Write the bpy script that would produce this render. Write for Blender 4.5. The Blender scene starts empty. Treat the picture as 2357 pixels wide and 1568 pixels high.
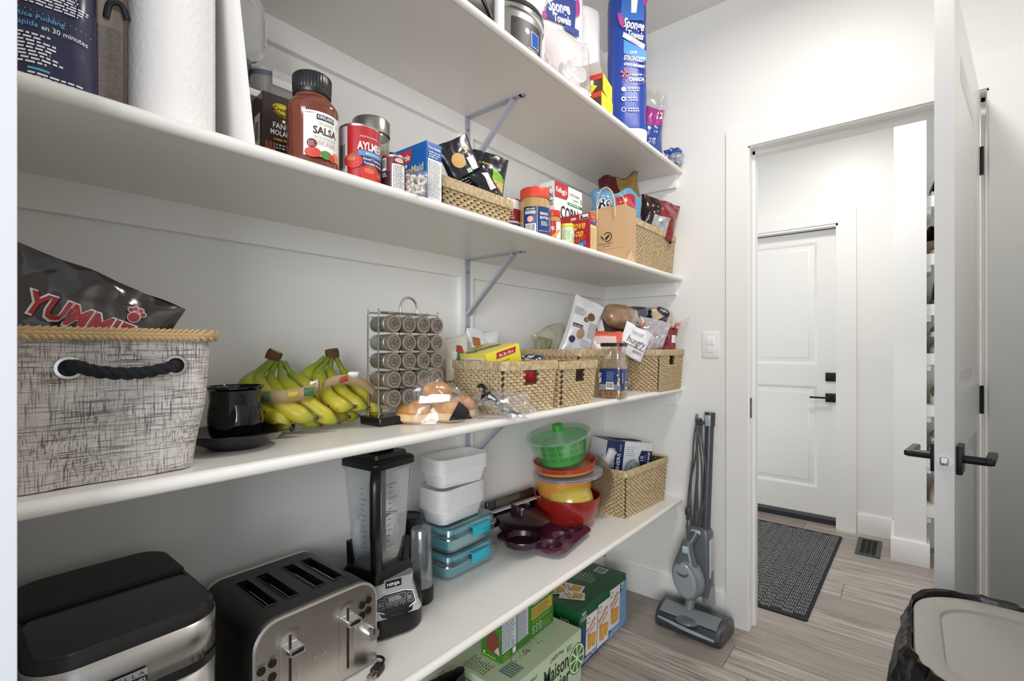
import bpy, bmesh, math, random
from mathutils import Vector, Matrix, noise
PI = math.pi
random.seed(7)
SC = bpy.context.scene
COL = SC.collection

# ---------------------------------------------------------------- camera, world, light, exposure
cam = bpy.data.objects.new('camera', bpy.data.cameras.new('camera'))
COL.objects.link(cam)
cam.location = (0, 0, 1.2)
cam.rotation_euler = (PI/2, 0, math.radians(39.27))
cam.data.sensor_width = 36
cam.data.lens = 36*1115/2357
cam.data.shift_y = 16/2357
cam.data.clip_start = 0.02
SC.camera = cam
SC.view_settings.view_transform = 'Standard'
SC.view_settings.look = 'None'
SC.view_settings.gamma = 1
SC.view_settings.use_curve_mapping = False
SC.view_settings.exposure = 0.0
wd = bpy.data.worlds.new('world'); SC.world = wd; wd.use_nodes = True
wd.node_tree.nodes['Background'].inputs[0].default_value = (0.86, 0.92, 1.0, 1)
wd.node_tree.nodes['Background'].inputs[1].default_value = 1.0

def area(name, loc, size, power, col, rot=(0, 0, 0), shape='RECTANGLE', size_y=None):
    l = bpy.data.lights.new(name, 'AREA'); l.energy = power; l.color = col; l.shape = shape
    l.size = size; l.size_y = size_y or size
    o = bpy.data.objects.new(name, l); o.location = loc; o.rotation_euler = rot; COL.objects.link(o)
    return o
area('pantry_lamp_light', (-0.23, 1.40, 2.62), 0.26, 13.5, (1.0, 0.965, 0.92), shape='DISK')
area('kitchen_fill', (2.2, -3.6, 1.75), 2.4, 195, (0.965, 0.975, 1.0), rot=(math.radians(88), 0, math.radians(37)), size_y=2.0)  # added fill light behind the camera, standing in for daylight from the kitchen
area('mudroom_lamp_light', (-0.35, 2.95, 2.62), 0.3, 14, (1.0, 0.965, 0.925), shape='DISK')
try:
    SC.cycles.max_bounces = 8; SC.cycles.diffuse_bounces = 6; SC.cycles.glossy_bounces = 4
    SC.cycles.transmission_bounces = 8; SC.cycles.transparent_max_bounces = 24
    SC.cycles.caustics_reflective = False; SC.cycles.caustics_refractive = False
    SC.cycles.sample_clamp_indirect = 4
except Exception:
    pass

# ---------------------------------------------------------------- materials
def lin(h):
    if isinstance(h, str):
        c = [int(h[i:i+2], 16)/255 for i in (0, 2, 4)]
        return tuple(x/12.92 if x <= .04045 else ((x+.055)/1.055)**2.4 for x in c) + (1,)
    return tuple(h) + ((1,) if len(h) == 3 else ())
_M = {}
def M(h, rough=.5, metal=0, bump=0, scale=60, var=0, coat=0, emit=0, name=None, aniso=0, kind='noise'):
    """Principled material with procedural colour variation and relief; h is an sRGB hex colour."""
    key = (h, rough, metal, bump, scale, var, coat, emit, kind)
    if key in _M: return _M[key]
    m = bpy.data.materials.new(name or 'mat_'+str(h)); m.use_nodes = True
    nt = m.node_tree; b = nt.nodes['Principled BSDF']; c = lin(h)
    b.inputs['Base Color'].default_value = c
    b.inputs['Roughness'].default_value = rough
    b.inputs['Metallic'].default_value = metal
    b.inputs['Coat Weight'].default_value = coat
    b.inputs['Coat Roughness'].default_value = .08
    if emit:
        b.inputs['Emission Color'].default_value = c; b.inputs['Emission Strength'].default_value = emit
    if bump or var:
        tc = nt.nodes.new('ShaderNodeTexCoord')
        mp = nt.nodes.new('ShaderNodeMapping'); nt.links.new(tc.outputs['Object'], mp.inputs[0])
        if kind == 'brush': mp.inputs['Scale'].default_value = (1, 1, 40)
        if kind == 'brushz': mp.inputs['Scale'].default_value = (30, 30, 1)
        n = nt.nodes.new('ShaderNodeTexNoise'); n.inputs['Scale'].default_value = scale
        n.inputs['Detail'].default_value = 4
        nt.links.new(mp.outputs[0], n.inputs['Vector'])
        if var:
            mx = nt.nodes.new('ShaderNodeMix'); mx.data_type = 'RGBA'
            mx.inputs[6].default_value = tuple(x*(1-var) for x in c[:3])+(1,)
            mx.inputs[7].default_value = tuple(min(1, x*(1+var)) for x in c[:3])+(1,)
            nt.links.new(n.outputs['Fac'], mx.inputs[0]); nt.links.new(mx.outputs[2], b.inputs['Base Color'])
        if bump:
            bp = nt.nodes.new('ShaderNodeBump'); bp.inputs['Strength'].default_value = bump
            bp.inputs['Distance'].default_value = .002
            nt.links.new(n.outputs['Fac'], bp.inputs['Height']); nt.links.new(bp.outputs[0], b.inputs['Normal'])
    _M[key] = m
    return m
def film(h='ffffff', gloss=.12, haze=0.0, rough=.12, crinkle=.0, scale=25, name='clear_film'):
    """Thin clear plastic: transparent sheet, fresnel gloss, optional milky haze."""
    key = ('film', h, gloss, haze, rough, crinkle, scale)
    if key in _M: return _M[key]
    m = bpy.data.materials.new(name); m.use_nodes = True; nt = m.node_tree; nt.nodes.clear()
    out = nt.nodes.new('ShaderNodeOutputMaterial'); tr = nt.nodes.new('ShaderNodeBsdfTransparent')
    gl = nt.nodes.new('ShaderNodeBsdfGlossy'); df = nt.nodes.new('ShaderNodeBsdfDiffuse')
    tr.inputs[0].default_value = lin(h); gl.inputs[0].default_value = (1, 1, 1, 1); gl.inputs['Roughness'].default_value = rough
    df.inputs[0].default_value = lin(h)
    m1 = nt.nodes.new('ShaderNodeMixShader'); m2 = nt.nodes.new('ShaderNodeMixShader')
    m1.inputs[0].default_value = haze
    nt.links.new(tr.outputs[0], m1.inputs[1]); nt.links.new(df.outputs[0], m1.inputs[2])
    lw = nt.nodes.new('ShaderNodeLayerWeight'); lw.inputs[0].default_value = .25
    mr = nt.nodes.new('ShaderNodeMapRange'); mr.inputs[3].default_value = gloss; mr.inputs[4].default_value = min(1, gloss+.45)
    nt.links.new(lw.outputs['Facing'], mr.inputs[0]); nt.links.new(mr.outputs[0], m2.inputs[0])
    nt.links.new(m1.outputs[0], m2.inputs[1]); nt.links.new(gl.outputs[0], m2.inputs[2]); nt.links.new(m2.outputs[0], out.inputs[0])
    if crinkle:
        tc = nt.nodes.new('ShaderNodeTexCoord'); n = nt.nodes.new('ShaderNodeTexNoise'); n.inputs['Scale'].default_value = scale
        bp = nt.nodes.new('ShaderNodeBump'); bp.inputs['Strength'].default_value = crinkle; bp.inputs['Distance'].default_value = .01
        nt.links.new(tc.outputs['Object'], n.inputs['Vector']); nt.links.new(n.outputs['Fac'], bp.inputs['Height'])
        for s in (gl, df, lw): nt.links.new(bp.outputs[0], s.inputs['Normal'])
    _M[key] = m
    return m
def speckle(h1, h2, scale, rough=.6, h3=None, stretch=(1, 1, 1), lo=.42, hi=.58, bump=.0, name='speckle'):
    key = ('sp', h1, h2, scale, rough, h3, stretch, lo, hi, bump)
    if key in _M: return _M[key]
    m = bpy.data.materials.new(name); m.use_nodes = True; nt = m.node_tree; b = nt.nodes['Principled BSDF']
    b.inputs['Roughness'].default_value = rough
    tc = nt.nodes.new('ShaderNodeTexCoord'); mp = nt.nodes.new('ShaderNodeMapping'); mp.inputs['Scale'].default_value = stretch
    n = nt.nodes.new('ShaderNodeTexNoise'); n.inputs['Scale'].default_value = scale; n.inputs['Detail'].default_value = 5
    r = nt.nodes.new('ShaderNodeValToRGB'); r.color_ramp.elements[0].position = lo; r.color_ramp.elements[1].position = hi
    r.color_ramp.elements[0].color = lin(h1); r.color_ramp.elements[1].color = lin(h2)
    if h3: e = r.color_ramp.elements.new((lo+hi)/2); e.color = lin(h3)
    nt.links.new(tc.outputs['Object'], mp.inputs[0]); nt.links.new(mp.outputs[0], n.inputs['Vector'])
    nt.links.new(n.outputs['Fac'], r.inputs[0]); nt.links.new(r.outputs[0], b.inputs['Base Color'])
    if bump:
        bp = nt.nodes.new('ShaderNodeBump'); bp.inputs['Strength'].default_value = bump; bp.inputs['Distance'].default_value = .003
        nt.links.new(n.outputs['Fac'], bp.inputs['Height']); nt.links.new(bp.outputs[0], b.inputs['Normal'])
    _M[key] = m
    return m
WALL = M('ecebe8', .38, bump=.10, scale=220, name='wall_paint')
TRIM = M('eeedea', .26, bump=.03, scale=300, name='trim_paint')
SHELFM = M('ebe8e1', .30, bump=.05, scale=120, name='shelf_paint')
CEIL = M('e9e8e5', .9, bump=.9, scale=260, name='ceiling_texture')
WHITE = M('f4f4f2', .5); BLACK = M('0a0a0b', .4); GLOSSB = M('08080a', .06, name='gloss_black')
CHROME = M('d6d6d8', .14, 1, name='chrome'); STEEL = M('b9b6b2', .30, 1, bump=.05, scale=40, kind='brush', name='brushed_steel')

# ---------------------------------------------------------------- mesh building
class MB:
    def __init__(s): s.v = []; s.f = []; s.mi = []; s.sm = []; s.ms = []
    def add(s, vs, fs, mat, smooth=False, T=None):
        o = len(s.v)
        s.v += [tuple(T @ Vector(p)) for p in vs] if T is not None else [tuple(p) for p in vs]
        if mat not in s.ms: s.ms.append(mat)
        k = s.ms.index(mat)
        for f in fs: s.f.append([i+o for i in f]); s.mi.append(k); s.sm.append(smooth)
        return s
    def box(s, a, b, mat, T=None):
        (x0, y0, z0), (x1, y1, z1) = a, b
        v = [(x0,y0,z0),(x1,y0,z0),(x1,y1,z0),(x0,y1,z0),(x0,y0,z1),(x1,y0,z1),(x1,y1,z1),(x0,y1,z1)]
        return s.add(v, [(0,3,2,1),(4,5,6,7),(0,1,5,4),(1,2,6,5),(2,3,7,6),(3,0,4,7)], mat, T=T)
    def loft(s, rings, mat, cap0=True, cap1=True, smooth=True, T=None, closed=True):
        n = len(rings[0]); vs = [p for r in rings for p in r]; fs = []
        for i in range(len(rings)-1):
            for j in range(n if closed else n-1):
                a = i*n+j; b = i*n+(j+1) % n; fs.append((a, b, b+n, a+n))
        s.add(vs, fs, mat, smooth, T)
        if cap0: s.add(rings[0], [tuple(range(n))[::-1]], mat, False, T)
        if cap1: s.add(rings[-1], [tuple(range(n))], mat, False, T)
        return s
    def lathe(s, prof, mat, c=(0, 0, 0), n=32, cap0=True, cap1=True, smooth=True, T=None, f=None):
        rings = []
        for r, z in prof:
            rr = []
            for k in range(n):
                a = 2*PI*k/n; q = r*(f(a, z) if f else 1)
                rr.append((c[0]+q*math.cos(a), c[1]+q*math.sin(a), c[2]+z))
            rings.append(rr)
        return s.loft(rings, mat, cap0 and prof[0][0] > 1e-5, cap1 and prof[-1][0] > 1e-5, smooth, T)
    def rbox(s, a, b, r, mat, e=None, n=5, T=None, taper=1.0, smooth=True):
        """box with rounded vertical corners (r) and softened top and bottom edges (e)"""
        e = min(r, .004) if e is None else e
        cx, cy = (a[0]+b[0])/2, (a[1]+b[1])/2; w, d = b[0]-a[0], b[1]-a[1]
        R = []
        for t in (0, .5, 1): R.append((a[2]+e*(1-math.cos(t*PI/2)), e*(1-math.sin(t*PI/2)), taper))
        for t in (0, .5, 1): R.append((b[2]-e*(1-math.sin(t*PI/2)), e*(1-math.cos(t*PI/2)), 1))
        rings = [[(cx+x, cy+y, z) for x, y in rrect(w*tp-2*i, d*tp-2*i, max(r-i, .0005), n)] for z, i, tp in R]
        return s.loft(rings, mat, True, True, smooth, T)
    def tube(s, pts, r, mat, n=8, closed=False, caps=True, T=None, rf=None, smooth=True):
        pts = [Vector(p) for p in pts]; N = len(pts); rings = []; up = None
        for i, p in enumerate(pts):
            if closed: t = pts[(i+1) % N]-pts[i-1]
            else: t = pts[min(i+1, N-1)]-pts[max(i-1, 0)]
            t.normalize()
            if up is None: up = Vector((0, 0, 1)) if abs(t.z) < .9 else Vector((1, 0, 0))
            up = (up-t*up.dot(t))
            if up.length < 1e-5: up = t.orthogonal()
            up.normalize(); q = t.cross(up)
            rr = rf(i/(N-1)) if rf else r
            rings.append([tuple(p+(up*math.cos(2*PI*k/n)+q*math.sin(2*PI*k/n))*rr) for k in range(n)])
        if closed: rings.append(rings[0])
        return s.loft(rings, mat, caps and not closed, caps and not closed, smooth, T)
    def grid(s, fn, nu, nv, mat, smooth=True, T=None, matf=None, wrap=False):
        vs = [fn(i/nu, j/nv) for j in range(nv+1) for i in range(nu+1)]
        groups = {}
        for j in range(nv):
            for i in range(nu):
                a = j*(nu+1)+i; q = (a, a+1, a+nu+2, a+nu+1)
                mm = matf((i+.5)/nu, (j+.5)/nv) if matf else mat
                groups.setdefault(mm, []).append(q)
        o = len(s.v); first = True
        for mm, fs in groups.items():
            if first: s.add(vs, fs, mm, smooth, T); first = False
            else:
                if mm not in s.ms: s.ms.append(mm)
                k = s.ms.index(mm)
                for f in fs: s.f.append([i+o for i in f]); s.mi.append(k); s.sm.append(smooth)
        return s
    def prism(s, poly, y0, y1, mat, T=None, smooth=False):
        """polygon in (x, z), extruded along y"""
        a = [(x, y0, z) for x, z in poly]; b = [(x, y1, z) for x, z in poly]
        return s.loft([a, b], mat, True, True, smooth, T)
    def build(s, name, parent=None, weld=False, solid=0, sub=0):
        me = bpy.data.meshes.new(name); me.from_pydata(s.v, [], s.f)
        for m in s.ms: me.materials.append(m)
        me.polygons.foreach_set('material_index', s.mi); me.polygons.foreach_set('use_smooth', s.sm)
        me.update()
        me.set_sharp_from_angle(angle=math.radians(38))
        if weld:
            bm = bmesh.new(); bm.from_mesh(me); bmesh.ops.remove_doubles(bm, verts=bm.verts, dist=1e-5)
            bmesh.ops.recalc_face_normals(bm, faces=bm.faces); bm.to_mesh(me); bm.free()
        o = bpy.data.objects.new(name, me); COL.objects.link(o)
        if parent: o.parent = parent
        if solid:
            md = o.modifiers.new('thickness', 'SOLIDIFY'); md.thickness = solid; md.offset = -1
        if sub:
            md = o.modifiers.new('smooth', 'SUBSURF'); md.levels = sub; md.render_levels = sub
        return o
def rrect(w, d, r, n=5):
    r = min(r, w/2-1e-5, d/2-1e-5); P = []
    for cx, cy, a0 in ((w/2-r, d/2-r, 0), (-w/2+r, d/2-r, PI/2), (-w/2+r, -d/2+r, PI), (w/2-r, -d/2+r, 1.5*PI)):
        for k in range(n+1):
            a = a0+PI/2*k/n; P.append((cx+r*math.cos(a), cy+r*math.sin(a)))
    return P
def ring(w, d, r, z, n=5, c=(0, 0)): return [(c[0]+x, c[1]+y, z) for x, y in rrect(w, d, r, n)]
def smoothpath(P, k=6):
    """Catmull-Rom through the points"""
    P = [Vector(p) for p in P]; Q = [P[0]]+P+[P[-1]]; out = []
    for i in range(1, len(Q)-2):
        for j in range(k):
            t = j/k; a, b, c, d = Q[i-1], Q[i], Q[i+1], Q[i+2]
            out.append(.5*((2*b)+(c-a)*t+(2*a-5*b+4*c-d)*t*t+(3*b-a-3*c+d)*t**3))
    out.append(P[-1]); return out
def thing(name, label, cat, loc=(0, 0, 0), rz=0, group=None, rx=0, ry=0):
    o = bpy.data.objects.new(name, None); COL.objects.link(o); o.empty_display_size = .02
    o.location = loc; o.rotation_euler = (math.radians(rx), math.radians(ry), math.radians(rz))
    o['label'] = label; o['category'] = cat
    if group: o['group'] = group
    return o
def struct(name, mb, parent=None, **k):
    o = mb.build(name, parent, **k)
    if parent is None: o['kind'] = 'structure'
    return o

# ---------------------------------------------------------------- printed labels
_T = {}
def text2d(t, bold=0.0, shear=0.0):
    key = (t, bold, shear)
    if key in _T: return _T[key]
    cu = bpy.data.curves.new('t', 'FONT'); cu.body = t; cu.size = 1; cu.offset = bold; cu.shear = shear; cu.resolution_u = 2
    cu.fill_mode = 'BOTH'
    o = bpy.data.objects.new('t', cu); COL.objects.link(o)
    dg = bpy.context.evaluated_depsgraph_get(); ev = o.evaluated_get(dg); me = ev.to_mesh()
    vs = [(v.co.x, v.co.y) for v in me.vertices]; fs = [tuple(p.vertices) for p in me.polygons]
    ev.to_mesh_clear(); bpy.data.objects.remove(o); bpy.data.curves.remove(cu)
    if not vs: vs = [(0, 0)]
    x0 = min(v[0] for v in vs); x1 = max(v[0] for v in vs); y0 = min(v[1] for v in vs); y1 = max(v[1] for v in vs)
    _T[key] = (vs, fs, x0, x1, y0, y1); return _T[key]
def plane(o, U, V, off=.0004):
    o = Vector(o); U = Vector(U).normalized(); V = Vector(V).normalized(); N = U.cross(V)
    return lambda u, v, h: tuple(o+U*u+V*v+N*(off+h*.0003))
def front(d, off=.0004): return plane((0, -d/2, 0), (1, 0, 0), (0, 0, 1), off)
def right(w, off=.0004): return plane((w/2, 0, 0), (0, 1, 0), (0, 0, 1), off)
def left(w, off=.0004): return plane((-w/2, 0, 0), (0, -1, 0), (0, 0, 1), off)
def top(z, off=.0004): return plane((0, 0, z), (1, 0, 0), (0, 1, 0), off)
def cyl(r, c=(0, 0), z=0, a0=0, off=.0005):
    """u runs around the drum; u=0 faces local -y turned by a0 degrees"""
    a0 = math.radians(a0)
    def f(u, v, h):
        a = a0+u/r; q = r+off+h*.0003
        return (c[0]+q*math.sin(a), c[1]-q*math.cos(a), z+v)
    return f
def clip(P, ax, t, sg):
    out = []
    for i in range(len(P)):
        a, b = P[i-1], P[i]; da, db = (a[ax]-t)*sg, (b[ax]-t)*sg
        if (da >= 0) != (db >= 0):
            k = da/(da-db); out.append((a[0]+(b[0]-a[0])*k, a[1]+(b[1]-a[1])*k))
        if db >= 0: out.append(b)
    return out
class Lab(MB):
    def __init__(s, mp, seg=.006, flat=True): super().__init__(); s.mp = mp; s.seg = seg; s.flat = flat
    cuts = (0,)
    def poly(s, P, mat, L=1):
        parts = [list(P)]
        if not s.flat:
            for ax in s.cuts:
                out = []
                for q in parts:
                    lo, hi = min(p[ax] for p in q), max(p[ax] for p in q); n = max(1, math.ceil((hi-lo)/s.seg))
                    for i in range(n):
                        r = clip(clip(q, ax, lo+(hi-lo)*i/n, 1), ax, lo+(hi-lo)*(i+1)/n, -1)
                        if len(r) > 2: out.append(r)
                parts = out
        for q in parts: s.add([s.mp(u, v, L) for u, v in q], [tuple(range(len(q)))], mat)
        return s
    def rect(s, u0, v0, u1, v1, mat, L=1):
        n = 1 if s.flat else max(1, int(abs(u1-u0)/s.seg)); vs = []
        for i in range(n+1):
            u = u0+(u1-u0)*i/n; vs += [s.mp(u, v0, L), s.mp(u, v1, L)]
        return s.add(vs, [(2*i, 2*i+2, 2*i+3, 2*i+1) for i in range(n)], mat)
    def disc(s, u, v, r, mat, L=1, ry=None, n=20, rot=0, r0=0):
        ry = r if ry is None else ry; c, sn = math.cos(rot), math.sin(rot); P = []; Q = []
        for k in range(n):
            a = 2*PI*k/n; x, y = math.cos(a), math.sin(a)
            P.append((u+c*r*x-sn*ry*y, v+sn*r*x+c*ry*y)); Q.append((u+r0*(c*r*x-sn*ry*y), v+r0*(sn*r*x+c*ry*y)))
        if not r0: return s.poly(P, mat, L)
        vs = [s.mp(a, b, L) for a, b in P]+[s.mp(a, b, L) for a, b in Q]
        return s.add(vs, [(k, (k+1) % n, n+(k+1) % n, n+k) for k in range(n)], mat)
    def text(s, t, u, v, size, mat, al='c', L=2, bold=0, shear=0, sx=1, width=None, rot=0, arc=0):
        vs, fs, x0, x1, y0, y1 = text2d(t, bold, shear)
        if width: sx = width/((x1-x0)*size)
        k = size*sx; off = {'c': -(x0+x1)/2, 'l': -x0, 'r': -x1}[al]; c, sn = math.cos(rot), math.sin(rot); out = []
        for x, y in vs:
            X = (x+off)*k; Y = y*size
            if arc: Y -= arc*X*X
            out.append(s.mp(u+c*X-sn*Y, v+sn*X+c*Y, L))
        return s.add(out, fs, mat)
    def lines(s, u0, v0, u1, v1, n, mat, L=2, fill=.55, ragged=.25, gap=0, al='l'):
        h = (v1-v0)/n
        for i in range(n):
            v = v1-h*(i+1)+h*(1-fill)/2; w = (u1-u0)*(1-ragged*random.random()); a = u0 if al == 'l' else (u0+u1-w)/2
            x = a
            while x < a+w-1e-6:   # words
                ww = min(a+w-x, (u1-u0)*random.uniform(.06, .17)); s.rect(x, v, x+ww, v+h*fill, mat, L); x += ww+h*.45
        return s
    def barcode(s, u0, v0, u1, v1, L=1, fg=None, bg=None):
        s.rect(u0, v0, u1, v1, bg or WHITE, L); w = u1-u0; x = u0+w*.08
        while x < u1-w*.1:
            t = w*random.choice((.015, .03, .045)); s.rect(x, v0+(v1-v0)*.18, x+t, v1-(v1-v0)*.08, fg or BLACK, L+1); x += t+w*random.choice((.02, .035))
        return s
# ================================================================ the room
YF = 2.23      # far wall of the pantry
XS = -1.21     # wall behind the shelves
CZ = 2.715     # ceiling
DL, DR, DH = -0.523, 0.205, 2.05   # doorway in the far wall
WT = 0.12
def bx(a, b, mat=WALL): return MB().box(a, b, mat)
struct('wall_left', bx((XS-.1, -.3, 0), (XS, YF+WT, CZ)))
w = MB().box((XS, YF, 0), (DL, YF+WT, CZ), WALL).box((DR, YF, 0), (1.25, YF+WT, CZ), WALL).box((DL, YF, DH), (DR, YF+WT, CZ), WALL)
struct('wall_far', w)
struct('wall_right', bx((.44, .06, 0), (.54, YF, CZ)))
# near wall beside the camera with the white jamb of the entry
struct('wall_near', bx((XS, -.07, 0), (-.712, .055, CZ)))
struct('trim_1', MB().rbox((-.712, -.08, 0), (-.700, .063, CZ-.2), .001, M('e3e6ec', .35), e=.001))
struct('ceiling', bx((XS-.1, -.3, CZ), (1.25, 4.0, CZ+.1), CEIL))
# mudroom behind
struct('wall_back', MB().box((-1.9, 3.95, 0), (1.25, 4.05, CZ), WALL).box((-1.9, 3.84, 2.04), (-.345, 3.95, CZ), WALL).box((-.345, 3.84, 0), (1.25, 3.95, CZ), WALL).box((-1.9, 3.84, 0), (-1.3, 3.95, CZ), WALL))
struct('wall_side', bx((-1.9, YF+WT, 0), (-1.8, 4.0, CZ)))
struct('wall_stub', MB().box((-.062, 3.475, 0), (.078, 3.84, CZ), WALL))

# floor: single vinyl planks over a dark bed
fl = MB().box((XS-.1, -1.2, -.03), (1.25, 4.0, -.004), M('55504a', .8)); floor = struct('floor', fl)
def plank_mat(k):
    m = bpy.data.materials.new('grey_oak_vinyl'); m.use_nodes = True; nt = m.node_tree; b = nt.nodes['Principled BSDF']
    b.inputs['Roughness'].default_value = .34
    tc = nt.nodes.new('ShaderNodeTexCoord'); mp = nt.nodes.new('ShaderNodeMapping')
    mp.inputs['Scale'].default_value = (1.5, 30, 1); mp.inputs['Location'].default_value = (k*3.7, k*1.9, 0)
    nt.links.new(tc.outputs['Object'], mp.inputs[0])
    n = nt.nodes.new('ShaderNodeTexNoise'); n.inputs['Scale'].default_value = 1.6; n.inputs['Detail'].default_value = 9; n.inputs['Roughness'].default_value = .62
    n.inputs['Distortion'].default_value = .9
    nt.links.new(mp.outputs[0], n.inputs['Vector'])
    r = nt.nodes.new('ShaderNodeValToRGB'); E = r.color_ramp.elements
    base = ['aca298', 'b8aea4', 'a0968c', 'b2a89e', '978d84'][k % 5]
    E[0].position = .30; E[0].color = lin('6a6059'); E[1].position = .60; E[1].color = lin(base)
    e = E.new(.42); e.color = lin('8f867d'); e = E.new(.8); e.color = lin('cdc5bc')
    nt.links.new(n.outputs['Fac'], r.inputs[0]); nt.links.new(r.outputs[0], b.inputs['Base Color'])
    bp = nt.nodes.new('ShaderNodeBump'); bp.inputs['Strength'].default_value = .12; bp.inputs['Distance'].default_value = .002
    nt.links.new(n.outputs['Fac'], bp.inputs['Height']); nt.links.new(bp.outputs[0], b.inputs['Normal'])
    return m
PM = [plank_mat(k) for k in range(5)]
PW = .178; row = 0; y = .30
offs = [.35, -.62, .02, .78, -.25, .5, -.85, .2, -.45, .68]
while y < 3.95:
    y1 = min(y+PW, 3.95); x = XS; ends = sorted(e for e in (offs[row % 10]-1.22, offs[row % 10], offs[row % 10]+1.22) if XS+.1 < e < 1.2)+[1.24]
    for e in ends:
        g = .0011; MB().box((x+g, y+g, -.004), (e-g, y1-g, 0), PM[(row*3+int(e*7)) % 5]).build('floor_plank', floor); x = e
    y += PW; row += 1

def baseboard(name, a, b, h=.13, t=.014, nrm=(0, -1)):
    (x0, y0), (x1, y1) = a, b
    ax, ay = min(x0, x1), min(y0, y1); bx_, by = max(x0, x1), max(y0, y1)
    if nrm == (0, -1): ay = by-t
    if nrm == (1, 0): bx_ = ax+t
    if nrm == (-1, 0): ax = bx_-t
    struct(name, MB().rbox((ax, ay, 0), (bx_, by, h), .001, TRIM, e=.002, n=1))
baseboard('baseboard_far', (XS, YF), (DL-.085, YF))
baseboard('baseboard_left', (XS, .055), (XS, YF), nrm=(1, 0))
baseboard('baseboard_back', (-.252, 3.84), (-.062, 3.84))
struct('baseboard_stub', MB().rbox((-.076, 3.461, 0), (.092, 3.84, .13), .001, TRIM, e=.002, n=1))

# doorway: casing, jamb and stop
cs = MB().box((DL-.088, YF-.018, 0), (DL, YF, DH+.088), TRIM).box((DR, YF-.018, 0), (DR+.088, YF, DH+.088), TRIM).box((DL, YF-.018, DH), (DR, YF, DH+.088), TRIM)
j0 = YF-.010
cs.box((DL-.004, j0, 0), (DL+.004, YF+WT+.012, DH), TRIM).box((DR-.004, j0, 0), (DR+.004, YF+WT+.012, DH), TRIM).box((DL, j0, DH-.006), (DR, YF+WT+.012, DH+.002), TRIM)
cs.box((DL, YF+.045, 0), (DL+.014, YF+.082, DH), TRIM).box((DR-.014, YF+.045, 0), (DR, YF+.082, DH), TRIM).box((DL, YF+.045, DH-.020), (DR, YF+.082, DH), TRIM)
tr = struct('trim_2', cs)
MB().box((DL+.004, YF+.002, .90), (DL+.0055, YF+.028, .985), M('1b1b1c', .35, .8)).box((DL+.0055, YF+.006, .925), (DL+.0062, YF+.022, .96), M('6f6f70', .3, 1)).build('strike_plate', tr)

# inner mudroom door with casing
FD0, FD1 = -1.17, -.357
c2 = MB().box((FD1-.0, 3.822, 0), (FD1+.098, 3.84, 2.02+.088), TRIM).box((FD0-.1, 3.822, 2.02), (FD1, 3.84, 2.108), TRIM).box((FD0-.1, 3.822, 0), (FD0, 3.84, 2.02), TRIM)
c2.box((FD1-.012, 3.83, 0), (FD1, 3.95, 2.02), TRIM).box((FD0, 3.83, 2.005), (FD1, 3.95, 2.02), TRIM)
struct('trim_3', c2)
def panel_door(name, w, h, th, panels, mat, parent=None):
    """door slab, local x across (0..w), y thickness, z up; panels are recessed on both faces"""
    mb = MB(); xs = sorted({0, w} | {p[0] for p in panels} | {p[2] for p in panels}); zs = sorted({0, h} | {p[1] for p in panels} | {p[3] for p in panels})
    for i in range(len(xs)-1):
        for j in range(len(zs)-1):
            q = (xs[i], zs[j], xs[i+1], zs[j+1])
            if q not in panels: mb.box((q[0], -th/2, q[1]), (q[2], th/2, q[3]), mat)
    o = mb.build(name, parent)
    return o
def door_panel(q, th, mat, parent):
    a, b, c, d = q; mb = MB()
    for sgn in (-1, 1):
        R = []
        for ins, y in ((0, th/2), (.012, th/2-.006), (.016, th/2-.011), (.040, th/2-.010), (.052, th/2-.004)):
            R.append([(a+ins, sgn*y, b+ins), (c-ins, sgn*y, b+ins), (c-ins, sgn*y, d-ins), (a+ins, sgn*y, d-ins)])
        if sgn > 0: R = [r[::-1] for r in R]
        mb.loft(R, mat, False, True, False)
    return mb.build('door_panel', parent)
DOORM = M('edece9', .24, bump=.10, scale=35, kind='brushz', name='door_paint')
def rosette_lever(parent, x, z, y, s, mat, flip=1, L=.11, full=True):
    """square rosette with lever; s is the outward side along y"""
    m = MB(); m.rbox((x-.03, -.03, 0), (x+.03, .03, .008), .002, mat, e=.001, n=1, T=Matrix.Translation((0, y, z)) @ Matrix.Rotation(-s*PI/2, 4, 'X') @ Matrix.Translation((0, 0, 0)))
    return m
door2 = MB(); W2 = FD1-FD0-.012
pn = [(.115, .20, W2-.115, .90), (.115, 1.045, W2-.115, 1.89)]
d2 = panel_door('door_2', W2, 1.965, .04, pn, DOORM); d2.location = (FD0, 3.92, .035); d2['kind'] = 'structure'
for q in pn: door_panel(q, .04, DOORM, d2)
BLKM = M('0b0b0d', .32, .2, name='matte_black_metal')
def world_part(mb, name, parent, loc): o = mb.build(name, parent); return o
lx, zz = -.405-FD0, .86-.035
MB().rbox((lx-.029, -.032, zz-.029), (lx+.029, -.02, zz+.029), .001, BLKM, e=.001, n=1).tube([(lx, -.03, zz), (lx, -.062, zz)], .010, BLKM, 12).rbox((lx-.118, -.066, zz-.006), (lx+.008, -.054, zz+.006), .003, BLKM, e=.002, n=2).build('door_handle', d2)
zz = 1.0-.035
MB().rbox((lx-.029, -.030, zz-.029), (lx+.029, -.02, zz+.029), .001, BLKM, e=.001, n=1).lathe([(.012, 0), (.012, .008)], BLKM, T=Matrix.Translation((lx, -.030, zz)) @ Matrix.Rotation(PI/2, 4, 'X'), n=14).rbox((lx-.013, -.045, zz-.004), (lx+.013, -.036, zz+.004), .002, BLKM, e=.001, n=2).build('deadbolt', d2)
MB().box((0, -.028, -.033), (W2, .03, -.004), M('2a2c2f', .5)).box((0, -.022, -.004), (W2, -.012, .02), M('5c5f62', .6)).build('threshold', d2)
MB().box((0, -.02, 1.966), (W2, .0, 1.970), M('101010', .8)).build('weather_strip', d2)

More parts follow.
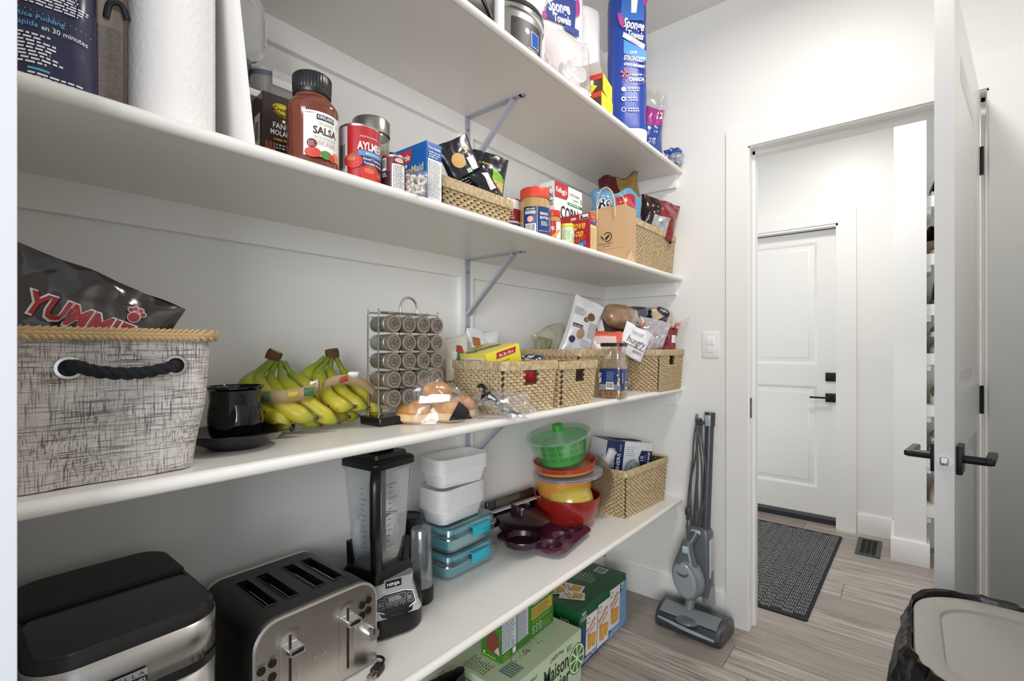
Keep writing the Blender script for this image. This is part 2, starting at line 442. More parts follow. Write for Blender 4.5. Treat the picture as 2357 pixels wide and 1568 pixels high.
# open panel door hinged on the far doorway
W1 = .712; TH = .035
pn = [(.115, .235, W1-.115, .93), (.115, 1.075, W1-.115, 1.91)]
d1 = panel_door('door_1', W1, 2.03, TH, pn, DOORM); d1['kind'] = 'structure'
for q in pn: door_panel(q, TH, DOORM, d1)
hx, hy = .196, 2.207
ang = math.atan2(1.495-2.20, .082-.182)
d1.location = (.1647, 2.2025, .012); d1.rotation_euler = (0, 0, ang)
# levers on both faces, latch on the edge
lx, zz = W1-.062, .925
for s in (-1, 1):
    y0 = s*TH/2; m = MB()
    m.rbox((lx-.032, min(y0, y0+s*.011), zz-.033), (lx+.032, max(y0, y0+s*.011), zz+.033), .002, BLKM, e=.0015, n=2)
    m.tube([(lx, y0+s*.008, zz), (lx, y0+s*.058, zz)], .0095, BLKM, 16)
    m.rbox((lx-.112, min(y0+s*.046, y0+s*.064), zz-.007), (lx+.010, max(y0+s*.046, y0+s*.064), zz+.007), .004, BLKM, e=.003, n=3)
    m.build('door_handle', d1)
MB().lathe([(.0001, 0), (.0125, 0), (.0145, .001), (.0145, .002)], M('e9e9ea', .25, .3), T=Matrix.Translation((W1-.001, 0, zz)) @ Matrix.Rotation(PI/2, 4, 'Y'), n=28).rbox((W1, -.0075, zz-.009), (W1+.009, .0075, zz+.009), .003, CHROME, e=.002, n=3).build('latch', d1)
for z in (.25, 1.017, 1.80):
    m = MB().box((-.002, TH/2-.034, z-.045), (.0005, TH/2-.001, z+.045), BLKM).tube([(-.005, TH/2+.004, z-.046), (-.005, TH/2+.004, z+.046)], .0058, BLKM, 12)
    m.box((-.016, TH/2-.028, z-.045), (-.0135, TH/2+.003, z+.045), BLKM)
    for k in (-.028, 0, .028): m.tube([(-.0136, TH/2-.012, z+k), (-.0126, TH/2-.012, z+k)], .003, M('55565a', .3, .8), 8)
    m.build('hinge', d1)

# switch plate
t = thing('light_switch', 'white rocker light switch on the wall left of the doorway', 'light switch', (-.680, YF, 1.2125))
MB().rbox((-.0365, -.006, -.057), (.0365, 0, .057), .003, TRIM, e=.002, n=3).build('plate', t)
MB().rbox((-.017, -.0085, -.034), (.017, -.006, .034), .001, M('f3f2f0', .3), e=.0008, n=1).rbox((-.016, -.0105, .0), (.016, -.0085, .032), .001, M('f3f2f0', .3), e=.0008, n=1).build('rocker', t)

# ---------------------------------------------------------------- pantry shelves, rails and brackets
SZ = [2.022, 1.525, 1.015, .505]; ST = .019; XF = -.803
names = ['top pantry shelf of white painted board under the ceiling', 'second white pantry shelf holding the salsa jar and cans', 'third white pantry shelf holding the bananas and spice rack', 'lowest white pantry shelf holding the toaster and bowls']
for z, lb in zip(SZ, names):
    t = thing('shelf', lb, 'shelf', (0, 0, z), group='white pantry shelves')
    nose = [(XF-.011+.011*math.sin(a), -ST/2+(ST/2+.0015)*math.cos(a)) for a in [PI*k/8 for k in range(9)]]
    MB().prism([(XS+.001, -ST), (XS+.001, 0)]+[(XF-.012, .0)]+nose[:]+[(XF-.012, -ST)], .056, YF-.001, SHELFM).build('board', t)
k = 4
for z in SZ:
    struct('trim_%d' % k, MB().box((XS, .056, z-ST-.062), (XS+.018, 1.182, z-ST), TRIM).box((XS, 1.241, z-ST-.062), (XS+.018, YF, z-ST), TRIM)); k += 1
    struct('trim_%d' % k, MB().box((XS+.018, YF-.018, z-ST-.062), (-.832, YF, z-ST), TRIM)); k += 1
struct('trim_%d' % k, MB().box((XS, 1.182, 0), (XS+.018, 1.241, SZ[0]-ST), TRIM))
BRK = M('b0b3be', .40, .1, name='bracket_enamel')
def bracket(z, lb):
    t = thing('shelf_bracket', lb, 'bracket', (XS+.018, 1.211, z-ST), group='grey steel shelf brackets')
    MB().rbox((.0, -.012, -.245), (.003, .012, 0), .001, BRK, e=.0008, n=1).lathe([(.012, 0), (.012, .003)], BRK, T=Matrix.Translation((0, 0, -.245)) @ Matrix.Rotation(PI/2, 4, 'Y'), n=20).build('wall_plate', t)
    MB().rbox((.0, -.012, -.003), (.245, .012, 0), .001, BRK, e=.0008, n=1).lathe([(.012, 0), (.012, .003)], BRK, c=(.245, 0, -.003), n=20).build('arm_plate', t)
    a = Vector((.004, 0, -.19)); b = Vector((.210, 0, -.004)); n = (b-a).normalized(); q = Vector((-n.z, 0, n.x))
    ring0 = [a+q*.004+Vector((0, s*.0105, 0)) for s in (-1, 1)]+[a-q*.006+Vector((0, s*.0105, 0)) for s in (1, -1)]
    MB().loft([[tuple(p) for p in ring0], [tuple(p+(b-a)) for p in ring0]], BRK, smooth=False).build('strut', t)
    for p, T in (((.003, 0, -.045), 'Y'), ((.003, 0, -.238), 'Y'), ((.245, 0, -.003), 'Z')):
        R = Matrix.Rotation(PI/2, 4, 'Y') if T == 'Y' else Matrix.Rotation(PI, 4, 'X')
        MB().lathe([(.0001, 0), (.0048, 0), (.004, .0018), (.0016, .002), (.0001, .0008)], M('9a9ca0', .3, 1), T=Matrix.Translation(p) @ R, n=12).build('screw', t)
for z, lb in zip(SZ[:3], ('grey steel bracket under the top shelf, above the pasta packets', 'grey steel bracket under the second shelf, above the yellow bar box', 'grey steel bracket under the third shelf, behind the clear tubs')):
    bracket(z, lb)
# ================================================================ shared builders
STRAW = speckle('a58c66', 'd2be98', 90, .75, name='woven_straw', lo=.3, hi=.7)
STRAW2 = speckle('9a8467', 'c3ae8d', 90, .75, name='woven_straw_dark', lo=.3, hi=.7)
GAP_SHADE = M('4a3a28', .9, name='basket_shadow_core')
def wicker(label, loc, w, d, h, rz=90, group='woven straw storage baskets', holes=(), straw=STRAW, pitch=.0125, row=.0085, name='wicker_basket', rim=.024, taper=.93, cat='basket'):
    """w across the front (local x), d deep (local y), front at -y; holes: sides with a hand hole"""
    t = thing(name, label, cat, loc, rz, group)
    sides = {'front': ((-w/2, -d/2), (1, 0), (0, -1), w), 'right': ((w/2, -d/2), (0, 1), (1, 0), d), 'back': ((w/2, d/2), (-1, 0), (0, 1), w), 'left': ((-w/2, d/2), (0, -1), (-1, 0), d)}
    wm = MB(); hb = h-rim
    rows = max(3, round(hb/row)); rh = hb/rows
    hole = lambda nm, L: (L/2-.026, L/2+.026, h-rim-.036, h-rim-.004) if nm in holes else None
    for nm, (o, dr, nr, L) in sides.items():
        hl = hole(nm, L); ns = max(4, round(L/pitch)); seg = L/ns
        def P(sx, z, out):
            k = taper+(1-taper)*min(1, z/h); return ((o[0]+dr[0]*sx)*k+nr[0]*out, (o[1]+dr[1]*sx)*k+nr[1]*out, z)
        for r in range(rows):
            z = rh*(r+.5); runs = [(0, L)]
            if hl and hl[2]-rh*.5 < z < hl[3]+rh*.5: runs = [(0, hl[0]), (hl[1], L)]
            for a, b in runs:
                pts = []; n = max(2, round((b-a)/seg*2))
                for i in range(n+1):
                    s_ = a+(b-a)*i/n; jig = math.sin(s_*97+r*13+len(nm))*.0006
                    pts.append(P(s_, z+jig+.0012*math.cos(PI*s_/seg+PI*r), .0032+.0030*math.sin(PI*s_/seg+PI*r)))
                N = len(pts); V = []; q = 5
                for p in pts:
                    for k in range(q):
                        c = 2*PI*k/q; V.append((p[0]+nr[0]*.0030*math.cos(c), p[1]+nr[1]*.0030*math.cos(c), p[2]+rh*.52*math.sin(c)))
                wm.add(V, [(i*q+k, i*q+(k+1) % q, (i+1)*q+(k+1) % q, (i+1)*q+k) for i in range(N-1) for k in range(q)], straw, True)
        # dark board painted as shade between the strands, left open at the hand hole
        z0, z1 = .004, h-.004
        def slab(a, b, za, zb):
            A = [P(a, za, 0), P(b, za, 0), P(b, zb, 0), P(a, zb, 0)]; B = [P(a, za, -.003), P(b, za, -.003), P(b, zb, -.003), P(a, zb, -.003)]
            wm.loft([A, B], GAP_SHADE if 1 else straw, smooth=False)
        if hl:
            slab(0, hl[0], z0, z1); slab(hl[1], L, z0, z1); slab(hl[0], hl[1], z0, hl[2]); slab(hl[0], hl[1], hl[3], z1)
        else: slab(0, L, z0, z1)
    o = wm.build('woven_wall', t); o['kind'] = 'stuff'
    rm = MB(); per = rrect(w+.010, d+.010, .010, 3); pts = []
    for i in range(len(per)):
        a = Vector(per[i]); b = Vector(per[(i+1) % len(per)]); n = max(1, int((b-a).length/.0022))
        for k in range(n): pts.append(a+(b-a)*k/n)
    prof = [(-.0035, 0), (.0035, .002), (.005, .5), (.0035, .998), (-.001, 1.0), (-.006, .998), (-.008, .5), (-.006, 0)]; N = len(pts); rings = []
    acc = 0; D = [0]
    for i in range(N): acc += (pts[(i+1) % N]-pts[i]).length; D.append(acc)
    for ou, zf in prof:
        rr = []
        for i, p in enumerate(pts):
            tn = (pts[(i+1) % N]-pts[i-1]).normalized(); nn = Vector((tn.y, -tn.x)); ph = D[i]/.0052*2*PI/2+zf*2.2+math.sin(D[i]*60)*.8
            g = ou+(.0010*math.sin(ph)+.0006*math.sin(D[i]*310) if abs(ou) > .002 else 0)
            rr.append((p.x-(0 if 1 else 0)+nn.x*g, p.y+nn.y*g, h-rim+zf*rim))
        rings.append(rr)
    rings.append(rings[0])
    rm.loft(rings, straw, False, False, True); rm.build('rim', t)
    MB().box((-w/2*taper, -d/2*taper, 0), (w/2*taper, d/2*taper, .005), straw).build('base', t)
    return t
def bagf(w, h, d, seed=0, wr=.004, top=0.0, bot=.55, lean=0, narrow=.10, drop=0, crinkle=26, flat=.5, bend=0):
    """front and back surfaces of a filled packet; returns map(u,v,side): u in -w/2..w/2, v in 0..h"""
    def g(t):   # thickness along the height
        a = bot+(1-bot)*min(1, t/.25)**.6 if t < .25 else 1.0
        b = top+(1-top)*math.sin(min(1, (1-t)/.55)*PI/2)**.8
        return a*b
    def P(u, v, side, off=0):
        a = max(-1, min(1, 2*u/w)); t = max(0, min(1, v/h))
        th = d/2*g(t)*max(0, 1-abs(a)**2.6)**flat
        n1 = noise.noise(Vector((u*crinkle+seed*3.1, v*crinkle, seed+side*2.2)))
        n2 = noise.noise(Vector((u*crinkle*2.7+seed, v*crinkle*2.7, 7.7+seed+side)))
        edge = max(0, 1-abs(a)**6)
        y = side*(th+wr*(n1+.5*n2)*edge+off)
        x = u*(1-narrow*math.sin(PI*t)*(1-abs(a)*.3))+drop*abs(a)*0
        z = v+wr*.8*n1*(1 if t > .9 else .3)-drop*a*a*t+bend*a*t
        if wr > .0055:
            x += wr*1.5*noise.noise(Vector((v*9+seed, seed*1.7, .3)))*t; z += wr*2.6*noise.noise(Vector((u*11+seed*2.3, .7, seed)))*t
        return (x, y+lean*t*t, z)
    return P
def bag_body(mb, P, w, h, mat, nu=26, nv=32, matf=None, T=None):
    for side in (-1, 1):
        fn = (lambda a, b: P((a-.5)*w, b*h, -1)) if side < 0 else (lambda a, b: P((.5-a)*w, b*h, 1))
        mb.grid(fn, nu, nv, mat, matf=(matf if side < 0 else None), T=T)
    return mb
def bagmap(P, off=.0011):
    return lambda u, v, h: P(u, v, -1, off+h*.0004)
class BLab(Lab):
    """label on a curved packet: shapes are cut into a fine mesh that follows the surface"""
    cuts = (0, 1)
    def __init__(s, mp): super().__init__(mp, .006, False)
    def rect(s, u0, v0, u1, v1, mat, L=1):
        nu = max(1, int(abs(u1-u0)/.008)); nv = max(1, int(abs(v1-v0)/.008))
        return s.grid(lambda a, b: s.mp(u0+(u1-u0)*a, v0+(v1-v0)*b, L), nu, nv, mat)
    def disc(s, u, v, r, mat, L=1, ry=None, n=20, rot=0, r0=0):
        ry = r if ry is None else ry; c, sn = math.cos(rot), math.sin(rot)
        def f(a, b):
            q = r0+(1-r0)*b; x, y = math.cos(2*PI*a)*q, math.sin(2*PI*a)*q
            return s.mp(u+c*r*x-sn*ry*y, v+sn*r*x+c*ry*y, L)
        return s.grid(f, n, max(1, int(max(r, ry)/.008)), mat)
def carton(label, loc, rz, w, d, h, mat, name='carton', cat='box', group=None, rx=0, ry=0, panels=None, tilt=None):
    t = thing(name, label, cat, loc, rz, group, rx, ry)
    MB().rbox((-w/2, -d/2, 0), (w/2, d/2, h), .0012, mat, e=.0008, n=1, smooth=False).build('body', t)
    return t
def flatlab(t, mp, name='printed_label'):
    L = Lab(mp); L.t = t; L.nm = name; return L
def done(L, t, name='printed_label'): return L.build(name, t)
c = lambda h, r=.45: M(h, r)

# ================================================================ second shelf (z = 1.525)
Z2 = SZ[1]+.0005
# navy rice bag at the left edge
t = thing('rice_bag', 'navy rice bag printed with white recipe text beside the jamb', 'bag', (-.868, .108, Z2), 86)
P = bagf(.094, .34, .075, 3, .003, .1, .8, narrow=.02)
bag_body(MB(), P, .094, .34, M('25264a', .28, name='navy_film')).build('packet', t)
L = BLab(bagmap(P)); cw = c('f0f0f2'); cb = c('5fb4dc')
L.lines(-.028, .098, .036, .150, 14, cw, ragged=.3); L.rect(-.030, .153, -.010, .1565, cb)
L.text('Preparation', -.019, .153, .0052, cb, 'c')
L.lines(-.040, .095, -.031, .160, 8, cw); L.lines(-.030, .162, .03, .186, 6, cw); L.rect(-.030, .188, .0, .191, cb); L.lines(-.030, .193, .034, .23, 9, cw)
for k in range(16): L.disc(-.040+k*.0052, .0925-.0006*k, .0005, cw, n=6)
L.text('Speedy Rice Pudding', .012, .080, .0086, cb, 'r', bold=.01, shear=.1); L.text('et rapide', -.013, .070, .0086, cb, 'r', bold=.01, shear=.1)
L.text('en 30 minutes', -.010, .069, .0086, cw, 'l', bold=.012, sx=.92)
L.lines(-.040, .024, .012, .063, 9, cw, ragged=.5); L.rect(-.022, .018, -.002, .0205, cb); L.lines(-.022, .004, .036, .016, 3, cw)
done(L, t)

# clear bin of grain behind, with dark handle
t = thing('grain_container', 'tall clear container of brown grain between rice bag and towel roll', 'container', (-.925, .176, Z2), 84)
GR = speckle('5a4228', 'b39a70', 260, .8, h3='8a7048', lo=.35, hi=.65, bump=.9, name='brown_grain')
MB().rbox((-.017, -.04, .003), (.017, .04, .135), .008, GR, e=.004).build('grain', t)['kind'] = 'stuff'
MB().rbox((-.020, -.045, 0), (.020, .045, .27), .008, film('d9c8b8', .08, .12), e=.004).build('body', t)
MB().rbox((-.021, -.046, .27), (.021, .046, .285), .008, M('dcd9d6', .3), e=.004).build('lid', t)
MB().tube(smoothpath([(-.004, -.047, .142), (-.001, -.050, .160), (.006, -.052, .166), (.014, -.050, .164), (.020, -.046, .150)], 5), .0042, M('2b3038', .4)).build('handle', t)

# paper towel roll and the tapered white board
t = thing('paper_towel_roll', 'standing white quilted paper towel roll near the left end of the second shelf', 'paper towel roll', (-.886, .250, Z2), 60)
PT = M('f3efec', .95, bump=.8, scale=140, name='quilted_paper')
def quilt(a, z): return 1+.004*(math.sin(a*34+math.sin(z*90)*1.2)*math.sin(z*260+math.sin(a*9))) if 0 < z < .28 else 1
MB().lathe([(.019, 0), (.0545, 0)]+[(.056, .0001+.28*k/110) for k in range(1, 110)]+[(.0545, .28), (.019, .28), (.019, 0)], PT, n=170, cap0=False, cap1=False, f=lambda a, z: quilt(a, z) if z > .0001 else 1).build('roll', t)
MB().lathe([(.019, 0), (.019, .28), (.0175, .28), (.0175, 0)], M('b59a75', .9), cap0=False, cap1=False).build('core', t)
t = thing('tapered_board', 'white tapered board standing beside the towel roll', 'board', (-.824, .338, Z2), 0)
MB().loft([[(0, 0, 0), (0, .009, 0), (0, .007, .30), (0, -.037, .30)][0:1]+[(0, .009, 0), (-.018, -.014, .30), (-.018, -.024, .30)], [(-.13, -.002, 0), (-.13, .007, 0), (-.135, -.016, .30), (-.135, -.026, .30)]], M('eceae8', .55), smooth=False).build('board', t)

# lock-lid containers behind
def lockbox(label, loc, rz, w, d, h, rx=0, ry=0, fill=None, group='clear lock-lid food containers', lidaxis=1):
    t = thing('food_container', label, 'container', loc, rz, group, rx, ry)
    F = film('f0eeee', .10, .10); mb = MB()
    mb.loft([ring(w-.03, d-.03, .02, .001), ring(w-.016, d-.016, .026, .006), ring(w-.006, d-.006, .028, h-.022), ring(w, d, .03, h-.018), ring(w, d, .03, h-.012)], F, True, False)
    mb.build('body', t)
    g = MB(); A = ring(w+.003, d+.003, .031, h-.018); B = ring(w+.003, d+.003, .031, h-.008); g.loft([A, B], M('6e757e', .45), False, False); g.build('gasket', t)
    MB().loft([ring(w+.004, d+.004, .031, h-.008), ring(w+.004, d+.004, .031, h-.003), ring(w-.006, d-.006, .028, h), ring(w-.03, d-.03, .022, h-.003)], film('f3f3f3', .12, .30)).build('lid', t)
    for s, (a, b) in {'f': ((-.035, -d/2-.006), (.035, -d/2-.003)), 'r': ((w/2+.003, -.03), (w/2+.006, .03))}.items():
        MB().rbox((a[0], a[1], h-.036), (b[0], b[1], h-.002), .001, film('f6f6f6', .15, .45), e=.001, n=1).build('clip', t)
    if fill: fill(t, w, d)
    return t
def cheerios(t, w, d):
    rnd = random.Random(3); OM = M('c9b494', .8, name='oat_ring')
    for k in range(170):
        x, y, z = rnd.uniform(-w/2+.02, w/2-.02), rnd.uniform(-d/2+.016, -d/2+.05), rnd.uniform(.012, .205)
        R = Matrix.Translation((x, y, z)) @ Matrix.Rotation(rnd.uniform(0, 3), 4, 'X') @ Matrix.Rotation(rnd.uniform(0, 3), 4, 'Y')
        if k == 0:
            m = MB().tube([(.0055*math.cos(a), .0055*math.sin(a), 0) for a in [2*PI*i/10 for i in range(10)]], .0026, OM, 6, closed=True); o = m.build('oat_ring', t); me = o.data; o.matrix_basis = R
        else:
            o = bpy.data.objects.new('oat_ring', me); COL.objects.link(o); o.parent = t; o.matrix_basis = R
lockbox('clear lock-lid container of ring cereal behind the salsa jar', (-1.105, .505, Z2), 88, .130, .14, .262, fill=cheerios)
lockbox('empty clear lock-lid container low behind the tapered board', (-1.10, .372, Z2), 88, .13, .13, .268)
lockbox('clear lock-lid container stood on its side above the low one', (-1.185, .398, Z2+.342), 88, .135, .14, .13, rx=90)

# molasses carton
t = carton('dark brown molasses carton with yellow oval badge', (-.985, .452, Z2), 84, .066, .062, .168, M('372820', .38), name='molasses_carton', cat='carton')
L = Lab(front(.062)); Y = c('f2d21f'); W = c('f3efe8'); K = c('1b1411')
L.disc(.006, .142, .021, Y, ry=.0105, rot=-.12); L.disc(.006, .142, .0190, K, 2, ry=.0088, rot=-.12, r0=.95); L.text("Crosby's", .006, .138, .0110, K, bold=.015, shear=.2, L=3)
L.text('FAMILY TRADITION', .006, .1265, .0042, Y, L=2, arc=-20); L.disc(.006, .119, .0032, W)
L.text('FANCY', .006, .103, .0150, W, bold=.02, sx=.85); L.text('MOLASSES', .006, .0895, .0145, W, bold=.02, sx=.75)
L.text('100% PURE', .006, .079, .0062, Y, bold=.02, sx=1.3); L.lines(-.008, .062, .024, .074, 2, W, fill=.5, ragged=.15)
for k in range(3): L.rect(-.028+.007*k, .056, -.023+.007*k, .074, c('a9603a'), 1)
L.disc(-.020, .053, .014, c('e0b79b'), 1, ry=.009); L.disc(.026, .056, .008, c('b9732f'), 1)
done(L, t); L = Lab(left(.066)); L.rect(-.015, .035, .018, .13, W); L.barcode(-.010, .07, .012, .12, L=2); done(L, t, 'side_label')
t = thing('flat_packet', 'thin white packet with red end lying over the molasses carton', 'packet', (-1.015, .452, Z2+.170), 88)
MB().rbox((-.060, -.02, 0), (-.006, .02, .014), .002, M('eee9e4', .5), e=.001).rbox((-.006, -.021, -.0005), (.036, .021, .0145), .002, M('d0232b', .4), e=.001).build('body', t)

# salsa jar
t = thing('salsa_jar', 'large jar of brown salsa with black lid and white label', 'jar', (-.880, .474, Z2), 78)
SAL = M('6e3420', .12, coat=.6, var=.25, scale=35, name='salsa_in_jar')
sq = lambda a, z: (1+.045*math.cos(4*a)*-1) if z < .125 else 1
MB().lathe([(.040, 0), (.046, .004), (.0475, .016), (.0455, .022), (.0455, .108), (.0475, .116), (.0465, .124), (.039, .137), (.032, .143), (.0315, .152)], SAL, n=56, f=sq).build('glass_body', t)
def ribs(a, z): return 1+.012*math.cos(a*44)
MB().lathe([(.0335, .148), (.0345, .150), (.0345, .158)], M('15161a', .35), n=88).lathe([(.0340, .158), (.0345, .160), (.0350, .184), (.033, .187), (.0001, .187)], M('1a1b1f', .3), n=132, f=lambda a, z: ribs(a, z) if z < .186 else 1).build('lid', t)
L = Lab(cyl(.0472, off=.0008), flat=False); W = c('f1efec', .35)
L.rect(-.028, .024, .045, .106, W); L.rect(-.006, .091, .028, .101, c('17181b'), 2); L.text('KIRKLAND', .011, .0935, .0085, W, bold=.02, L=3, width=.030)
L.lines(-.025, .100, -.009, .1035, 1, c('555555')); L.text('ORGANIC', .011, .082, .0085, c('b5cf8e'), width=.030, bold=.01); L.text('SALSA', .011, .065, .0190, c('4b2f1c'), bold=.03, width=.046)
L.text('BIOLOGIQUE', .011, .056, .0085, c('9dbb78'), width=.042); L.rect(-.012, .0525, .034, .0531, c('a33'+'a2f'), 2); L.text('MEDIUM - MOYENNE', .011, .0475, .0046, c('9d3a30'), width=.038); L.rect(-.010, .0455, .034, .0461, c('a33a2f'), 2)
L.disc(-.014, .046, .0085, c('6b1f1d'), 2); L.lines(-.020, .041, -.008, .051, 4, c('e0c8c0'), L=3)
L.disc(-.012, .030, .0145, c('cf4a33'), 2, ry=.009); L.disc(.012, .029, .012, c('4f8b3f'), 2, ry=.008); L.disc(.034, .031, .010, c('e29a45'), 2, ry=.009); L.disc(.024, .0265, .007, c('c63b28'), 3)
L.disc(.040, .092, .0048, c('cdd8b8'), 2); L.disc(.040, .092, .0036, W, 3); L.text('1L', -.022, .0255, .0055, K, L=4)
done(L, t)

# big tomato can
def can(label, loc, rz, r, h, body, name='tin_can', cat='can', group=None):
    t = thing(name, label, cat, loc, rz, group)
    MB().lathe([(r*.90, .003), (r*.97, 0), (r*1.01, .0015), (r, .004), (r, h-.004), (r*1.015, h-.0015), (r*.985, h), (r*.94, h-.003), (.0001, h-.0035)], M('c9c6c3', .25, 1, name='tin'), n=48).build('tin', t)
    MB().lathe([(r+.0004, .005), (r+.0004, h-.005)], body, n=48, cap0=False, cap1=False).build('paper_label', t)
    return t
t = can('big red tin of diced tomatoes right of the salsa jar', (-.880, .578, Z2), 72, .0405, .122, M('b8262b', .25, coat=.3))
L = Lab(cyl(.0412), flat=False); R = c('c8372c'); G = c('5d8a35')
L.rect(-.062, .006, -.036, .116, c('efeeee')); L.barcode(-.058, .02, -.040, .085, L=2)
L.text('AYLMER', .012, .070, .022, W, bold=.03, width=.056, L=4); L.text('MADE IN CANADA', .008, .0945, .0045, W, L=4)
L.rect(-.014, .058, .05, .068, c('4f9ccf'), 3); L.lines(.0, .061, .04, .065, 1, W, L=4); L.rect(-.008, .038, .05, .058, c('3b2a63'), 3); L.text('Diced Tomatoes', .018, .050, .0068, W, L=4, bold=.02); L.text('Tomates en des', .018, .042, .0068, W, L=4, bold=.02)
for u, v, r in ((-.024, .046, .018), (.010, .024, .021), (.034, .02, .013)):
    L.disc(u, v, r, R, 5, ry=r*.82); L.disc(u-.003, v+r*.25, r*.5, c('e36a50'), 6, ry=r*.28)
    for k in range(5):
        a = k*2*PI/5+.3; L.poly([(u, v+r*.55), (u+.008*math.cos(a), v+r*.6+.006*math.sin(a)), (u+.003*math.cos(a+.9), v+r*.55+.003*math.sin(a+.9))], G, 7)
done(L, t)
# spaghetti jar
t = thing('spaghetti_jar', 'glass jar of spaghetti with brushed steel lid behind the tomato tin', 'jar', (-.985, .678, Z2), 60)
MB().lathe([(.038, 0), (.042, .004), (.042, .165), (.040, .172)], film('dfe6da', .12, .05), n=40, cap1=False).build('glass', t)
MB().lathe([(.041, .172), (.0432, .173), (.0432, .205), (.041, .208), (.0001, .208)], M('a8a49c', .28, 1, bump=.03, name='lid_steel'), n=48).build('lid', t)
m = MB(); rn = random.Random(5); SP = M('b7ab5e', .5)
for k in range(150):
    a = rn.random()*2*PI; r = .037*math.sqrt(rn.random()); b = a+rn.uniform(-.3, .3); r2 = min(.038, r*1.05+.003)
    m.tube([(r*math.cos(a), r*math.sin(a), .006), (r2*math.cos(b), r2*math.sin(b), rn.uniform(.135, .158))], .0011, SP, 4)
m.build('spaghetti', t)['kind'] = 'stuff'
# small can
t = can('small tin with white nutrition panel in front of the blue cracker box', (-.850, .640, Z2), 50, .0245, .078, M('6c2a2c', .3), group='small tins')
L = Lab(cyl(.0249), flat=False); L.rect(-.034, .006, -.006, .042, c('2a1a1f')); L.barcode(-.026, .044, -.014, .070); L.lines(-.026, .030, -.012, .040, 3, W)
L.rect(-.002, .006, .028, .058, c('ecebe9')); L.lines(.001, .008, .024, .056, 13, c('777777'), L=3); L.disc(.014, .066, .010, c('d8b9a0'), 1, ry=.005); done(L, t)
# honey graham box
t = carton('blue graham cracker box with red brand flag', (-.894, .732, Z2), 1, .138, .046, .134, M('0d5ba8', .3, coat=.2), name='cracker_box')
L = Lab(front(.046)); L.poly([(-.05, .092), (.016, .098), (.020, .126), (-.046, .124)], c('c5322f'), 1); L.text('Christie', -.014, .103, .020, W, bold=.02, shear=.15, width=.054)
L.text('HoneyMaid', .010, .072, .0225, c('e8d79a'), bold=.012, width=.098, L=2); L.text('Douce Abeille', .010, .050, .0205, c('e8d79a'), bold=.012, width=.098, L=2); L.disc(.0, .090, .004, W, 2); L.lines(-.01, .040, .03, .044, 1, W)
L.rect(-.066, .004, .066, .034, c('dfe6ef'), 1); L.disc(.02, .028, .014, c('c58f5a'), 2, ry=.008); done(L, t)
L = Lab(right(.138)); L.rect(-.020, .006, .021, .096, c('eceae6')); L.lines(-.018, .010, .019, .092, 20, c('6a6a6a'), fill=.35); L.text('Pure Abeille', .0, .118, .0085, W, bold=.02, width=.036); L.lines(-.016, .098, .017, .114, 3, W, fill=.6); done(L, t, 'side_label')
# chickpea bag
t = thing('chickpea_bag', 'clear bag of pale dried beans slumped before the cracker box', 'bag', (-.833, .672, Z2), 10)
rn = random.Random(9); BE = M('e9dfd2', .5, name='dried_bean'); me = None
for k in range(95):
    a = rn.uniform(-.043, .040); z = rn.uniform(.004, .046)*(1-abs(a)*6); y = rn.uniform(-.010, .010)
    R = Matrix.Translation((a, y, max(.004, z))) @ Matrix.Rotation(rn.uniform(0, 3), 4, 'X')
    if me is None: o = MB().lathe([(.0001, -.0040), (.0032, -.0026), (.0043, 0), (.0032, .0026), (.0001, .0040)], BE, n=8).build('bean', t); me = o.data
    else: o = bpy.data.objects.new('bean', me); COL.objects.link(o); o.parent = t
    o.matrix_basis = R
P = bagf(.105, .062, .034, 8, .004, .05, .9, crinkle=40, drop=.02)
bag_body(MB(), P, .105, .062, film('ffffff', .10, .03, crinkle=.6, scale=60), 18, 12).build('film', t)
t = thing('dark_pouch', 'dark blue folded pouch peeking over the cracker box', 'pouch', (-1.01, .765, Z2), 60)
P = bagf(.075, .17, .04, 11, .004, .1); bag_body(MB(), P, .075, .17, M('1d2433', .3)).build('packet', t)

# pasta basket with packets
wicker('straw basket of black pasta packets in the middle of the second shelf', (-1.0, .921, Z2), .262, .27, .086, 90, holes=(), rim=.026, row=.0075)
NAVY = M('0f121b', .26, coat=.1, name='black_film')
t = thing('pasta_packet', 'black pasta packet leaning left with a noodle window at its top', 'packet', (-.95, 1.005, Z2+.090), 78, group='black pasta packets', ry=-30)
P = bagf(.12, .175, .045, 21, .004, .05); bag_body(MB(), P, .12, .175, NAVY).build('packet', t)
L = BLab(bagmap(P)); L.disc(-.018, .118, .024, c('c9a05c'), 1, ry=.020); L.rect(.012, .082, .040, .118, c('e7e4de')); L.rect(-.008, .078, .010, .090, c('b9c6a4'), 1)
L.lines(-.044, .050, .02, .072, 3, W, fill=.22); L.text('900 g', -.028, .028, .013, W, bold=.01); L.rect(.004, .018, .024, .032, c('bcb6aa')); L.disc(.024, .142, .007, c('d8a24c'), 2); done(L, t)
for k in range(1):
    t = thing('pasta_packet', 'black pasta packet lying low between the two upright ones', 'packet', (-.90, 1.035, Z2+.075), 80, group='black pasta packets', ry=-42)
    P = bagf(.07, .11, .04, 25, .005, .05); bag_body(MB(), P, .07, .11, NAVY).build('packet', t)
    L = BLab(bagmap(P)); L.poly([(-.01, .05), (.014, .045), (.02, .09), (.004, .1)], c('dcd9d4'), 2); done(L, t)
t = thing('pasta_packet', 'black pasta packet with penne picture and lime green corner', 'packet', (-.975, 1.060, Z2+.086), 62, group='black pasta packets', ry=8)
P = bagf(.115, .165, .05, 31, .004, .35); bag_body(MB(), P, .115, .165, NAVY).build('packet', t)
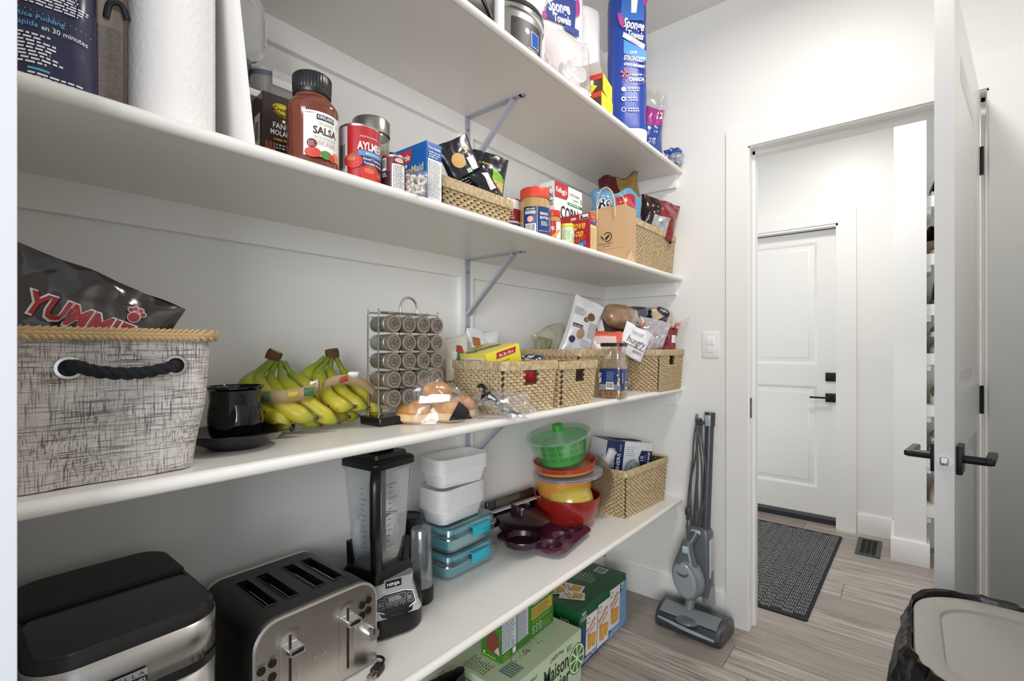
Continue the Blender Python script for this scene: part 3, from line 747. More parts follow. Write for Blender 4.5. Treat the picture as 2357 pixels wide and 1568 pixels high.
L = BLab(bagmap(P)); L.rect(-.048, .052, -.014, .108, c('cfccca')); L.lines(-.044, .09, -.022, .104, 2, c('333333')); L.rect(.006, .02, .048, .09, c('e3bf7c'), 1)
PN = c('f0d49a')
rn = random.Random(2)
for k in range(26):
    u, v, a = rn.uniform(.012, .042), rn.uniform(.028, .082), rn.uniform(-1, 1.2); L.poly([(u-.007*math.cos(a)+.0016*math.sin(a), v-.007*math.sin(a)-.0016*math.cos(a)), (u+.007*math.cos(a)+.0016*math.sin(a), v+.007*math.sin(a)-.0016*math.cos(a)), (u+.007*math.cos(a)-.0016*math.sin(a), v+.007*math.sin(a)+.0016*math.cos(a)), (u-.007*math.cos(a)-.0016*math.sin(a), v-.007*math.sin(a)+.0016*math.cos(a))], PN if k % 2 else c('c89a52'), 3)
L.poly([(.006, .088), (.048, .078), (.048, .092), (.010, .122), (.006, .122)], c('79b62e'), 2); L.text('La Bottega', -.022, .125, .009, Y, shear=.3); L.text('PENNE RIGATE', .02, .012, .007, W, bold=.02, L=4); L.disc(-.02, .010, .009, W, 3, r0=.8)
done(L, t)

# red tin and tall tin behind the peanut butter
t = can('red-topped tin beside the basket, half hidden by the peanut butter', (-.935, 1.128, Z2), 45, .034, .118, M('e6e2dc', .3), group=None)
L = Lab(cyl(.0344), flat=False); L.rect(-.05, .050, .05, .086, c('8f1f2b')); L.disc(-.014, .098, .010, c('b3202c'), 2); L.text('BEST', .006, .098, .006, c('333333')); L.lines(-.010, .055, .016, .08, 4, W); L.disc(-.004, .02, .010, c('7b6a55'), 2); L.rect(-.05, .038, .05, .044, c('2f4a80'), 2); done(L, t)
t = can('small red tin at the back corner of the pasta basket', (-1.05, 1.24, Z2), 45, .03, .155, M('b8242c', .3))
L = Lab(cyl(.0304), flat=False); L.text('Red', 0, .125, .014, W, shear=.2); L.rect(-.02, .085, .02, .10, c('2c4380')); done(L, t)

# peanut butter
def lidded(label, name, loc, rz, r, h, hl, body, lid, window=None, cat='jar', ribn=60, neck=.9, shoulder=.1):
    t = thing(name, label, cat, loc, rz)
    hb = h-hl
    MB().lathe([(r*.9, 0), (r*.98, .003), (r, .010), (r, hb*(1-shoulder)), (r*neck, hb), (r*neck, hb+.004)], body, n=44).build('jar_body', t)
    MB().lathe([(r*.95, hb), (r*.97, hb+.001), (r*.97, h-.003), (r*.93, h), (.0001, h)], lid, n=ribn*2, f=lambda a, z: 1+.008*math.cos(a*ribn) if z < h-.002 else 1).build('lid', t)
    return t
t = lidded('peanut butter jar with bright red lid and navy label', 'peanut_butter_jar', (-.868, 1.170, Z2), 52, .0455, .145, .030, M('b7935f', .12, coat=.5, name='peanut_butter'), M('d6452f', .35), ribn=48)
L = Lab(cyl(.0458), flat=False); NV = c('1f3a70', .3)
L.rect(-.048, .008, .06, .086, NV); L.rect(-.042, .074, -.010, .084, c('141518'), 2); L.text('KIRKLAND', -.026, .0765, .0066, W, L=3, bold=.02, width=.027); L.rect(-.042, .064, -.010, .0735, c('b9bdc6'), 2)
L.disc(-.026, .049, .0095, c('d98a7c'), 2); L.disc(-.026, .049, .0082, c('eeb7a8'), 3); L.rect(-.006, .008, -.0050, .086, W, 2); L.barcode(-.041, .010, -.009, .036, L=2)
L.text('PEANUT', .018, .062, .0105, W, bold=.03, width=.030); L.text('BUTTER', .018, .050, .0105, W, bold=.03, width=.030); L.lines(.006, .030, .030, .044, 4, W); L.text('KIR', .046, .078, .007, W); L.lines(.036, .034, .056, .06, 4, W); L.text('Ka', .046, .018, .010, W, bold=.02); L.lines(.0, .012, .03, .018, 1, c('9fb2d6'))
done(L, t)
# cheese/breadstick jar
t = lidded('small red-capped jar with breadstick picture right of the peanut butter', 'snack_jar', (-.848, 1.232, Z2), 48, .0265, .092, .020, M('b88b55', .2, coat=.3), M('c9342c', .35), ribn=40)
L = Lab(cyl(.0268), flat=False); L.rect(-.03, .006, .040, .058, c('b81f26')); L.rect(.006, .006, .026, .056, c('eeeae6'), 2); L.text('FE', -.006, .030, .014, W, bold=.03); L.poly([(-.008, .008), (.0, .006), (.022, .030), (.014, .034)], c('e09a3c'), 3); L.rect(.030, .006, .036, .02, c('b81f26'), 3); done(L, t)
# green cups
t = lidded('pale green tub with yellow top next to the stuffing box', 'green_tub', (-.836, 1.296, Z2), 45, .0225, .062, .008, M('bcd6a4', .35), M('e3dc2c', .35), ribn=30)
L = Lab(cyl(.0228), flat=False); L.rect(-.02, .006, .010, .046, c('d4e4c0')); L.lines(-.016, .010, .008, .042, 7, c('6f9a58')); L.disc(.022, .028, .010, c('f0f3ea'), 2); L.disc(.022, .028, .007, c('4f9a5a'), 3, r0=.7); done(L, t)

# cereal boxes
def cereal(label, loc, w, d, h, rz, small=False):
    t = carton(label, loc, rz, w, d, h, M('e4e6e2', .35), name='cereal_box', group='corn flake boxes')
    R = c('b32f35'); KK = c('17181a'); G = c('2f7d54')
    L = Lab(front(d)); L.poly([(-w/2, h), (-w/2, h-.058), (-w/2+.078, h-.054), (-w/2+.088, h-.040), (-w/2+.088, h)], R, 1)
    L.text("Kellogg's", -w/2+.043, h-.036, .026, W, bold=.02, shear=.25, width=.072); L.text('CORN', -w/2+.098, h-.126, .066, KK, bold=.02, sx=.64); L.text('FLAKES', -w/2+.105, h-.186, .066, KK, bold=.02, sx=.58)
    L.rect(-w/2+.085, h-.068, w/2, h-.058, G, 2); L.lines(-w/2+.092, h-.066, w/2-.004, h-.060, 1, W, L=3); L.text('SUCRE CHANGE', -w/2+.132, h-.030, .012, KK, width=.07); L.text('Lepoint', -w/2+.142, h-.046, .012, KK); L.disc(w/2-.010, h-.04, .005, KK, 2, ry=.009, r0=.7)
    done(L, t)
    L = Lab(left(w)); L.text("Kellogg's", 0, h-.026, .013, R, shear=.25, bold=.01, width=.045); L.text('CORN', 0, h-.060, .026, KK, bold=.02, width=.050); L.text('FLAKES', 0, h-.086, .026, KK, bold=.02, width=.052); L.lines(-.025, .05, .025, h-.10, 14, c('999999'), fill=.3); done(L, t, 'side_label')
    fl = MB(); fl.loft([[(-w/2, -d/2, h), (-w/2+.06, -d/2, h), (-w/2+.06, -d/2+.0006, h), (-w/2, -d/2+.0006, h)], [(-w/2+.01, -d/2+.045, h+.026), (-w/2+.055, -d/2+.045, h+.026), (-w/2+.055, -d/2+.0456, h+.026), (-w/2+.01, -d/2+.0456, h+.026)]], M('8f877a', .8), smooth=False)
    fl.loft([[(-w/2+.07, d/2, h), (w/2, d/2, h), (w/2, d/2-.0006, h), (-w/2+.07, d/2-.0006, h)], [(-w/2+.08, d/2-.02, h+.02), (w/2-.01, d/2-.02, h+.012), (w/2-.01, d/2-.0206, h+.012), (-w/2+.08, d/2-.0206, h+.02)]], M('c9c2b6', .8), smooth=False)
    fl.build('open_flap', t)
    return t
cereal('opened corn flakes box behind the snack jar', (-1.006, 1.523, Z2), .188, .066, .270, 90)
cereal('second corn flakes box, mostly hidden behind the first', (-1.105, 1.495, Z2), .10, .066, .276, 90)
# crumpled twist and brown bag behind
t = thing('brown_packet', 'brown crumpled packet between corn flakes and kraft bag', 'packet', (-1.03, 1.70, Z2), 70)
P = bagf(.13, .20, .05, 41, .006, .3); bag_body(MB(), P, .13, .20, M('a27c4d', .5)).build('packet', t)
L = BLab(bagmap(P)); L.rect(-.02, .15, .02, .162, c('e6dfd4')); done(L, t)
t = thing('bread_twist', 'tan wrapped piece showing behind the peanut butter lid', 'packet', (-.955, 1.335, Z2), 60)
P = bagf(.05, .135, .03, 43, .006, .3); bag_body(MB(), P, .05, .135, M('a98d52', .5, var=.3)).build('packet', t)

# stuffing mix box
t = carton('red stuffing mix box with yellow script', (-.886, 1.442, Z2), 1, .122, .047, .128, M('a8212a', .3, coat=.2), name='stuffing_box')
L = Lab(front(.047)); YY = c('f0b63a'); L.text('Stove', .010, .078, .037, YY, bold=.025, shear=.35, width=.070); L.text('Top', .014, .052, .036, YY, bold=.025, shear=.35, width=.046)
L.disc(-.002, .1135, .011, W, 1, ry=.0045); L.text('Kraft', -.002, .1115, .0055, c('a8212a'), L=3, bold=.02); L.rect(.022, .108, .056, .124, W); L.rect(.024, .109, .054, .114, c('222222'), 2); L.disc(.030, .118, .004, c('222222'), 3)
L.poly([(-.03, .028), (.045, .040), (.045, .054), (-.03, .040)], c('b5432c'), 2); L.text('TURKEY', .008, .033, .010, c('e7895a'), L=3); L.poly([(-.045, .006), (-.03, .004), (.05, .022), (.045, .036), (-.038, .018)], c('3878b8'), 3); L.lines(-.02, .012, .04, .026, 3, W, L=4, fill=.3)
L.disc(.03, .006, .026, c('d98a55'), 2, ry=.007); done(L, t)
L = Lab(right(.122)); L.rect(-.020, .004, .021, .088, c('e8c98c')); L.lines(-.018, .008, .019, .08, 18, c('8a5a3a'), fill=.3); L.disc(0, .096, .017, c('3a4f9e'), 2, ry=.006); L.text('Stove', -.002, .112, .013, YY, shear=.3, bold=.02, L=3, width=.03); L.text('Top', .001, .102, .011, YY, shear=.3, bold=.02, L=3); done(L, t, 'side_label')

# kraft paper carrier bag
t = thing('kraft_bag', 'brown kraft paper carrier bag with twisted handles and leaf print', 'paper bag', (-.898, 1.722, Z2), 0)
KR = M('c3a078', .75, bump=.25, scale=45, name='kraft_paper'); w, d, h = .152, .100, .213
m = MB()
def kf(a, b, f=1): return None
rings = []
for z, k in ((0, 1), (.07, 1.0), (.0701, 1.0), (h*.7, .985), (h, .97)):
    y = d/2*k; x = w/2; sag = .004 if 0 < z < h else 0
    rings.append([(-x, -y, z), (-x*.3, -y-sag*.6, z), (x*.3, -y-sag*.3, z), (x, -y, z), (x-sag*1.5, 0, z), (x, y, z), (-x, y, z), (-x+sag*1.5, 0, z)])
inner = [[(p[0]*.985, p[1]*.98, p[2]) for p in r] for r in rings[::-1]]
m.loft(rings+inner, KR, True, True, False); m.build('paper_body', t)
L = Lab(plane((0, -d/2-.0025, 0), (1, 0, 0), (0, 0, 1))); KK = c('22201e'); cu, cv = .006, .098
arc = [(cu+.019*math.cos(a), cv+.019*math.sin(a)) for a in [(-2.2+4.7*k/24) for k in range(25)]]; arc2 = [(cu+.0155*math.cos(a), cv+.0155*math.sin(a)) for a in [(-2.2+4.7*k/24) for k in range(25)]]
for k in range(24): L.poly([arc[k], arc[k+1], arc2[k+1], arc2[k]], KK)
for (u, v, a, l, q) in ((cu-.001, cv-.001, .75, .013, .0048), (cu-.024, cv+.001, 2.2, .007, .0028), (cu-.018, cv-.006, 1.2, .006, .002)):
    L.poly([(u+l*math.cos(a+PI*k/6*0)*math.cos(PI*k/6)-q*math.sin(a)*math.sin(PI*k/6), v+l*math.sin(a)*math.cos(PI*k/6)+q*math.cos(a)*math.sin(PI*k/6)) for k in range(12)], KK)
L.text('RELIANTMENT', .0, .070, .0075, KK, width=.062); L.text('FINE TEAS', .002, .061, .0065, KK); L.rect(-w/2, .0505, w/2, .0512, c('8f7150'), 1); done(L, t)
L = Lab(plane((w/2, 0, 0), (0, 1, 0), (0, 0, 1))); L.poly([(-.045, .001), (.045, .001), (0, .048)], M('d9b88f', .8), 1); done(L, t, 'side_fold')
for y in (-d/2-.004, d/2-.006):
    MB().tube(smoothpath([(-.038, y, .170), (-.038, y, .21), (-.036, y-.004, .245), (-.018, y-.008, .278), (.006, y-.008, .285), (.026, y-.006, .268), (.036, y-.002, .235), (.038, y, .20), (.038, y, .170)], 6), .0022, M('d9c2a2', .8), 7).build('handle', t)

# far-end basket and its packets
wicker('large straw basket with foil packets at the far end of the second shelf', (-.99, 2.005, Z2), .425, .30, .188, 90, rim=.026)
t = thing('chip_bag', 'blue and red crumpled chip bag behind the kraft bag', 'packet', (-.94, 1.850, Z2+.165), 60, ry=-8)
P = bagf(.25, .165, .09, 51, .016, .35, crinkle=18)
def mf(a, b):
    if .38 < a < .80 and .45 < b < .86: return M('a3202c', .22, coat=.3)
    if b < .55 and a < .7: return M('1f3f6e', .25)
    return M('5f90b4', .25)
bag_body(MB(), P, .25, .165, M('5f90b4', .25), 30, 22, matf=mf).build('packet', t)
L = BLab(bagmap(P)); L.text('Ro', -.085, .085, .045, W, bold=.09, shear=.2, L=2); L.text('Ro', -.085, .085, .045, K, bold=.03, shear=.2, L=5); L.disc(.018, .115, .022, c('c33a40'), 3, ry=.02); L.disc(.018, .118, .008, c('d9d5d5'), 5); done(L, t)
t = thing('chip_bag', 'tall brown and gold chip bag leaning into the corner', 'packet', (-.985, 2.03, Z2+.205), 52, ry=-12)
P = bagf(.20, .24, .08, 57, .017, .05, crinkle=16)
def mf(a, b):
    if a > .62 and b < .5: return M('1c4a44', .3)
    if a > .42: return M('8f7440', .3, var=.3, scale=60)
    return M('4a1517', .25, coat=.3)
bag_body(MB(), P, .20, .24, M('4a1517', .25), 26, 26, matf=mf).build('packet', t)
t = thing('chip_bag', 'dark red chip bag with silver lining drooping over the basket rim', 'packet', (-.885, 2.075, Z2+.165), 48, ry=14)
P = bagf(.19, .17, .09, 63, .016, .3, crinkle=16)
def mf(a, b):
    if b < .5 and .3 < a < .72: return M('c9c8cc', .22, .7)
    if a < .42: return M('2a1416', .22)
    return M('7d1c22', .22, coat=.3)
bag_body(MB(), P, .19, .17, M('7d1c22', .25), 26, 22, matf=mf).build('packet', t)

# ================================================================ top shelf (z = 2.022)
Z1 = SZ[0]+.0005
t = thing('pressure_cooker', 'black kitchen appliance at the left of the top shelf', 'appliance', (-.93, .865, Z1), 90)
MB().rbox((-.10, -.095, 0), (.095, .10, .22), .02, M('12100f', .25)).build('body', t)
MB().tube([(-.07, -.098, .03), (-.03, -.101, .075), (.03, -.101, .075), (.07, -.098, .03)], .003, M('77726c', .3, .8)).build('trim_wire', t)
t = thing('white_box', 'narrow white box between the black appliance and the slow cooker', 'box', (-.93, .978, Z1), 90)
MB().rbox((-.013, -.095, 0), (.013, .09, .24), .003, M('efeeec', .4)).build('body', t)
t = thing('slow_cooker', 'steel slow cooker with blue display and black lid rim', 'slow cooker', (-.975, 1.128, Z1), 50)
ov = lambda a, z: 1
MB().lathe([(.115, 0), (.128, .006), (.132, .02), (.134, .130), (.132, .136)], STEEL, n=64).build('body', t)
MB().lathe([(.132, .134), (.139, .137), (.140, .147), (.136, .150)], CHROME, n=64, cap0=False, cap1=False).build('chrome_rim', t)
MB().lathe([(.136, .149), (.139, .154), (.137, .166), (.128, .170), (.128, .160)], M('26221f', .2), n=64, cap0=False, cap1=False).build('lid_rim', t)
MB().lathe([(.128, .166), (.105, .190), (.06, .204), (.0001, .208)], film('e8eaea', .16, .04), n=48, cap0=False).build('glass_lid', t)
MB().lathe([(.012, .207), (.018, .220), (.017, .232), (.0001, .235)], BLACK, n=24).build('lid_knob', t)
L = Lab(cyl(.1345, a0=24), flat=False); q = M('1d1b1c', .5); L.rect(-.042, .0, .074, .112, q); L.disc(-.031, .102, .0055, c('0c0c0c'), 2); L.disc(.010, .082, .009, c('8e8c8b'), 2); L.disc(.010, .082, .005, c('efefef'), 3); L.rect(.026, .046, .062, .090, c('c9d6e6'), 2); L.rect(.028, .048, .060, .088, M('1e4fa8', .2), 3); L.lines(.014, .008, .062, .040, 6, W, fill=.4); done(L, t, 'control_panel')

# paper towel packs
def towelpack(label, loc, rz, w, d, h, mat, seed, name='towel_pack'):
    t = thing(name, label, 'paper towels', loc, rz, group='packs of paper towels')
    def rr(z, s):
        return [(x*s+.004*noise.noise(Vector((x*30, y*30+seed, z*14))), y*s+.004*noise.noise(Vector((x*30+5, y*30, z*14+seed))), z) for x, y in rrect(w, d, min(w, d)*.38, 8)]
    zs = [0, .006, .02]+[.02+(h-.04)*k/14 for k in range(1, 14)]+[h-.02, h-.006, h]; ss = [.80, .93, 1]+[1-.012*(k % 7 == 0) for k in range(1, 14)]+[1, .93, .8]
    MB().loft([rr(z, s) for z, s in zip(zs, ss)], mat).build('wrap', t)
    return t
WF = M('efecec', .36, coat=.0, bump=.25, scale=22, name='white_poly')
t = towelpack('white pack of paper towels behind the zip bag', (-1.03, 1.470, Z1), 80, .29, .15, .50, WF, 1)
L = Lab(plane((0, -.083, 0), (1, 0, 0), (0, 0, 1), .002)); NB = c('2c3f86'); PK = c('b23a8c')
L.poly([(-.10, .312), (.052, .338), (.062, .44), (-.01, .43), (-.09, .36)], NB, 1); L.text('Sponge', -.026, .360, .056, W, bold=.03, shear=.2, width=.115, rot=.28); L.text('Towels', -.010, .328, .040, W, bold=.03, shear=.2, width=.090, rot=.22)
L.disc(-.102, .318, .012, PK, 2); L.disc(.068, .42, .012, PK, 2, ry=.035); L.rect(.0, .312, .075, .338, c('384a90'), 1); done(L, t)
t = towelpack('plain white wrapped towel roll left of the blue pack', (-1.04, 1.735, Z1), 70, .13, .13, .55, WF, 2)
t = towelpack('tall blue pack of paper towels with white brand lettering', (-.893, 1.835, Z1), 40, .146, .135, .62, M('1f3f98', .38, bump=.3, scale=25, name='blue_poly'), 3)
MB().loft([ring(.150, .137, .05, .0, 8), ring(.154, .139, .052, .045, 8)], M('e9e9ee', .25, coat=.3), False, False).build('white_foot', t)
P_ = plane((0, -.0705, 0), (1, 0, 0), (0, 0, 1), .0015); L = Lab(P_)
L.poly([(-.045, .47), (.05, .47), (.055, .62), (-.03, .62)], c('2f67b8'), 1); L.poly([(.0, .50), (.02, .50), (.035, .62), (.0, .62)], W, 2); L.disc(-.040, .47, .010, PK, 2, ry=.032, rot=.3); L.disc(.055, .58, .012, PK, 2, ry=.05)
L.text('Sponge', .008, .437, .052, W, bold=.03, width=.084, rot=-.22); L.text('Towels', .014, .400, .038, W, bold=.03, width=.066, rot=-.22); L.poly([(-.035, .405), (.05, .355), (.055, .375), (-.03, .425)], c('d7d3e0'), 1); L.text('PREMIUM', .012, .378, .010, PK, rot=-.5, L=3)
L.poly([(-.03, .34), (.06, .31), (.06, .35), (-.03, .395)], c('2f86c9'), 1); L.text('OUR', .01, .340, .014, W, bold=.02); L.text('STRONGEST', .012, .310, .026, W, bold=.03, width=.084, rot=-.12); L.text('& MOST ABSORBENT', .012, .288, .014, W, bold=.03, width=.084, rot=-.14)
for k in range(5):
    a = k*2*PI/5+.3; L.poly([(-.025, .262), (-.025+.014*math.cos(a-.3), .262+.016*math.sin(a-.3)), (-.025+.019*math.cos(a), .262+.021*math.sin(a)), (-.025+.014*math.cos(a+.3), .262+.016*math.sin(a+.3))], c('e2482c'), 2)
L.text('MADE IN', .022, .252, .010, W); L.text('CANADA', .022, .230, .022, W, bold=.02, width=.060); L.disc(.02, .240, .045, c('d8503c'), 1, ry=.022, r0=.95)
for k, v in enumerate((.198, .160, .118)): L.disc(-.030, v, .009, W, 1, r0=(0, .5, .8)[k]); L.lines(-.012, v-.009, .035, v+.009, 2, W, fill=.45)
done(L, t)
# zip bag
t = thing('zip_bag', 'clear zip bag of white paper cups and liners', 'plastic bag', (-.885, 1.375, Z1), 74)
P = bagf(.20, .235, .085, 71, .008, .05, .8, crinkle=14)
bag_body(MB(), P, .22, .235, film('f4f0f0', .06, .20, crinkle=.25, scale=14), 24, 24).build('film', t)
MB().tube(smoothpath([P(-.098, .225, -1, .001), P(-.04, .228, -1, .001), P(.04, .226, -1, .001), P(.098, .225, -1, .001)], 5), .0022, film('ffffff', .2, .5), 6).build('zip', t)
rn = random.Random(4)
for k, (x, z, r) in enumerate(((-.055, .02, .034), (.0, .025, .038), (.055, .018, .034), (-.02, .085, .030), (.04, .08, .028))):
    R = Matrix.Translation((x, 0, z+.016)) @ Matrix.Rotation(rn.uniform(.8, 1.8), 4, 'X') @ Matrix.Rotation(rn.uniform(-.4, .4), 4, 'Y')
    MB().lathe([(.0001, -.002), (r*.7, -.002), (r, .022), (r*.96, .022), (r*.66, 0), (.0001, 0)], M('efedec', .6), n=28, T=R, f=lambda a, z: 1+.03*math.cos(a*14) if z > .01 else 1).build('paper_cup', t)
# yellow boxes
for k, (z, lb, rz) in enumerate(((0, 'lower of two small boxes with yellow ends', 97), (.0625, 'upper of two small boxes with yellow ends, flap open', 101))):
    t = carton(lb, (-.872, 1.532, Z1+z), rz, .108, .098, .061, M('4b3322', .4), name='cup_box', group='small boxes with yellow ends')
    L = Lab(front(.098)); L.rect(-.054, 0, .054, .061, c('e8e21a')); L.lines(-.03, .022, .036, .044, 4, c('b59a20'), fill=.3); done(L, t)
    L = Lab(left(.108)); L.rect(-.049, .043, .049, .061, c('c8432c')); L.disc(.010, .036, .007, c('eee6da'), 2, ry=.009); L.poly([(-.04, .0), (.01, .0), (.03, .02), (.0, .036)], c('d9cf2a'), 1); L.lines(-.03, .004, .004, .02, 3, c('a08a40')); done(L, t, 'side_label')
    if k: MB().loft([[(-.054, .02, .061), (-.054, -.048, .061), (-.0534, -.048, .061), (-.0534, .02, .061)], [(-.085, .018, .085), (-.085, -.044, .085), (-.0844, -.044, .085), (-.0844, .018, .085)]], M('ddd6cc', .6), smooth=False).build('open_flap', t)
# crumpled bag of rolls
t = thing('roll_wrapper', 'half empty clear and blue roll wrapper with a pink band', 'plastic bag', (-.90, 2.06, Z1), 55, ry=4)
P = bagf(.135, .33, .09, 83, .014, .15, .9, crinkle=15, narrow=.25)
def mf(a, b):
    if b < .47: return M('24458f', .2, coat=.5)
    if b < .72: return M('9c2f7f', .25, coat=.4)
    return film('f1efef', .14, .12, crinkle=.5, scale=20)
bag_body(MB(), P, .135, .33, film('f1efef', .14, .12, crinkle=.5, scale=20), 22, 34, matf=mf).build('film', t)
L = BLab(bagmap(P, .002)); L.text('12', .018, .185, .042, W, bold=.02, L=4); L.text('TP', -.02, .07, .03, c('b8c4e2'), L=3); done(L, t)
t = thing('crumpled_wrap', 'crumpled blue plastic wrap hanging at the far end of the top shelf', 'plastic bag', (-.825, 2.165, Z1), 45)
m = MB(); nz = lambda x, y, z: 1+.45*noise.noise(Vector((x*2.2, y*2.2, z*2.2)))
def cr(a, b):
    th, ph = a*2*PI, b*PI; x, y, z = math.sin(ph)*math.cos(th), math.sin(ph)*math.sin(th), -math.cos(ph); k = nz(x+4, y, z)+.2*noise.noise(Vector((x*7, y*7, z*7)))
    return (.045*x*k, .038*y*k, .040+.038*z*k*.95)
m.grid(cr, 30, 20, M('6f8fbd', .15, coat=.6), matf=lambda a, b: M('24458f', .2, coat=.5) if b > .55 else film('b9cbe6', .3, .35)); m.build('film', t)
# ================================================================ third shelf (z = 1.015)
Z3 = SZ[2]+.0005
def linen_mat():
    m = bpy.data.materials.new('grey_linen'); m.use_nodes = True; nt = m.node_tree; b = nt.nodes['Principled BSDF']
    b.inputs['Roughness'].default_value = .95
    tc = nt.nodes.new('ShaderNodeTexCoord'); outs = []
    for sc_ in ((24, 24, 700), (700, 700, 24)):
        mp = nt.nodes.new('ShaderNodeMapping'); mp.inputs['Scale'].default_value = sc_
        n = nt.nodes.new('ShaderNodeTexNoise'); n.inputs['Scale'].default_value = 1.0; n.inputs['Detail'].default_value = 5; n.inputs['Roughness'].default_value = .65
        nt.links.new(tc.outputs['Object'], mp.inputs[0]); nt.links.new(mp.outputs[0], n.inputs['Vector']); outs.append(n.outputs['Fac'])
    ms = []
    for o_ in outs:
        q = nt.nodes.new('ShaderNodeMapRange'); q.inputs[1].default_value = .40; q.inputs[2].default_value = .53; nt.links.new(o_, q.inputs[0]); ms.append(q.outputs[0])
    a = nt.nodes.new('ShaderNodeMath'); a.operation = 'MULTIPLY'; nt.links.new(ms[0], a.inputs[0]); nt.links.new(ms[1], a.inputs[1])
    n3 = nt.nodes.new('ShaderNodeTexNoise'); n3.inputs['Scale'].default_value = 26; nt.links.new(tc.outputs['Object'], n3.inputs['Vector'])
    a2 = nt.nodes.new('ShaderNodeMath'); a2.operation = 'MULTIPLY_ADD'; nt.links.new(n3.outputs['Fac'], a2.inputs[0]); a2.inputs[1].default_value = .6; nt.links.new(a.outputs[0], a2.inputs[2])
    r = nt.nodes.new('ShaderNodeValToRGB'); E = r.color_ramp.elements; E[0].position = .22; E[0].color = lin('665c57'); E[1].position = .95; E[1].color = lin('ddd7d2')
    e = E.new(.55); e.color = lin('bcb3ad'); nt.links.new(a2.outputs[0], r.inputs[0]); nt.links.new(r.outputs[0], b.inputs['Base Color'])
    bp = nt.nodes.new('ShaderNodeBump'); bp.inputs['Strength'].default_value = .5; bp.inputs['Distance'].default_value = .001
    nt.links.new(a.outputs[0], bp.inputs['Height']); nt.links.new(bp.outputs[0], b.inputs['Normal'])
    return m
LINEN = linen_mat(); ROPE = M('c0a172', .85, bump=.5, scale=500, name='jute')
t = thing('storage_bin', 'grey linen fabric bin with jute rope rim and black rope handle', 'fabric bin', (-.985, .1795, Z3), 89)
w, d, h = .226, .29, .200
def br(z, dw=0, dd=0): 
    return [(x+.003*noise.noise(Vector((x*9, y*9, z*14))), y+.004*noise.noise(Vector((x*12+4, y*9, z*14))), z) for x, y in rrect(w+dw, d+dd, .022, 6)]
def fine(R, k=4):
    out = []
    for i in range(len(R)):
        a, b_ = R[i], R[(i+1) % len(R)]; n = k if math.dist(a, b_) > .03 else 1
        for j in range(n): out.append(tuple(a[q]+(b_[q]-a[q])*j/n for q in range(3)))
    return out
R = [fine([(p[0]-.010*(1-min(1, z/.17)), p[1], p[2]) for p in br(z, -.020+.020*min(1, z/.17)+.004*math.sin(z*17), -.02+.02*min(1, z/.17))], 8) for z in [.001, .006]+[.02*k for k in range(1, 10)]+[h]]
R = [[(p[0], p[1]+.005*noise.noise(Vector((p[0]*14, p[1]*14, p[2]*18))), p[2]) for p in r] for r in R]
inn = [[(p[0]*.97, p[1]*.98, p[2]) for p in r] for r in R[::-1]]
MB().loft(R+inn, LINEN, True, True).build('fabric_body', t)
m = MB(); per = rrect(w+.010, d+.010, .028, 8); pts = []
for i in range(len(per)):
    a = Vector(per[i]); b_ = Vector(per[(i+1) % len(per)]); n = max(1, int((b_-a).length/.0036))
    for k in range(n): pts.append(a+(b_-a)*k/n)
N = len(pts); m.tube([(p.x, p.y, h+.003) for p in pts], .0075, ROPE, 8, closed=True)
for i in range(0, N, 2):
    p = pts[i]; tn = (pts[(i+1) % N]-pts[i-1]).normalized(); nn = Vector((tn.y, -tn.x))
    for s in (-1, 1):
        c0 = Vector((p.x, p.y, h+.003+s*.0047))+Vector((nn.x, nn.y, 0))*.0045; A = Vector((tn.x, tn.y, s*.75)).normalized(); B = Vector((nn.x, nn.y, 0)); Cc = A.cross(B)
        vs = []
        for q, rr in ((-1, .35), (-.5, .9), (.2, 1), (1, .4)):
            for k in range(6): a = 2*PI*k/6; vs.append(tuple(c0+A*q*.0062+(B*math.cos(a)*.0036+Cc*math.sin(a)*.0030)*rr))
        m.add(vs, [(r*6+k, r*6+(k+1) % 6, (r+1)*6+(k+1) % 6, (r+1)*6+k) for r in range(3) for k in range(6)], ROPE, True)
m.build('rope_rim', t)
for x in (-.055, .062):
    MB().lathe([(.0115, 0), (.0148, .0008), (.0145, .0026), (.011, .003)], CHROME, T=Matrix.Translation((x, -d/2-.001, .158)) @ Matrix.Rotation(PI/2, 4, 'X'), n=28, cap0=False, cap1=False).lathe([(.0001, .0006), (.0115, .0006)], BLACK, T=Matrix.Translation((x, -d/2-.001, .158)) @ Matrix.Rotation(PI/2, 4, 'X'), n=20).build('grommet', t)
hp = smoothpath([(-.056, -d/2+.004, .160), (-.048, -d/2-.012, .160), (-.030, -d/2-.017, .153), (0, -d/2-.018, .149), (.028, -d/2-.017, .151), (.056, -d/2-.012, .157), (.064, -d/2+.004, .159)], 10)
m = MB(); BR = M('17181b', .9, bump=.6, scale=700, name='black_rope')
for s in range(3):
    pp = []
    for i, p in enumerate(hp):
        a = i*.42+s*2*PI/3; pp.append((p[0], p[1]+.0042*math.cos(a), p[2]+.0042*math.sin(a)))
    m.tube(pp, .0048, BR, 8)
m.build('rope_handle', t)

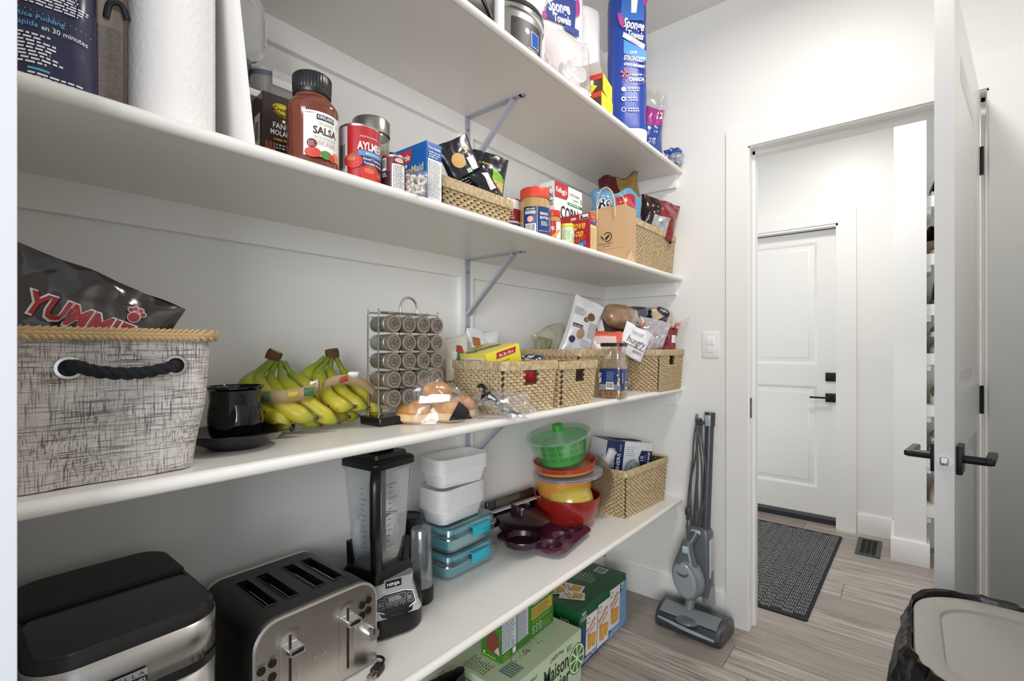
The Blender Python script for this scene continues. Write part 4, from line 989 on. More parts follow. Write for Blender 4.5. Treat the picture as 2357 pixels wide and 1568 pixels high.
t = thing('treat_bag', 'glossy dark bag with red paw print lettering in the linen bin', 'bag', (-.935, .098, 1.115), 84, ry=23)
P = bagf(.215, .205, .07, 91, .0054, .02, .9, crinkle=22)
bag_body(MB(), P, .215, .205, M('2a2223', .16, coat=.6, bump=.12, scale=30, name='dark_foil'), 34, 34).build('packet', t)
L = BLab(bagmap(P, .0015)); RD = c('a32a30', .3); WP = c('e4dcdc', .3)
L.text('YUMMIES', .004, .120, .044, WP, bold=.060, width=.150, shear=.1, L=1); L.text('YUMMIES', .004, .1215, .041, RD, bold=.030, width=.142, shear=.1, L=3)
for dx, dy, r in ((0, 0, .0075), (-.008, .009, .0034), (-.003, .013, .0034), (.004, .013, .0034), (.009, .008, .0034)): L.disc(.052+dx, .163+dy, r+.0012, WP, 2, n=14); L.disc(.052+dx, .163+dy, r, RD, 3, n=14)
L.lines(-.075, .055, -.052, .105, 6, c('8d8486')); L.text('100', -.078, .112, .010, RD)
done(L, t)
t = thing('clear_pouch', 'small clear pouch at the left rear of the linen bin', 'pouch', (-.965, .082, 1.13), 84)
P = bagf(.03, .20, .03, 95, .004, .1); bag_body(MB(), P, .03, .20, M('b8a994', .4, coat=.4)).build('packet', t)

# cup and saucer
t = thing('saucer', 'glossy black saucer under the black cup', 'saucer', (-.965, .372, Z3), 0)
MB().lathe([(.042, 0), (.046, .002), (.048, .005), (.072, .016), (.086, .030), (.088, .0305), (.087, .032), (.070, .021), (.046, .012), (.0001, .011)], GLOSSB, n=56).build('dish', t)
t = thing('coffee_cup', 'glossy black dented cup standing on its saucer beside the linen bin', 'cup', (-.968, .372, Z3+.0115), 0)
dent = lambda a, z: 1-.12*math.exp(-((a-5.6)/.30)**2-((z-.055)/.024)**2)-.07*math.exp(-((a-5.05)/.2)**2-((z-.032)/.014)**2)+.015*math.sin(a*5+z*60)
MB().lathe([(.030, 0), (.036, .002), (.040, .010)]+[(.043+.003*math.sin(k*.35), .015+.0055*k) for k in range(15)]+[(.0475, .098), (.048, .101), (.0465, .102), (.0435, .098), (.039, .02), (.0001, .012)], GLOSSB, n=72, f=lambda a, z: dent(a, z) if .003 < z < .104 else 1).build('cup_body', t)
MB().tube(smoothpath([(-.030, .030, .085), (-.055, .040, .088), (-.066, .044, .062), (-.056, .040, .034), (-.030, .030, .026)], 6), .0055, GLOSSB, 10).build('handle', t)

# bananas
def banana_mat():
    m = bpy.data.materials.new('banana_skin'); m.use_nodes = True; nt = m.node_tree; b = nt.nodes['Principled BSDF']; b.inputs['Roughness'].default_value = .42
    at = nt.nodes.new('ShaderNodeAttribute'); at.attribute_name = 'along'; r = nt.nodes.new('ShaderNodeValToRGB'); E = r.color_ramp.elements
    E[0].position = 0; E[0].color = lin('6f7a22'); E[1].position = 1; E[1].color = lin('3a2a16')
    for p_, h_ in ((.18, '82962a'), (.38, 'a3a92c'), (.62, 'c0b233'), (.86, 'b9ad30'), (.945, '7f9130'), (.968, '4a3a1c')): e = E.new(p_); e.color = lin(h_)
    nt.links.new(at.outputs['Fac'], r.inputs[0])
    tc = nt.nodes.new('ShaderNodeTexCoord'); n = nt.nodes.new('ShaderNodeTexNoise'); n.inputs['Scale'].default_value = 70; n.inputs['Detail'].default_value = 6
    nt.links.new(tc.outputs['Object'], n.inputs['Vector']); r2 = nt.nodes.new('ShaderNodeValToRGB'); r2.color_ramp.elements[0].position = .66; r2.color_ramp.elements[1].position = .72
    nt.links.new(n.outputs['Fac'], r2.inputs[0]); mx = nt.nodes.new('ShaderNodeMix'); mx.data_type = 'RGBA'; mx.inputs[7].default_value = lin('57401f')
    nt.links.new(r2.outputs[0], mx.inputs[0]); nt.links.new(r.outputs[0], mx.inputs[6]); nt.links.new(mx.outputs[2], b.inputs['Base Color'])
    return m
BAN = banana_mat()
def banana(t, pts, r=.0190):
    p = smoothpath(pts, 7); N = len(p); m = MB(); L_ = [0]
    for i in range(1, N): L_.append(L_[-1]+(p[i]-p[i-1]).length)
    tt = [l/L_[-1] for l in L_]
    def rf(q):
        s = tt[min(N-1, round(q*(N-1)))]
        if s < .16: return .0062+.001*s
        if s < .40: return .0064+(r-.0064)*math.sin((s-.16)/.24*PI/2)
        if s < .80: return r
        if s < .955: return r*math.cos((s-.80)/.155*PI/2*.80)
        return .0046
    m.tube(p, r, BAN, 10, rf=rf); o = m.build('banana', t); me = o.data
    a = me.attributes.new('along', 'FLOAT', 'POINT'); n = 10; vals = []
    for i in range(N): vals += [tt[i]]*n
    vals += [0]*n+[1]*n; vals = (vals+[1]*len(me.vertices))[:len(me.vertices)]
    a.data.foreach_set('value', vals)
    for pl in me.polygons: pl.use_smooth = True
    return o
def crown(t, p, q):
    T = Matrix.Translation(p)
    m = MB(); m.loft([ring(.030, .018, .006, -.022, 3), ring(.033, .019, .007, -.008, 3), ring(.030, .018, .007, 0, 3)], M('5a3d22', .8, bump=.5, scale=120), True, True, T=T @ q)
    m.loft([ring(.022, .011, .004, 0, 3), ring(.020, .010, .004, .0012, 3)], M('a6a24a', .7), T=T @ q); m.build('crown', t)
def ribbon(pts, h, mat, name, t, up=(0, 0, 1), off=0):
    p = smoothpath(pts, 6); U = Vector(up); m = MB(); m.loft([[tuple(a-U*h/2) for a in p], [tuple(a+U*h/2) for a in p]], mat, False, False, closed=False); return m.build(name, t, solid=.0005)
BP = M('a58c68', .8)
t = thing('banana_bunch', 'bunch of bananas beside the black cup, paper band across the middle', 'bananas', (-1.0, .50, Z3), 0, 'banded banana bunches')
rel = lambda L_: [(x+1.0, y-.50, max(z-Z3, .0125)) for x, y, z in L_]
for L_ in ([(-1.1,.493,1.168),(-1.09,.452,1.137),(-1.06,.431,1.11),(-1.03,.449,1.074),(-.99,.470,1.047),(-.972,.484,1.030)],
           [(-1.1,.499,1.168),(-1.08,.464,1.135),(-1.04,.453,1.105),(-1.0,.479,1.076),(-.97,.507,1.056),(-.962,.532,1.052)],
           [(-1.1,.508,1.166),(-1.08,.486,1.132),(-1.04,.489,1.093),(-1.02,.521,1.059),(-1.01,.546,1.036),(-1.0,.564,1.028)],
           [(-1.1,.517,1.168),(-1.07,.507,1.131),(-1.03,.517,1.098),(-1.0,.545,1.065),(-.98,.572,1.042),(-.972,.590,1.034)],
           [(-1.1,.524,1.168),(-1.09,.541,1.134),(-1.06,.560,1.108),(-1.05,.588,1.074),(-1.05,.616,1.044)],
           [(-1.11,.500,1.166),(-1.11,.456,1.12),(-1.09,.452,1.07),(-1.06,.48,1.035),(-1.03,.515,1.03)]): banana(t, rel(L_))
crown(t, (-.103, .009, .176), Matrix.Rotation(-.35, 4, 'X') @ Matrix.Rotation(.35, 4, 'Y') @ Matrix.Rotation(1.2, 4, 'Z'))
bp = [(-1.030,.418,1.096),(-1.006,.434,1.100),(-.982,.462,1.100),(-.972,.498,1.104),(-.972,.530,1.112),(-1.0,.556,1.118)]
ribbon([(x+1.0, y-.5, z-Z3) for x, y, z in bp], .026, BP, 'paper_band', t)
for a, h_, hh in (((0.002, .444-.5, .0852), '3f6a3a', .020), ((.024, .484-.5, .088), 'c8a93e', .012), ((.029, .515-.5, .092), '3f6a3a', .018)):
    ribbon([(a[0], a[1]-.010, a[2]), (a[0]+.0050, a[1], a[2]), (a[0]+.004, a[1]+.010, a[2]+.001)], hh, M(h_, .6), 'printed_patch', t)
ribbon([(.030, .018, .104), (.024, .036, .106), (.012, .046, .108)], .017, M('efeee9', .5), 'price_sticker', t)
t = thing('banana_bunch', 'bunch of bananas next to the spice rack, paper band folded up', 'bananas', (-1.0, .64, Z3), 0, 'banded banana bunches')
rel = lambda L_: [(x+1.0, y-.64, max(z-Z3, .0125)) for x, y, z in L_]
for k, L_ in enumerate(([(-1.1,.625,1.176),(-1.1,.590,1.145),(-1.09,.572,1.114),(-1.08,.578,1.075),(-1.06,.595,1.040)],
           [(-1.1,.637,1.176),(-1.08,.600,1.136),(-1.04,.590,1.097),(-1.0,.602,1.070),(-.98,.634,1.064)],
           [(-1.1,.644,1.176),(-1.08,.628,1.135),(-1.04,.632,1.094),(-1.0,.647,1.068),(-.98,.670,1.056)],
           [(-1.1,.654,1.176),(-1.09,.673,1.135),(-1.05,.687,1.095),(-1.01,.699,1.054),(-.988,.716,1.028)],
           [(-1.1,.632,1.13),(-1.07,.618,1.075),(-1.045,.630,1.042),(-1.03,.652,1.034)],
           [(-1.1,.645,1.13),(-1.07,.644,1.07),(-1.045,.656,1.040),(-1.03,.678,1.033)])): banana(t, rel(L_), .0182)
crown(t, (-.103, .004, .180), Matrix.Rotation(.1, 4, 'X') @ Matrix.Rotation(-.2, 4, 'Y') @ Matrix.Rotation(1.6, 4, 'Z'))
bp = [(-1.02,.570,1.085),(-1.005,.568,1.115),(-.985,.594,1.128),(-.985,.628,1.124),(-.985,.662,1.112),(-.99,.694,1.088)]
ribbon([(x+1.0, y-.64, z-Z3) for x, y, z in bp], .022, BP, 'paper_band', t, up=(.25, 0, .97))
ribbon([(.018, -.046, .110), (.020, -.036, .114), (.020, -.028, .115)], .012, M('a8342f', .6), 'printed_patch', t)
ribbon([(.018, -.026, .122), (.020, -.010, .122), (.019, .000, .121)], .015, M('efeee9', .5), 'price_sticker', t, up=(.4, 0, .9))

# spice rack with twenty jars
t = thing('spice_rack', 'chrome wire spice rack with arched handle and black base', 'spice rack', (-.985, .769, Z3), 90)
x0, x1 = -.092, .092; WR = .0022; yf, yb = -.030, .012; zt = .268
m = MB()
for y in (yf, yb):
    m.tube(smoothpath([(x0, y, .012), (x0, y, zt-.014), (x0+.004, y, zt-.004), (x0+.014, y, zt), (x1-.014, y, zt), (x1-.004, y, zt-.004), (x1, y, zt-.014), (x1, y, .012)], 5), WR, CHROME, 8)
    for z in (.030, .073, .117, .160, .203): m.tube([(x0, y, z), (x1, y, z)], .0012, CHROME, 6)
    m.tube([(0, y, .012), (0, y, zt)], .0014, CHROME, 6)
for x in (x0, x1):
    for z in (.030, .16, zt-.012): m.tube([(x, yf, z), (x, yb, z)], .0014, CHROME, 6)
m.build('wire_frame', t)
MB().tube(smoothpath([(-.026, yf+.004, zt-.002), (-.026, yf+.004, zt+.014), (-.018, yf+.004, zt+.032), (0, yf+.004, zt+.040), (.018, yf+.004, zt+.032), (.026, yf+.004, zt+.014), (.026, yf+.004, zt-.002)], 6), .0032, CHROME, 10).build('handle', t)
MB().rbox((x0-.004, yf-.010, 0), (x1+.004, yb+.030, .020), .006, M('101012', .3), e=.003).build('base', t)
fills = ['5c5e48', '9a9c8e', '5e5540', '8d6430', '75644a']
LIDM = M('9e9488', .38, .7, bump=.1, scale=90, name='engraved_lid_steel')
k = 0; protos = {}
rowsz = [.240, .1960, .1525, .1090, .0655]; colx = [-.067, -.0225, .022, .0665]
rown = ['top', 'second', 'third', 'fourth', 'bottom']; coln = ['leftmost', 'second', 'third', 'rightmost']
for r, z in enumerate(rowsz):
    for q, x in enumerate(colx):
        wp = Matrix.Translation((-.985, .769, Z3)) @ Matrix.Rotation(PI/2, 4, 'Z') @ Vector((x, 0, z))
        j = thing('spice_jar', 'steel-lidded spice jar in the %s row of the rack, %s column' % (rown[r], coln[q]), 'spice jar', tuple(wp), 90, 'spice jars in the wire rack')
        A = Matrix.Rotation(PI/2, 4, 'X')   # local z -> -y (towards the front)
        if 'g' not in protos:
            protos['g'] = MB().lathe([(.0165, -.018), (.0195, -.015), (.0195, .028), (.0175, .033), (.0172, .036)], film('e6eae6', .10, .06), T=A, n=24, cap1=False).build('glass', j)
            protos['l'] = MB().lathe([(.0192, .034), (.0198, .035), (.0198, .0395), (.0186, .0405), (.0186, .0420), (.0206, .0430), (.0206, .0555), (.0196, .0570), (.0152, .0570), (.0150, .0562), (.0001, .0562)], LIDM, T=A, n=32, cap0=False).build('lid', j)
            mm = Lab(plane((0, -.0563, 0), (1, 0, 0), (0, 0, 1), .0001))
            protos['s'] = None
        else:
            for nm, key in (('glass', 'g'), ('lid', 'l')):
                o = protos[key].copy(); COL.objects.link(o); o.parent = j
        MB().lathe([(.0001, -.0155), (.0180, -.0145), (.0182, .014+.003*((k*7) % 5)), (.0001, .016+.003*((k*7) % 5))], M(fills[r] if q == 0 else fills[(r*3+q*2) % 5], .9, bump=.6, scale=300), T=A, n=18).build('spice', j)
        rnd = random.Random(k); mm = Lab(plane((0, -.0563, 0), (1, 0, 0), (0, 0, 1), .0001)); dk = M('332c26', .6); rot = rnd.uniform(-.9, .9)
        mm.disc(0, 0, .0136, dk, 1, r0=.90, n=24)
        for sgn in (-1, 1):
            for i in range(6):
                u = -.0075+i*.003; vv = sgn*.0044; a_ = rnd.uniform(.6, 2.2); ll = rnd.uniform(.0024, .0042)
                U = lambda uu, v_: (uu*math.cos(rot)-v_*math.sin(rot), uu*math.sin(rot)+v_*math.cos(rot))
                P4 = [(u, vv-ll*.8), (u+.0013, vv-ll*.8), (u+.0013+ll*math.cos(a_)*.6, vv+ll), (u+ll*math.cos(a_)*.6, vv+ll)]
                mm.poly([U(*p) for p in P4], dk)
        U2 = [(-.010, -.0004), (.010, -.0004), (.010, .0004), (-.010, .0004)]
        mm.poly([U(*p) for p in U2], dk); mm.build('engraving', j); k += 1

# bread buns in a bag
t = thing('bun_bag', 'clear bag of buns with a black twist in front of the spice rack', 'bread bag', (-.930, .832, Z3), 62)
BUN = speckle('c98f4e', 'dcb27a', 22, .55, h3='b9783c', lo=.35, hi=.7, bump=.15, name='bun_crust'); CR = M('e2c18e', .8)
for x, y, z, r in ((-.058, -.012, .002, .044), (.028, -.022, .002, .046), (-.02, .042, .002, .040), (-.004, .004, .044, .046), (.076, .014, .002, .034)):
    m = MB(); m.lathe([(r*.80, 0), (r*.98, .006), (r, .016), (r*.97, .022)], CR, c=(x, y, z), n=30, cap1=False); m.lathe([(r*.98, .021), (r*1.01, .028), (r*.86, .042), (r*.55, .052), (.0001, .056)], BUN, c=(x, y, z), n=30, cap0=False, f=lambda a, q: 1+.02*math.sin(a*3)); m.build('bun', t)
FB = film('ffffff', .05, .04, crinkle=.5, scale=14)
def hull(a, b):
    th = a*2*PI; X, Y = math.cos(th), math.sin(th); ph = b*PI/2; rr = math.cos(ph)
    k = 1+.10*noise.noise(Vector((X*3, Y*3, b*5)))+.05*noise.noise(Vector((X*9, Y*9, b*11)))
    return (.004+.112*X*rr*k, .006+.080*Y*rr*k, .0015+.112*math.sin(ph)**.8*(1-.22*X-.25*abs(X)**2*.3)*k)
m = MB(); m.grid(hull, 48, 18, FB)
def tail(a, b):   # gathers at the neck then flares out along the shelf
    th = a*2*PI; s = b; x = .112+.115*s; rr = (.016+.034*max(0, s-.12)**.8*1.6) if s > .12 else .030-.11*s
    rr *= 1+.25*math.sin(th*7+s*6)*s
    return (x+.01*math.sin(th*3), .002-.012*s+rr*1.25*math.cos(th), max(.003, .052-.034*s+rr*.72*math.sin(th)))
m.grid(tail, 40, 14, film('fbfbff', .08, .14, crinkle=.6, scale=26)); m.build('film', t)
m = MB(); BKF = M('131416', .22, coat=.4)
m.tube(smoothpath([(.128, -.016, .060), (.132, -.004, .072), (.133, .012, .064), (.131, .014, .045), (.128, .0, .040), (.128, -.016, .052)], 5), .006, BKF, 8)
m.tube(smoothpath([(.130, -.014, .060), (.150, -.030, .048), (.165, -.036, .030), (.190, -.044, .018), (.215, -.040, .008)], 6), .008, BKF, 7, rf=lambda q: .009*(1-.5*q)+.002*math.sin(q*20))
m.tube(smoothpath([(.134, -.006, .070), (.128, .010, .084), (.120, .02, .080)], 5), .005, BKF, 6); m.build('black_twist', t)
m = MB(); lab = lambda a, b: (lambda p: (p[0], p[1]-.0015, p[2]))(hull((-.41+.20*a) % 1, .30+.22*b)); m.grid(lambda a, b: tuple(Vector(hull(.655+.115*a, .20+.11*b+.05*a))+Vector((-.001, -.003, .001))), 12, 6, W); m.build('white_label', t)
m = MB(); m.grid(lambda a, b: tuple(Vector(hull(.76+.10*a, .02+.26*b*(1-abs(2*a-1))))+Vector((0, -.003, 0))), 12, 6, BKF); m.build('black_label', t)

# ---- baskets of the third shelf
wicker('straw basket with the yellow bar box, nearest the spice rack', (-.978, 1.128, Z3), .212, .285, .146, 82, holes=('front',), rim=.026)
wicker('narrow straw basket between the yellow bar box and the clear jug', (-.962, 1.346, Z3), .205, .285, .142, 90, holes=('front',), rim=.026)
wicker('long straw basket behind the clear jug', (-1.045, 1.695, Z3), .40, .26, .178, 90, rim=.026)
wicker('straw basket with a hand hole at the far end of the third shelf', (-.934, 2.072, Z3), .272, .27, .176, 90, holes=('front',), rim=.026)
# yellow bar box
t = thing('bar_box', 'yellow snack bar box tilted in the nearest straw basket', 'box', (-1.003, 1.120, Z3+.108), 84, ry=-14)
MB().rbox((-.070, -.078, 0), (.068, .078, .076), .0012, M('e2d23a', .35, coat=.2), e=.0008, n=1, smooth=False).build('body', t)
L = Lab(front(.156)); L.poly([(-.035, .052), (.045, .052), (.052, .070), (-.030, .070)], c('b3262f'), 1); L.text('5x 2g 10 g', .008, .056, .011, W, bold=.03, L=2, width=.06); L.poly([(-.045, .006), (.022, .006), (.026, .030), (-.041, .030)], c('17181a'), 1); L.text('BARRE', -.009, .010, .019, W, bold=.03, shear=.2, width=.056); L.text('PROTEINEE', .046, .014, .010, c('333311'), width=.038); L.lines(-.05, .038, .04, .042, 1, c('444411'), fill=.4); done(L, t)
L = Lab(left(.140)); L.rect(-.070, .010, .068, .064, c('e5e6e8')); L.lines(-.066, .014, -.020, .060, 9, c('333333'), fill=.35); L.lines(-.012, .014, .064, .060, 10, c('444444'), fill=.4); done(L, t, 'side_label')
L = Lab(top(.076)); L.disc(-.048, .012, .016, c('4f7d86'), 1, ry=.022); L.poly([(-.03, .0), (.05, -.02), (.05, .01), (-.03, .03)], c('3f5a4a'), 1); L.text('PROTEIN BAR', .010, .0, .018, c('d9e0d0'), L=2, bold=.02, width=.07, rot=-.2); L.lines(-.02, .045, .05, .06, 2, c('3a3a20')); done(L, t, 'top_label')
def packet(name, label, loc, rz, w, h, d, mat, seed, rx=0, ry=0, matf=None, wr=.006, top_=.1, bot=.6, deco=None, cat='packet', crinkle=22, nu=22, nv=22, group=None):
    t = thing(name, label, cat, loc, rz, group, rx, ry)
    P = bagf(w, h, d, seed, wr, top_, bot, crinkle=crinkle); bag_body(MB(), P, w, h, mat, nu, nv, matf=matf).build('packet', t)
    if deco: L = BLab(bagmap(P, .0015)); deco(L); done(L, t)
    return t
def dd(L): L.poly([(-.012, .05), (.018, .03), (.018, .085), (-.004, .09)], c('3f6e5c'), 1); L.poly([(-.01, .09), (.018, .084), (.012, .105), (-.004, .11)], c('b0322a'), 2); L.rect(.004, .02, .018, .045, c('d9cdb4'), 2)
packet('tortilla_bag', 'white bag with green and red print left of the yellow bar box', (-1.075, 1.052, Z3+.085), 60, .075, .135, .04, M('d8d2c6', .4, coat=.2), 101, ry=-4, deco=dd)
def dd(L): L.rect(-.05, .09, -.022, .118, c('a8642e'), 1); L.text('PROTEIN', .02, .082, .018, c('4a6274'), bold=.02, width=.06); L.text('bites', .02, .1, .014, c('6e8ea4'))
packet('snack_pouch', 'pale grey pouch with an orange patch behind the yellow bar box', (-1.105, 1.195, Z3+.095), 72, .13, .145, .04, M('d3d6d8', .35, coat=.3), 103, deco=dd)
packet('red_packet', 'red packet seen through the hand hole of the nearest basket', (-.90, 1.15, Z3+.02), 82, .15, .10, .05, M('a02326', .35), 104, matf=lambda a, b: M('d9a92c', .4) if b < .5 else M('a02326', .35))
packet('patterned_pouch', 'navy and white patterned packets lying in the narrow straw basket', (-1.0, 1.318, Z3+.075), 80, .12, .082, .06, speckle('161b33', 'd8dae2', 60, .35, lo=.52, hi=.56), 105)
OL = M('8a8466', .5, coat=.2, var=.2, scale=30)
packet('olive_bag', 'folded olive bag corner at the left of the long basket', (-1.125, 1.545, Z3+.13), 60, .07, .10, .03, OL, 107, ry=14)
packet('olive_bag', 'pale olive crumpled bag leaning against the white chip bag', (-1.11, 1.66, Z3+.125), 62, .15, .145, .06, M('a9a791', .45, coat=.3), 109, ry=-22)
def dd(L):
    t6 = c('6a6f76'); L.lines(-.062, .175, -.012, .205, 9, t6, fill=.4); L.rect(-.055, .125, -.012, .140, c('4b1420')); L.text('Hardbite', -.034, .128, .010, W, shear=.2)
    L.disc(.018, .185, .018, c('6b4a38'), 1, ry=.016); L.disc(-.002, .168, .012, c('3a3526'), 2, ry=.010); L.disc(.0, .168, .009, c('8d8350'), 3, ry=.007); L.disc(-.040, .075, .014, c('1f2f4a'), 1); L.disc(-.012, .105, .018, c('a88462'), 1, ry=.020)
    L.lines(.018, .10, .062, .165, 13, t6, fill=.4); L.lines(.0, .06, .05, .09, 5, t6, fill=.3); L.lines(-.01, .012, .05, .04, 6, t6, fill=.35); L.rect(-.002, .045, .03, .048, c('333')if 0 else t6); L.barcode(-.03, .004, -.010, .024)
packet('chip_bag', 'tall white foil chip bag leaning right in the long basket', (-1.02, 1.615, Z3+.135), 62, .14, .250, .05, M('d9d8da', .3, .15, coat=.3, name='white_foil'), 111, ry=20, deco=dd, wr=.005)
packet('wafer_pack', 'pink and orange biscuit pack behind the jug lid', (-.945, 1.765, Z3+.150), 62, .16, .10, .05, M('d8b7ac', .25, coat=.4), 113, matf=lambda a, b: M('d2553a', .25, coat=.4) if (a > .72 or b > .80) else M('dcbcb2', .25, coat=.4))
packet('dark_pack', 'maroon and black packet under the brown bread bag', (-.985, 1.83, Z3+.19), 60, .17, .11, .05, M('2c171c', .3), 115, matf=lambda a, b: M('e0dcda', .4) if .12 < a < .34 else M('2f161d', .3), ry=6)
BRD = speckle('8a5a2f', 'b58450', 30, .35, h3='9c6c3c', lo=.35, hi=.65, name='bread_in_bag')
def blob(name, label, cat, loc, rz, r, mat, seed, neck, tie, film_=None, rx=0, ry=0, deco=None, group=None):
    """rounded loaf in a clear bag gathered at a neck"""
    t = thing(name, label, cat, loc, rz, group, rx, ry)
    def f(a, b, k=1.0):
        th, ph = a*2*PI, b*PI; X, Y, Z_ = math.sin(ph)*math.cos(th), math.sin(ph)*math.sin(th), -math.cos(ph)
        e = lambda v: math.copysign(abs(v)**.82, v); q = k*(1+.10*noise.noise(Vector((X*2+seed, Y*2, Z_*2)))+.03*noise.noise(Vector((X*7, Y*7+seed, Z_*7))))
        return (r[0]*e(X)*q, r[1]*e(Y)*q, r[2]*(1+e(Z_)*q))
    MB().grid(lambda a, b: f(a, b), 32, 20, mat).build('contents', t)
    FM = film_ or film('ffffff', .07, .05, crinkle=.5, scale=20); m = MB(); m.grid(lambda a, b: f(a, b, 1.05), 36, 22, FM)
    n = Vector(neck); c0 = Vector((n.x*.55, n.y*.55, r[2]+(n.z-r[2])*.55)); ax = (n-c0).normalized(); u = ax.orthogonal().normalized(); v = ax.cross(u)
    def g(a, b):
        th = a*2*PI; p = c0+(n-c0)*min(1, b*2)+(ax*max(0, b-.5)*.09); rr = (.045*(1-b*2)**1.2+.008) if b < .5 else .008+(b-.5)*.075*(1+.3*math.sin(th*5+seed))
        rr *= 1+.12*math.sin(th*9+seed); q = p+(u*math.cos(th)+v*math.sin(th))*rr; return tuple(q)
    m.grid(g, 40, 14, FM); m.build('film', t)
    if tie: MB().tube([tuple(n+(u*math.cos(a)+v*math.sin(a))*.010) for a in [2*PI*k/10 for k in range(10)]], .004, M('d66a3a', .4), 6, closed=True).rbox((n.x-.004, n.y-.010, n.z-.004), (n.x+.018, n.y-.004, n.z+.010), .002, M('d66a3a', .4), e=.001).build('orange_tie', t)
    if deco: L = BLab(lambda u_, v_, h_: (lambda a_, b_: f(a_, b_, 1.075+h_*.004))(.75+u_/(2*PI*r[0])*1.0, max(.03, min(.97, v_/(2*r[2]))))); deco(L); done(L, t, 'sticker')
    return t
blob('bread_bag', 'bag of brown bread with an orange tie on top of the far basket heap', 'bread bag', (-.955, 1.875, Z3+.262), 50, (.078, .052, .052), BRD, 1, (.088, -.030, .030), True, group='bread bags in the far baskets', ry=8)
blob('black_bag', 'navy black bread wrapper between brown bread and bagels', 'bread bag', (-.93, 2.005, Z3+.272), 48, (.066, .045, .046), M('14161f', .22, coat=.5), 2, (.075, -.01, .02), False, film('20304a', .10, .5), group='bread bags in the far baskets')
blob('bread_bag', 'bag of pale bagels with a black oval sticker at the far wall', 'bread bag', (-.885, 2.105, Z3+.262), 38, (.074, .050, .052), speckle('b79a70', 'dcc9a6', 18, .25, lo=.35, hi=.65, name='bagel_in_bag'), 3, (.086, -.022, .022), True, group='bread bags in the far baskets', deco=lambda L: (L.disc(.022, .070, .026, c('131416'), 1, ry=.014, rot=-.4), L.text('bagels', .022, .067, .012, W, L=3, rot=-.4, shear=.2), L.text('RAISIN', .0, .026, .012, c('222222'), bold=.02)))
def dd(L): L.text('hungry', .0, .052, .044, c('38322e'), shear=.25, width=.095); L.text('honest', -.006, .094, .026, c('9aa0a2'), shear=.25, width=.06); L.rect(-.060, .040, .055, .0425, c('38322e')); L.lines(.0, .020, .05, .032, 2, c('38322e'))
packet('hungry_bag', 'white bag with black handwritten word drooping over the jug', (-.895, 1.850, Z3+.150), 56, .135, .130, .04, M('e6e6e8', .3, coat=.3), 123, ry=26, deco=dd)
packet('clear_bag', 'crinkled clear and mauve bag end over the far basket', (-.875, 1.965, Z3+.165), 50, .15, .14, .06, film('e6dce6', .22, .35, crinkle=1, scale=20), 125, ry=22, crinkle=30, wr=.010, top_=.3)
packet('red_bag', 'dark red crumpled bag in the far straw basket', (-.865, 2.095, Z3+.14), 46, .16, .15, .07, M('7c1626', .22, coat=.5), 127, ry=8, wr=.012, crinkle=26, top_=.3, deco=lambda L: (L.rect(.045, .075, .066, .11, W), L.lines(.048, .078, .063, .107, 4, c('233a6e'), fill=.6)))
packet('orange_biscuit', 'tan biscuit packet low in the far straw basket', (-.88, 1.99, Z3+.11), 60, .10, .075, .05, M('cfa07a', .3, coat=.4, var=.2, scale=40), 129)
packet('white_tissue', 'scrap of white tissue at the edge of the long basket', (-.93, 1.70, Z3+.135), 60, .07, .065, .04, M('e6e2da', .8), 131)
# clear jug of peanuts
t = thing('snack_jug', 'clear square jug with black lid, navy label and nuts at the bottom', 'jar', (-.838, 1.618, Z3), 8)
CL = film('f2ede4', .12, .05)
MB().loft([ring(.078, .078, .014, 0), ring(.086, .086, .016, .004), ring(.086, .086, .016, .112), ring(.082, .082, .016, .120), ring(.074, .074, .016, .127), ring(.074, .074, .016, .178), ring(.080, .080, .018, .186), ring(.080, .080, .018, .190)], CL, True, False).build('plastic_body', t)
MB().loft([ring(.086, .086, .020, .188), ring(.086, .086, .020, .199), ring(.082, .082, .018, .201)], M('15161c', .35)).build('lid', t)
m = MB(); rn = random.Random(6); NUT = M('c08a52', .6, var=.3, scale=100, name='peanut')
for k in range(130):
    x, y, z = rn.uniform(-.036, .036), rn.uniform(-.036, .036), rn.uniform(.005, .026); T = Matrix.Translation((x, y, z)) @ Matrix.Rotation(rn.uniform(0, 3), 4, 'X') @ Matrix.Rotation(rn.uniform(0, 3), 4, 'Z')
    m.lathe([(.0001, -.0065), (.0038, -.0042), (.0046, 0), (.0036, .0045), (.0001, .0065)], NUT, n=7, T=T)
m.build('peanuts', t)['kind'] = 'stuff'
sm = MB(); NVY = M('1d3166', .35); sm.loft([ring(.0872, .0872, .0166, .030), ring(.0872, .0872, .0166, .106)], NVY, False, False); sm.build('paper_label', t)
for nm, mp in (('printed_label', front(.0876)), ('side_label', right(.0876))):
    L = Lab(mp); L.rect(-.040, .031, .040, .052, c('7c828c')) if nm == 'printed_label' else None; L.lines(-.012, .064, .018, .098, 9, c('8fa0cc'), fill=.4); L.barcode(-.014, .034, .014, .060, L=3)
    L.text('NUTS', -.032, .075, .014, W, bold=.03, rot=PI/2, L=2); L.disc(.032, .055, .005, c('d9bf72'), 3, ry=.009); L.disc(.034, .070, .004, c('d9bf72'), 3, ry=.006); L.disc(.030, .085, .004, c('cdb070'), 3); done(L, t, nm)

